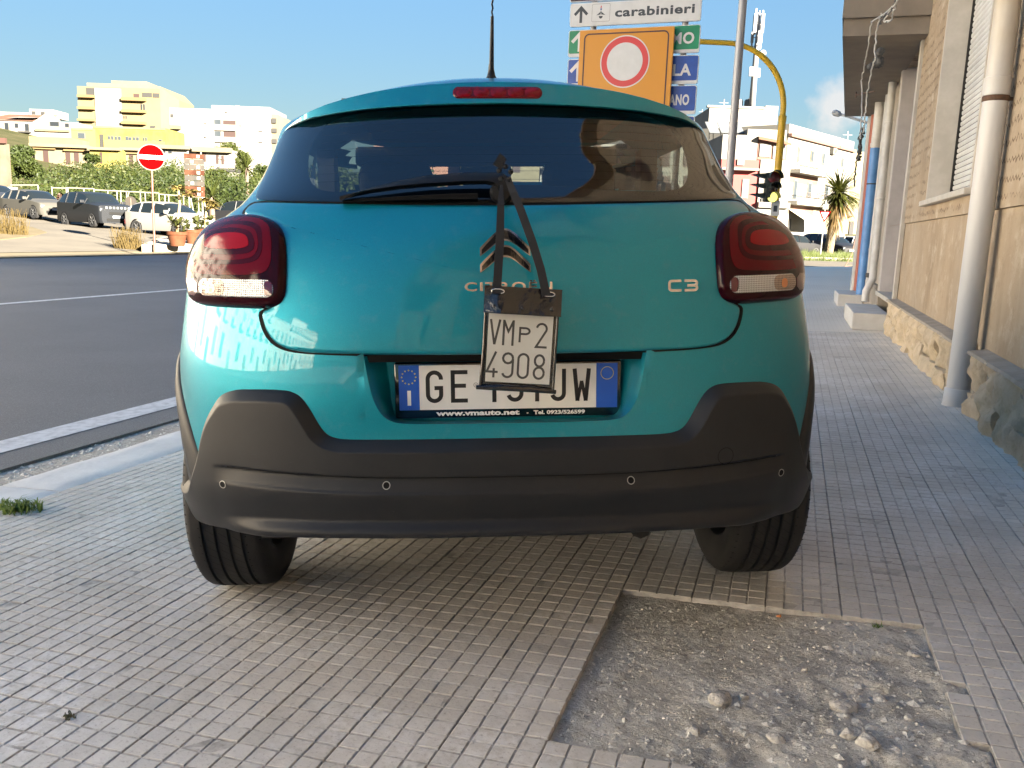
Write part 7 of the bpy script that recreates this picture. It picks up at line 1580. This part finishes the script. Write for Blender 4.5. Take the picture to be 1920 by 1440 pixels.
# grey end wall + brown glazed storey + red front (front planes facing us)
def box_px(r, c, D, x0, yt, x1, yb, y_, dp, mt, nm):
    a = at(x0, (yt+yb)/2, D); b = at(x1, (yt+yb)/2, D); t = at((x0+x1)/2, yt, D); u = at((x0+x1)/2, yb, D); g = MB(); g.box(a.x-c.x, y_, u.z-c.z, b.x-c.x, y_+dp, t.z-c.z); return g.build(nm, mt, r)
D = 83.; c = at(1400, 445, D); c.z = 0; r = empty('town_house', (c.x, D, 0), 0, 'white and grey town house with a brown glazed upper floor behind the signal pole', 'house')
for a in ((1405, 238, 1479, 440, 2., 8, RGY, 'end_wall'), (1420, 300, 1476, 440, -.2, 2.1, RW, 'wall'), (1421, 262, 1476, 300, 0, 1.9, mat('brown_timber', (.075, .03, .02), .8), 'glazed_storey'), (1424, 270, 1445, 294, -.1, .09, FRAMEM, 'window'), (1449, 273, 1472, 298, -.1, .09, FRAMEM, 'window'), (1354, 253, 1420, 300, 0, 8, RGY, 'upper_wall'), (1350, 300, 1420, 316, -.6, 8, RRED, 'red_parapet'), (1350, 316, 1419, 320, -.9, 1.2, RW, 'slab'), (1350, 320, 1421, 440, 0, 8, RRED, 'red_wall'), (1391, 336, 1403, 372, -.1, .09, FRAMEM, 'door'), (1379, 297, 1392, 311, -.75, .14, FRAMEM, 'window'), (1419.5, 380, 1478, 390, -.6, .5, RW, 'shop_sign'), (1425, 372, 1440, 384, -.3, .2, GREYD, 'vent')): box_px(r, c, D, *a)
g = MB(); a = at(1420, 258, D); b = at(1481, 270, D); g.add([(a.x-c.x, -.6, a.z), (b.x-c.x, -.6, b.z), (b.x-c.x, 2.2, b.z+.5), (a.x-c.x, 2.2, a.z+.5), (a.x-c.x, -.6, a.z-.2), (b.x-c.x, -.6, b.z-.2)], [(0, 1, 2, 3), (4, 5, 1, 0)]); g.build('eaves', ORANGE, r)
D = 97.; c = at(1380, 445, D); c.z = 0; r = empty('town_house', (c.x, D, 0), 0, 'grey rooftop building carrying white water tanks behind the plain grey pole', 'house')
for a in ((1326, 203, 1433, 330, 0, 9, RGY, 'wall'), (1433.3, 197, 1457, 330, .6, 8, RW, 'lit_face'), (1326, 199, 1434, 203, -.15, .6, RGY, 'parapet')): box_px(r, c, D, *a)  # grey and bright walls stand for the corner's shaded and lit faces
for x0, x1 in ((1384, 1402), (1404, 1423)):
    a = at(x0, 198, D); b = at(x1, 182, D); t_ = empty('water_tank', ((a.x+b.x)/2, D+2, a.z), 0, 'white rooftop water tank, the %s of two' % ('one under the mast' if x0 > 1400 else 'one away from the mast'), 'water tank', 'rooftop water tanks'); w_ = (b.x-a.x)/2; h = b.z-a.z; g = MB(); g.lathe([(0, -.6), (w_, -.6), (w_, h*.85), (w_*.8, h), (0, h)], 20); g.build('tank', RW, t_, smooth=True, angle=40); g = MB(); g.lathe([(w_*.3, h*.99), (w_*.3, h*1.12), (0, h*1.12)], 12); g.build('lid', RGY, t_)
D = 86.; 
for k, (x0, x1) in enumerate(((1331, 1352), (1353, 1374), (1376, 1398))):
    a = at(x0, 249, D); b = at(x1, 226, D); so_r = empty('solar_panel', (a.x, D, a.z), 0, 'tilted rooftop solar panel, %s in the row of three' % ('first', 'second', 'third')[k], 'solar panel', 'rooftop solar panels'); g = MB(); w_ = b.x-a.x; h = b.z-a.z; g.add([(0, 0, 0), (w_, 0, 0), (w_-.3, 1.2, h), (-.3, 1.2, h), (0, .1, -.05), (w_, .1, -.05), (w_-.3, 1.3, h-.05), (-.3, 1.3, h-.05)], [(0, 1, 2, 3), (7, 6, 5, 4), (0, 4, 5, 1), (1, 5, 6, 2), (3, 2, 6, 7), (0, 3, 7, 4)]); g.build('panel', mat('panel_glass', (.06, .065, .07), .3), so_r); g = MB(); g.tube([(.3, 1.2, -1.2), (.1, 1.2, h)], .04, 5); g.tube([(w_-.3, 1.2, -1.2), (w_-.5, 1.2, h)], .04, 5); g.build('frame', GREYD, so_r)
# telecom mast
D = 98.; a = at(1411, 184, D); b = at(1421, 20, D); ms = empty('telecom_mast', (a.x, D, a.z), 0, 'tall rooftop telecom mast with panel aerials', 'telecom mast'); h = b.z-a.z
MAST = mat('mast_grey', (0.1190, 0.1190, 0.1225), .6); g = MB(); g.tube([(0, 0, -1), (0, 0, h*.55), (0, 0, h)], [.36, .28, .10], 10); g.build('tube', MAST, ms, smooth=True)
for (z, n_, w_, hh_) in ((h*.97, 2, .14, 1.0), (h*.85, 4, .26, 2.4), (h*.70, 3, .22, 1.4), (h*.60, 3, .14, .7), (h*.30, 2, .35, 1.2)):
    for k in range(n_):
        a_ = k*6.283/n_+.6; x, y = .55*cos(a_), .55*sin(a_); g = MB(); g.bbox(x-w_*.7, y-.1, z-hh_*.42, x+w_*.7, y+.1, z+hh_*.42, .05); g.tube([(0, 0, z), (x, y, z)], .05, 5); g.build('panel_aerial', MAST, ms)
g = MB(); g.lathe([(0, .0), (.35, -.12)], 14, 'y', (.75, 0, h*.52)); g.build('dish', RW, ms)
for px_, py0, py1, D in ((1358, 204, 186, 97), (1590, 258, 246, 95), (1317, 240, 205, 140)):
    a = at(px_, py0, D); b = at(px_, py1, D); g = MB(); g.tube([(a.x, a.y, a.z-1), (b.x, b.y, b.z)], .05, 5); g.box(b.x-.5, b.y-.02, b.z-.4, b.x+.5, b.y+.02, b.z-.36); tag(g.build('tv_aerial', MAST), 'thin rooftop aerial %s' % ('on the grey wall', 'on the white balconied house', 'beside the blue direction signs')[(1358, 1590, 1317).index(px_)], 'aerial')
# lower houses continuing at the end
D = 105.; c = at(1590, 445, D); c.z = 0; r = empty('town_house', (c.x, D, 0), 0, 'pale low house at the far end of the street behind the palm', 'house')
for a in ((1588, 285, 1650, 440, 0, 9, mat('pale_yellow_end', (0.1330, 0.1155, 0.0700), .9), 'wall'), (1592, 415, 1600, 440, -.1, .09, GREYD, 'door'), (1583, 390, 1602, 405, -.8, .7, FRAMEM, 'shop_sign')): box_px(r, c, D, *a)
# buildings straight ahead beyond the junction (seen through the car windows)
for k, (x0, x1, yt, D, mt, lab) in enumerate(((700, 860, 250, 120, mat('salmon_facade', (0.1190, 0.0525, 0.0350), .9), 'salmon house at the end of the road, behind the teal car'), (862, 1010, 265, 118, CREAMS, 'cream house at the end of the road, behind the teal car'), (1012, 1180, 240, 122, RGY, 'grey house at the end of the road, behind the teal car'), (1182, 1330, 255, 116, RW, 'white house at the end of the road, behind the teal car'))):
    fac(D, 'town_house', lab, mt, x0, x1, yt, 450, 9, [((x0+20+40*j, yt+30+45*i, x0+34+40*j, yt+58+45*i), BROWN) for j in range(3) for i in range(3)])
for k, (px, D) in enumerate(((640, 70), (720, 75), (800, 66), (900, 80), (560, 62))): tree(px, D, 300, 440, 90, (G1, G2_, G3)[k % 3], 'street tree beyond the junction hidden by the teal car, %s' % ('in front of the salmon house', 'by the salmon house corner', 'nearest the cream house', 'before the cream house', 'at the hill foot')[k], 1500, .2, 'trees beyond the junction')
# palm
D = 58.; b = at(1552, 482, D); pm = empty('palm_tree', (b.x, D, 0), 0, 'palm tree with a skirt of dry fronds on the grass strip', 'palm tree'); h = at(1560, 352, D).z
PT = mat('palm_trunk', (0.1120, 0.0840, 0.0490), .95, var=(3, (0.0700, 0.0525, 0.0280)), bump=(9, 1., .1)); g = MB(); pts = [(.30*t, 0, h*t) for t in np.linspace(-.05, 1, 14)]; g.tube(pts, [.30-.08*t+.02*(k % 2) for k, t in enumerate(np.linspace(0, 1, 14))], 10); g.build('trunk', PT, pm, smooth=True)
PG = leafmat('palm_frond', (0.0210, 0.0269, 0.0042), (0.0441, 0.0466, 0.0070), .8); PD = leafmat('dry_palm_frond', (0.0840, 0.0525, 0.0196), (0.1330, 0.0910, 0.0385), .8)
g = MB(); fronds(g, (.32, 0, h-.3), 190, 2.35, .075, -.35, 1.0, .70, rngT); fronds(g, (.32, 0, h-.5), 110, 2.2, .07, -.6, .25, .6, rngT); tag(g.build('fronds', PG, pm), kind='stuff')
g = MB(); fronds(g, (.30, 0, h-.55), 230, 2.1, .055, -1.25, -.55, .35, rngT); fronds(g, (.28, 0, h-1.4), 120, 1.9, .05, -1.4, -1.0, .1, rngT); tag(g.build('dry_skirt', PD, pm), kind='stuff')
# give way sign
D = 50.; b = at(1537, 487, D); t = at(1546, 405, D); gw = empty('road_sign', (b.x, D, 0), radians(-10), 'red and white give way triangle on a pole beside the palm', 'road sign'); g = MB(); dx = t.x-b.x; g.tube([(0, 0, -.1), (dx*.9, 0, t.z+.9)], .035, 8); g.build('pole', GP, gw)
z0, s_ = t.z+.25, .34
for nm, k, y_, mt in (('triangle', 1.0, -.05, NERED), ('white_field', .66, -.054, mat('sign_field', (.20, .20, .21), .5))): g = MB(); g.add([(dx-s_*k, y_, z0+.02-.18*(1-k)), (dx+s_*k, y_, z0+.02-.18*(1-k)), (dx, y_, z0-.62*k-.18*(1-k)*1.1)], [(0, 2, 1)]); g.build(nm, mt, gw)
g = MB(); g.box(dx-.15, -.05, z0+.12, dx+.17, -.03, z0+.42); g.build('plate', NEW, gw)
# grass strip with kerb
GRASS = leafmat('grass_blade', (0.0248, 0.0367, 0.0045), (0.0450, 0.0577, 0.0075), 1.)
a = at(1440, 490, 50); g = MB(); ga = Vector((14.0, 47.5, .0)); gb = Vector((34, 62, 0)); 
st_ = [Vector((12.5, 47.0, 0)), Vector((34, 52.5, 0)), Vector((36, 63, 0)), Vector((15, 60, 0))]
g = MB(); g.add([p+Vector((0, 0, .14)) for p in st_]+[p+Vector((0, 0, -.1)) for p in st_], [(0, 1, 2, 3), (0, 4, 5, 1), (3, 7, 4, 0)]); tag(g.build('grass_strip', mat('strip_earth', (.09, .085, .04), .95)), kind='structure')
g = MB()
for k in range(9000):
    u, v_ = random.random(), random.random()**1.4; p = st_[0].lerp(st_[1], u).lerp(st_[3].lerp(st_[2], u), v_); hh = random.uniform(.08, .34)*(1.6 if random.random() < .1 else 1); b = random.uniform(0, 6.28); w_ = .02
    g.add([(p.x-w_, p.y, .13), (p.x+w_, p.y, .13), (p.x+cos(b)*hh*.5, p.y+sin(b)*hh*.5, .13+hh)], [(0, 1, 2)])
for k in range(2500):
    u = random.random(); p = st_[0].lerp(st_[1], u)-Vector((0, random.uniform(.05, .5), 0)); hh = random.uniform(.05, .3); b = random.uniform(0, 6.28); g.add([(p.x-.02, p.y, -.03), (p.x+.02, p.y, -.03), (p.x+cos(b)*hh*.5, p.y+sin(b)*hh*.5, hh)], [(0, 1, 2)])
tag(g.build('grass', GRASS), kind='stuff')
g = MB(); g.add([st_[0]+Vector((.02, -.12, .16)), st_[1]+Vector((.02, -.12, .16)), st_[1]+Vector((0, .05, .16)), st_[0]+Vector((0, .05, .16)), st_[0]+Vector((.02, -.12, -.1)), st_[1]+Vector((.02, -.12, -.1))], [(0, 1, 2, 3), (0, 4, 5, 1)]); tag(g.build('strip_kerb', KW), kind='structure')
# cars by the palm
GR2 = 'cars parked beyond the grass strip'
def put2(px, D, ang, paint, st, label, scale=1.): p = at(px, 470, D); return make_car('parked_car', (p.x, p.y, .03 if False else -.03), radians(ang), paint, st, label, GR2, scale)
put2(1487, 62, 118, cpaint('black_paint', (.012, .012, .013)), HATCHB, 'black car half hidden by the teal car lamp')
put2(1527, 66, 200, cpaint('dark_blue_paint', (.012, .018, .035)), SUVB, 'dark blue suv seen from behind, left of the palm trunk')
put2(1562, 64, 20, cpaint('black_gloss_paint', (.010, .010, .011)), HATCHB, 'black car nosing out right behind the palm trunk')
put2(1586, 68, 215, cpaint('white_paint', (.22, .225, .23)), HATCHB, 'white hatchback seen from behind, right of the palm', 1.05)
put2(1496, 76, 95, cpaint('light_blue_paint', (.06, .09, .12)), HATCHB, 'light blue car roof showing behind the black car')
put2(1600, 84, 40, cpaint('pale_grey_paint', (.14, .14, .14)), HATCHB, 'pale car farthest back near the pipes')
# wire post at the kerb
g = MB(); a = at(1583, 506, 37); g.tube([(a.x, a.y, -.03), (a.x+.25, a.y, .5), (a.x+.5, a.y, 2.6)], .02, 5); g.tube([(a.x, a.y, 0), (a.x+.3, a.y, .06)], .02, 5); tag(g.build('bent_stake', GREYD if False else M['rust']), 'thin bent metal stake at the end of the pavement', 'stake')
# ================================================================== sunlit houses across the road behind the viewer (out of view, placed and kept pale to bounce light; they show in the paint and the lamps)
def plain_house(s0, s1, L, h, c, label, rows=3, seed=0):
    r = empty('town_house', matrix=STREET, label=label, cat='house'); rr = random.Random(seed); mt = mat('render_'+str(seed), c, .9, var=(.4, tuple(x*.85 for x in c)))
    g = MB(); g.box(-L-9, s0, -.3, -L, s1, h); g.box(-L-9, s0+.01, h+.001, -L+.25, s1-.01, h+.22); g.build('wall', mt, r)
    n = max(2, int((s1-s0)/2.6))
    for k in range(n):
        y = s0+(s1-s0)*(k+.5)/n
        for f_ in range(rows):
            z = .9+f_*3.05
            if z+1.6 > h: continue
            if f_ == 0 and k % 2: z = -.1
            g = MB(); g.box(-L+.003, y-.55, z, -L+.04, y+.55, z+1.9); w_ = g.build('window', M['wood'] if rr.random() < .6 else M['dark'], r)
            if f_: g = MB(); g.box(-L+.003, y-.8, z-.16, -L+.7, y+.8, z-.02); g.box(-L+.66, y-.8, z-.02, -L+.70, y+.8, z+.85); g.build('balcony_slab', mt, r)
    return r
y = 13.5
for k, (w_, h, c, lab) in enumerate(((9, 7.5, (.66, .60, .50), 'cream two storey house across the road'), (11, 10.5, (.70, .67, .62), 'white three storey house across the road'), (10, 8.2, (.62, .53, .42), 'ochre house with balconies across the road'), (12, 11.5, (.68, .64, .57), 'tall pale house across the road'), (12, 8.5, (.60, .48, .40), 'pinkish house across the road'), (14, 11, (.68, .64, .57), 'long pale house farthest back across the road'), (16, 9, (.66, .60, .50), 'last cream house far behind across the road'))):
    plain_house(y-w_, y-.05, 22.6, h, c, lab, 3 if h < 9 else 4, 40+k); y -= w_
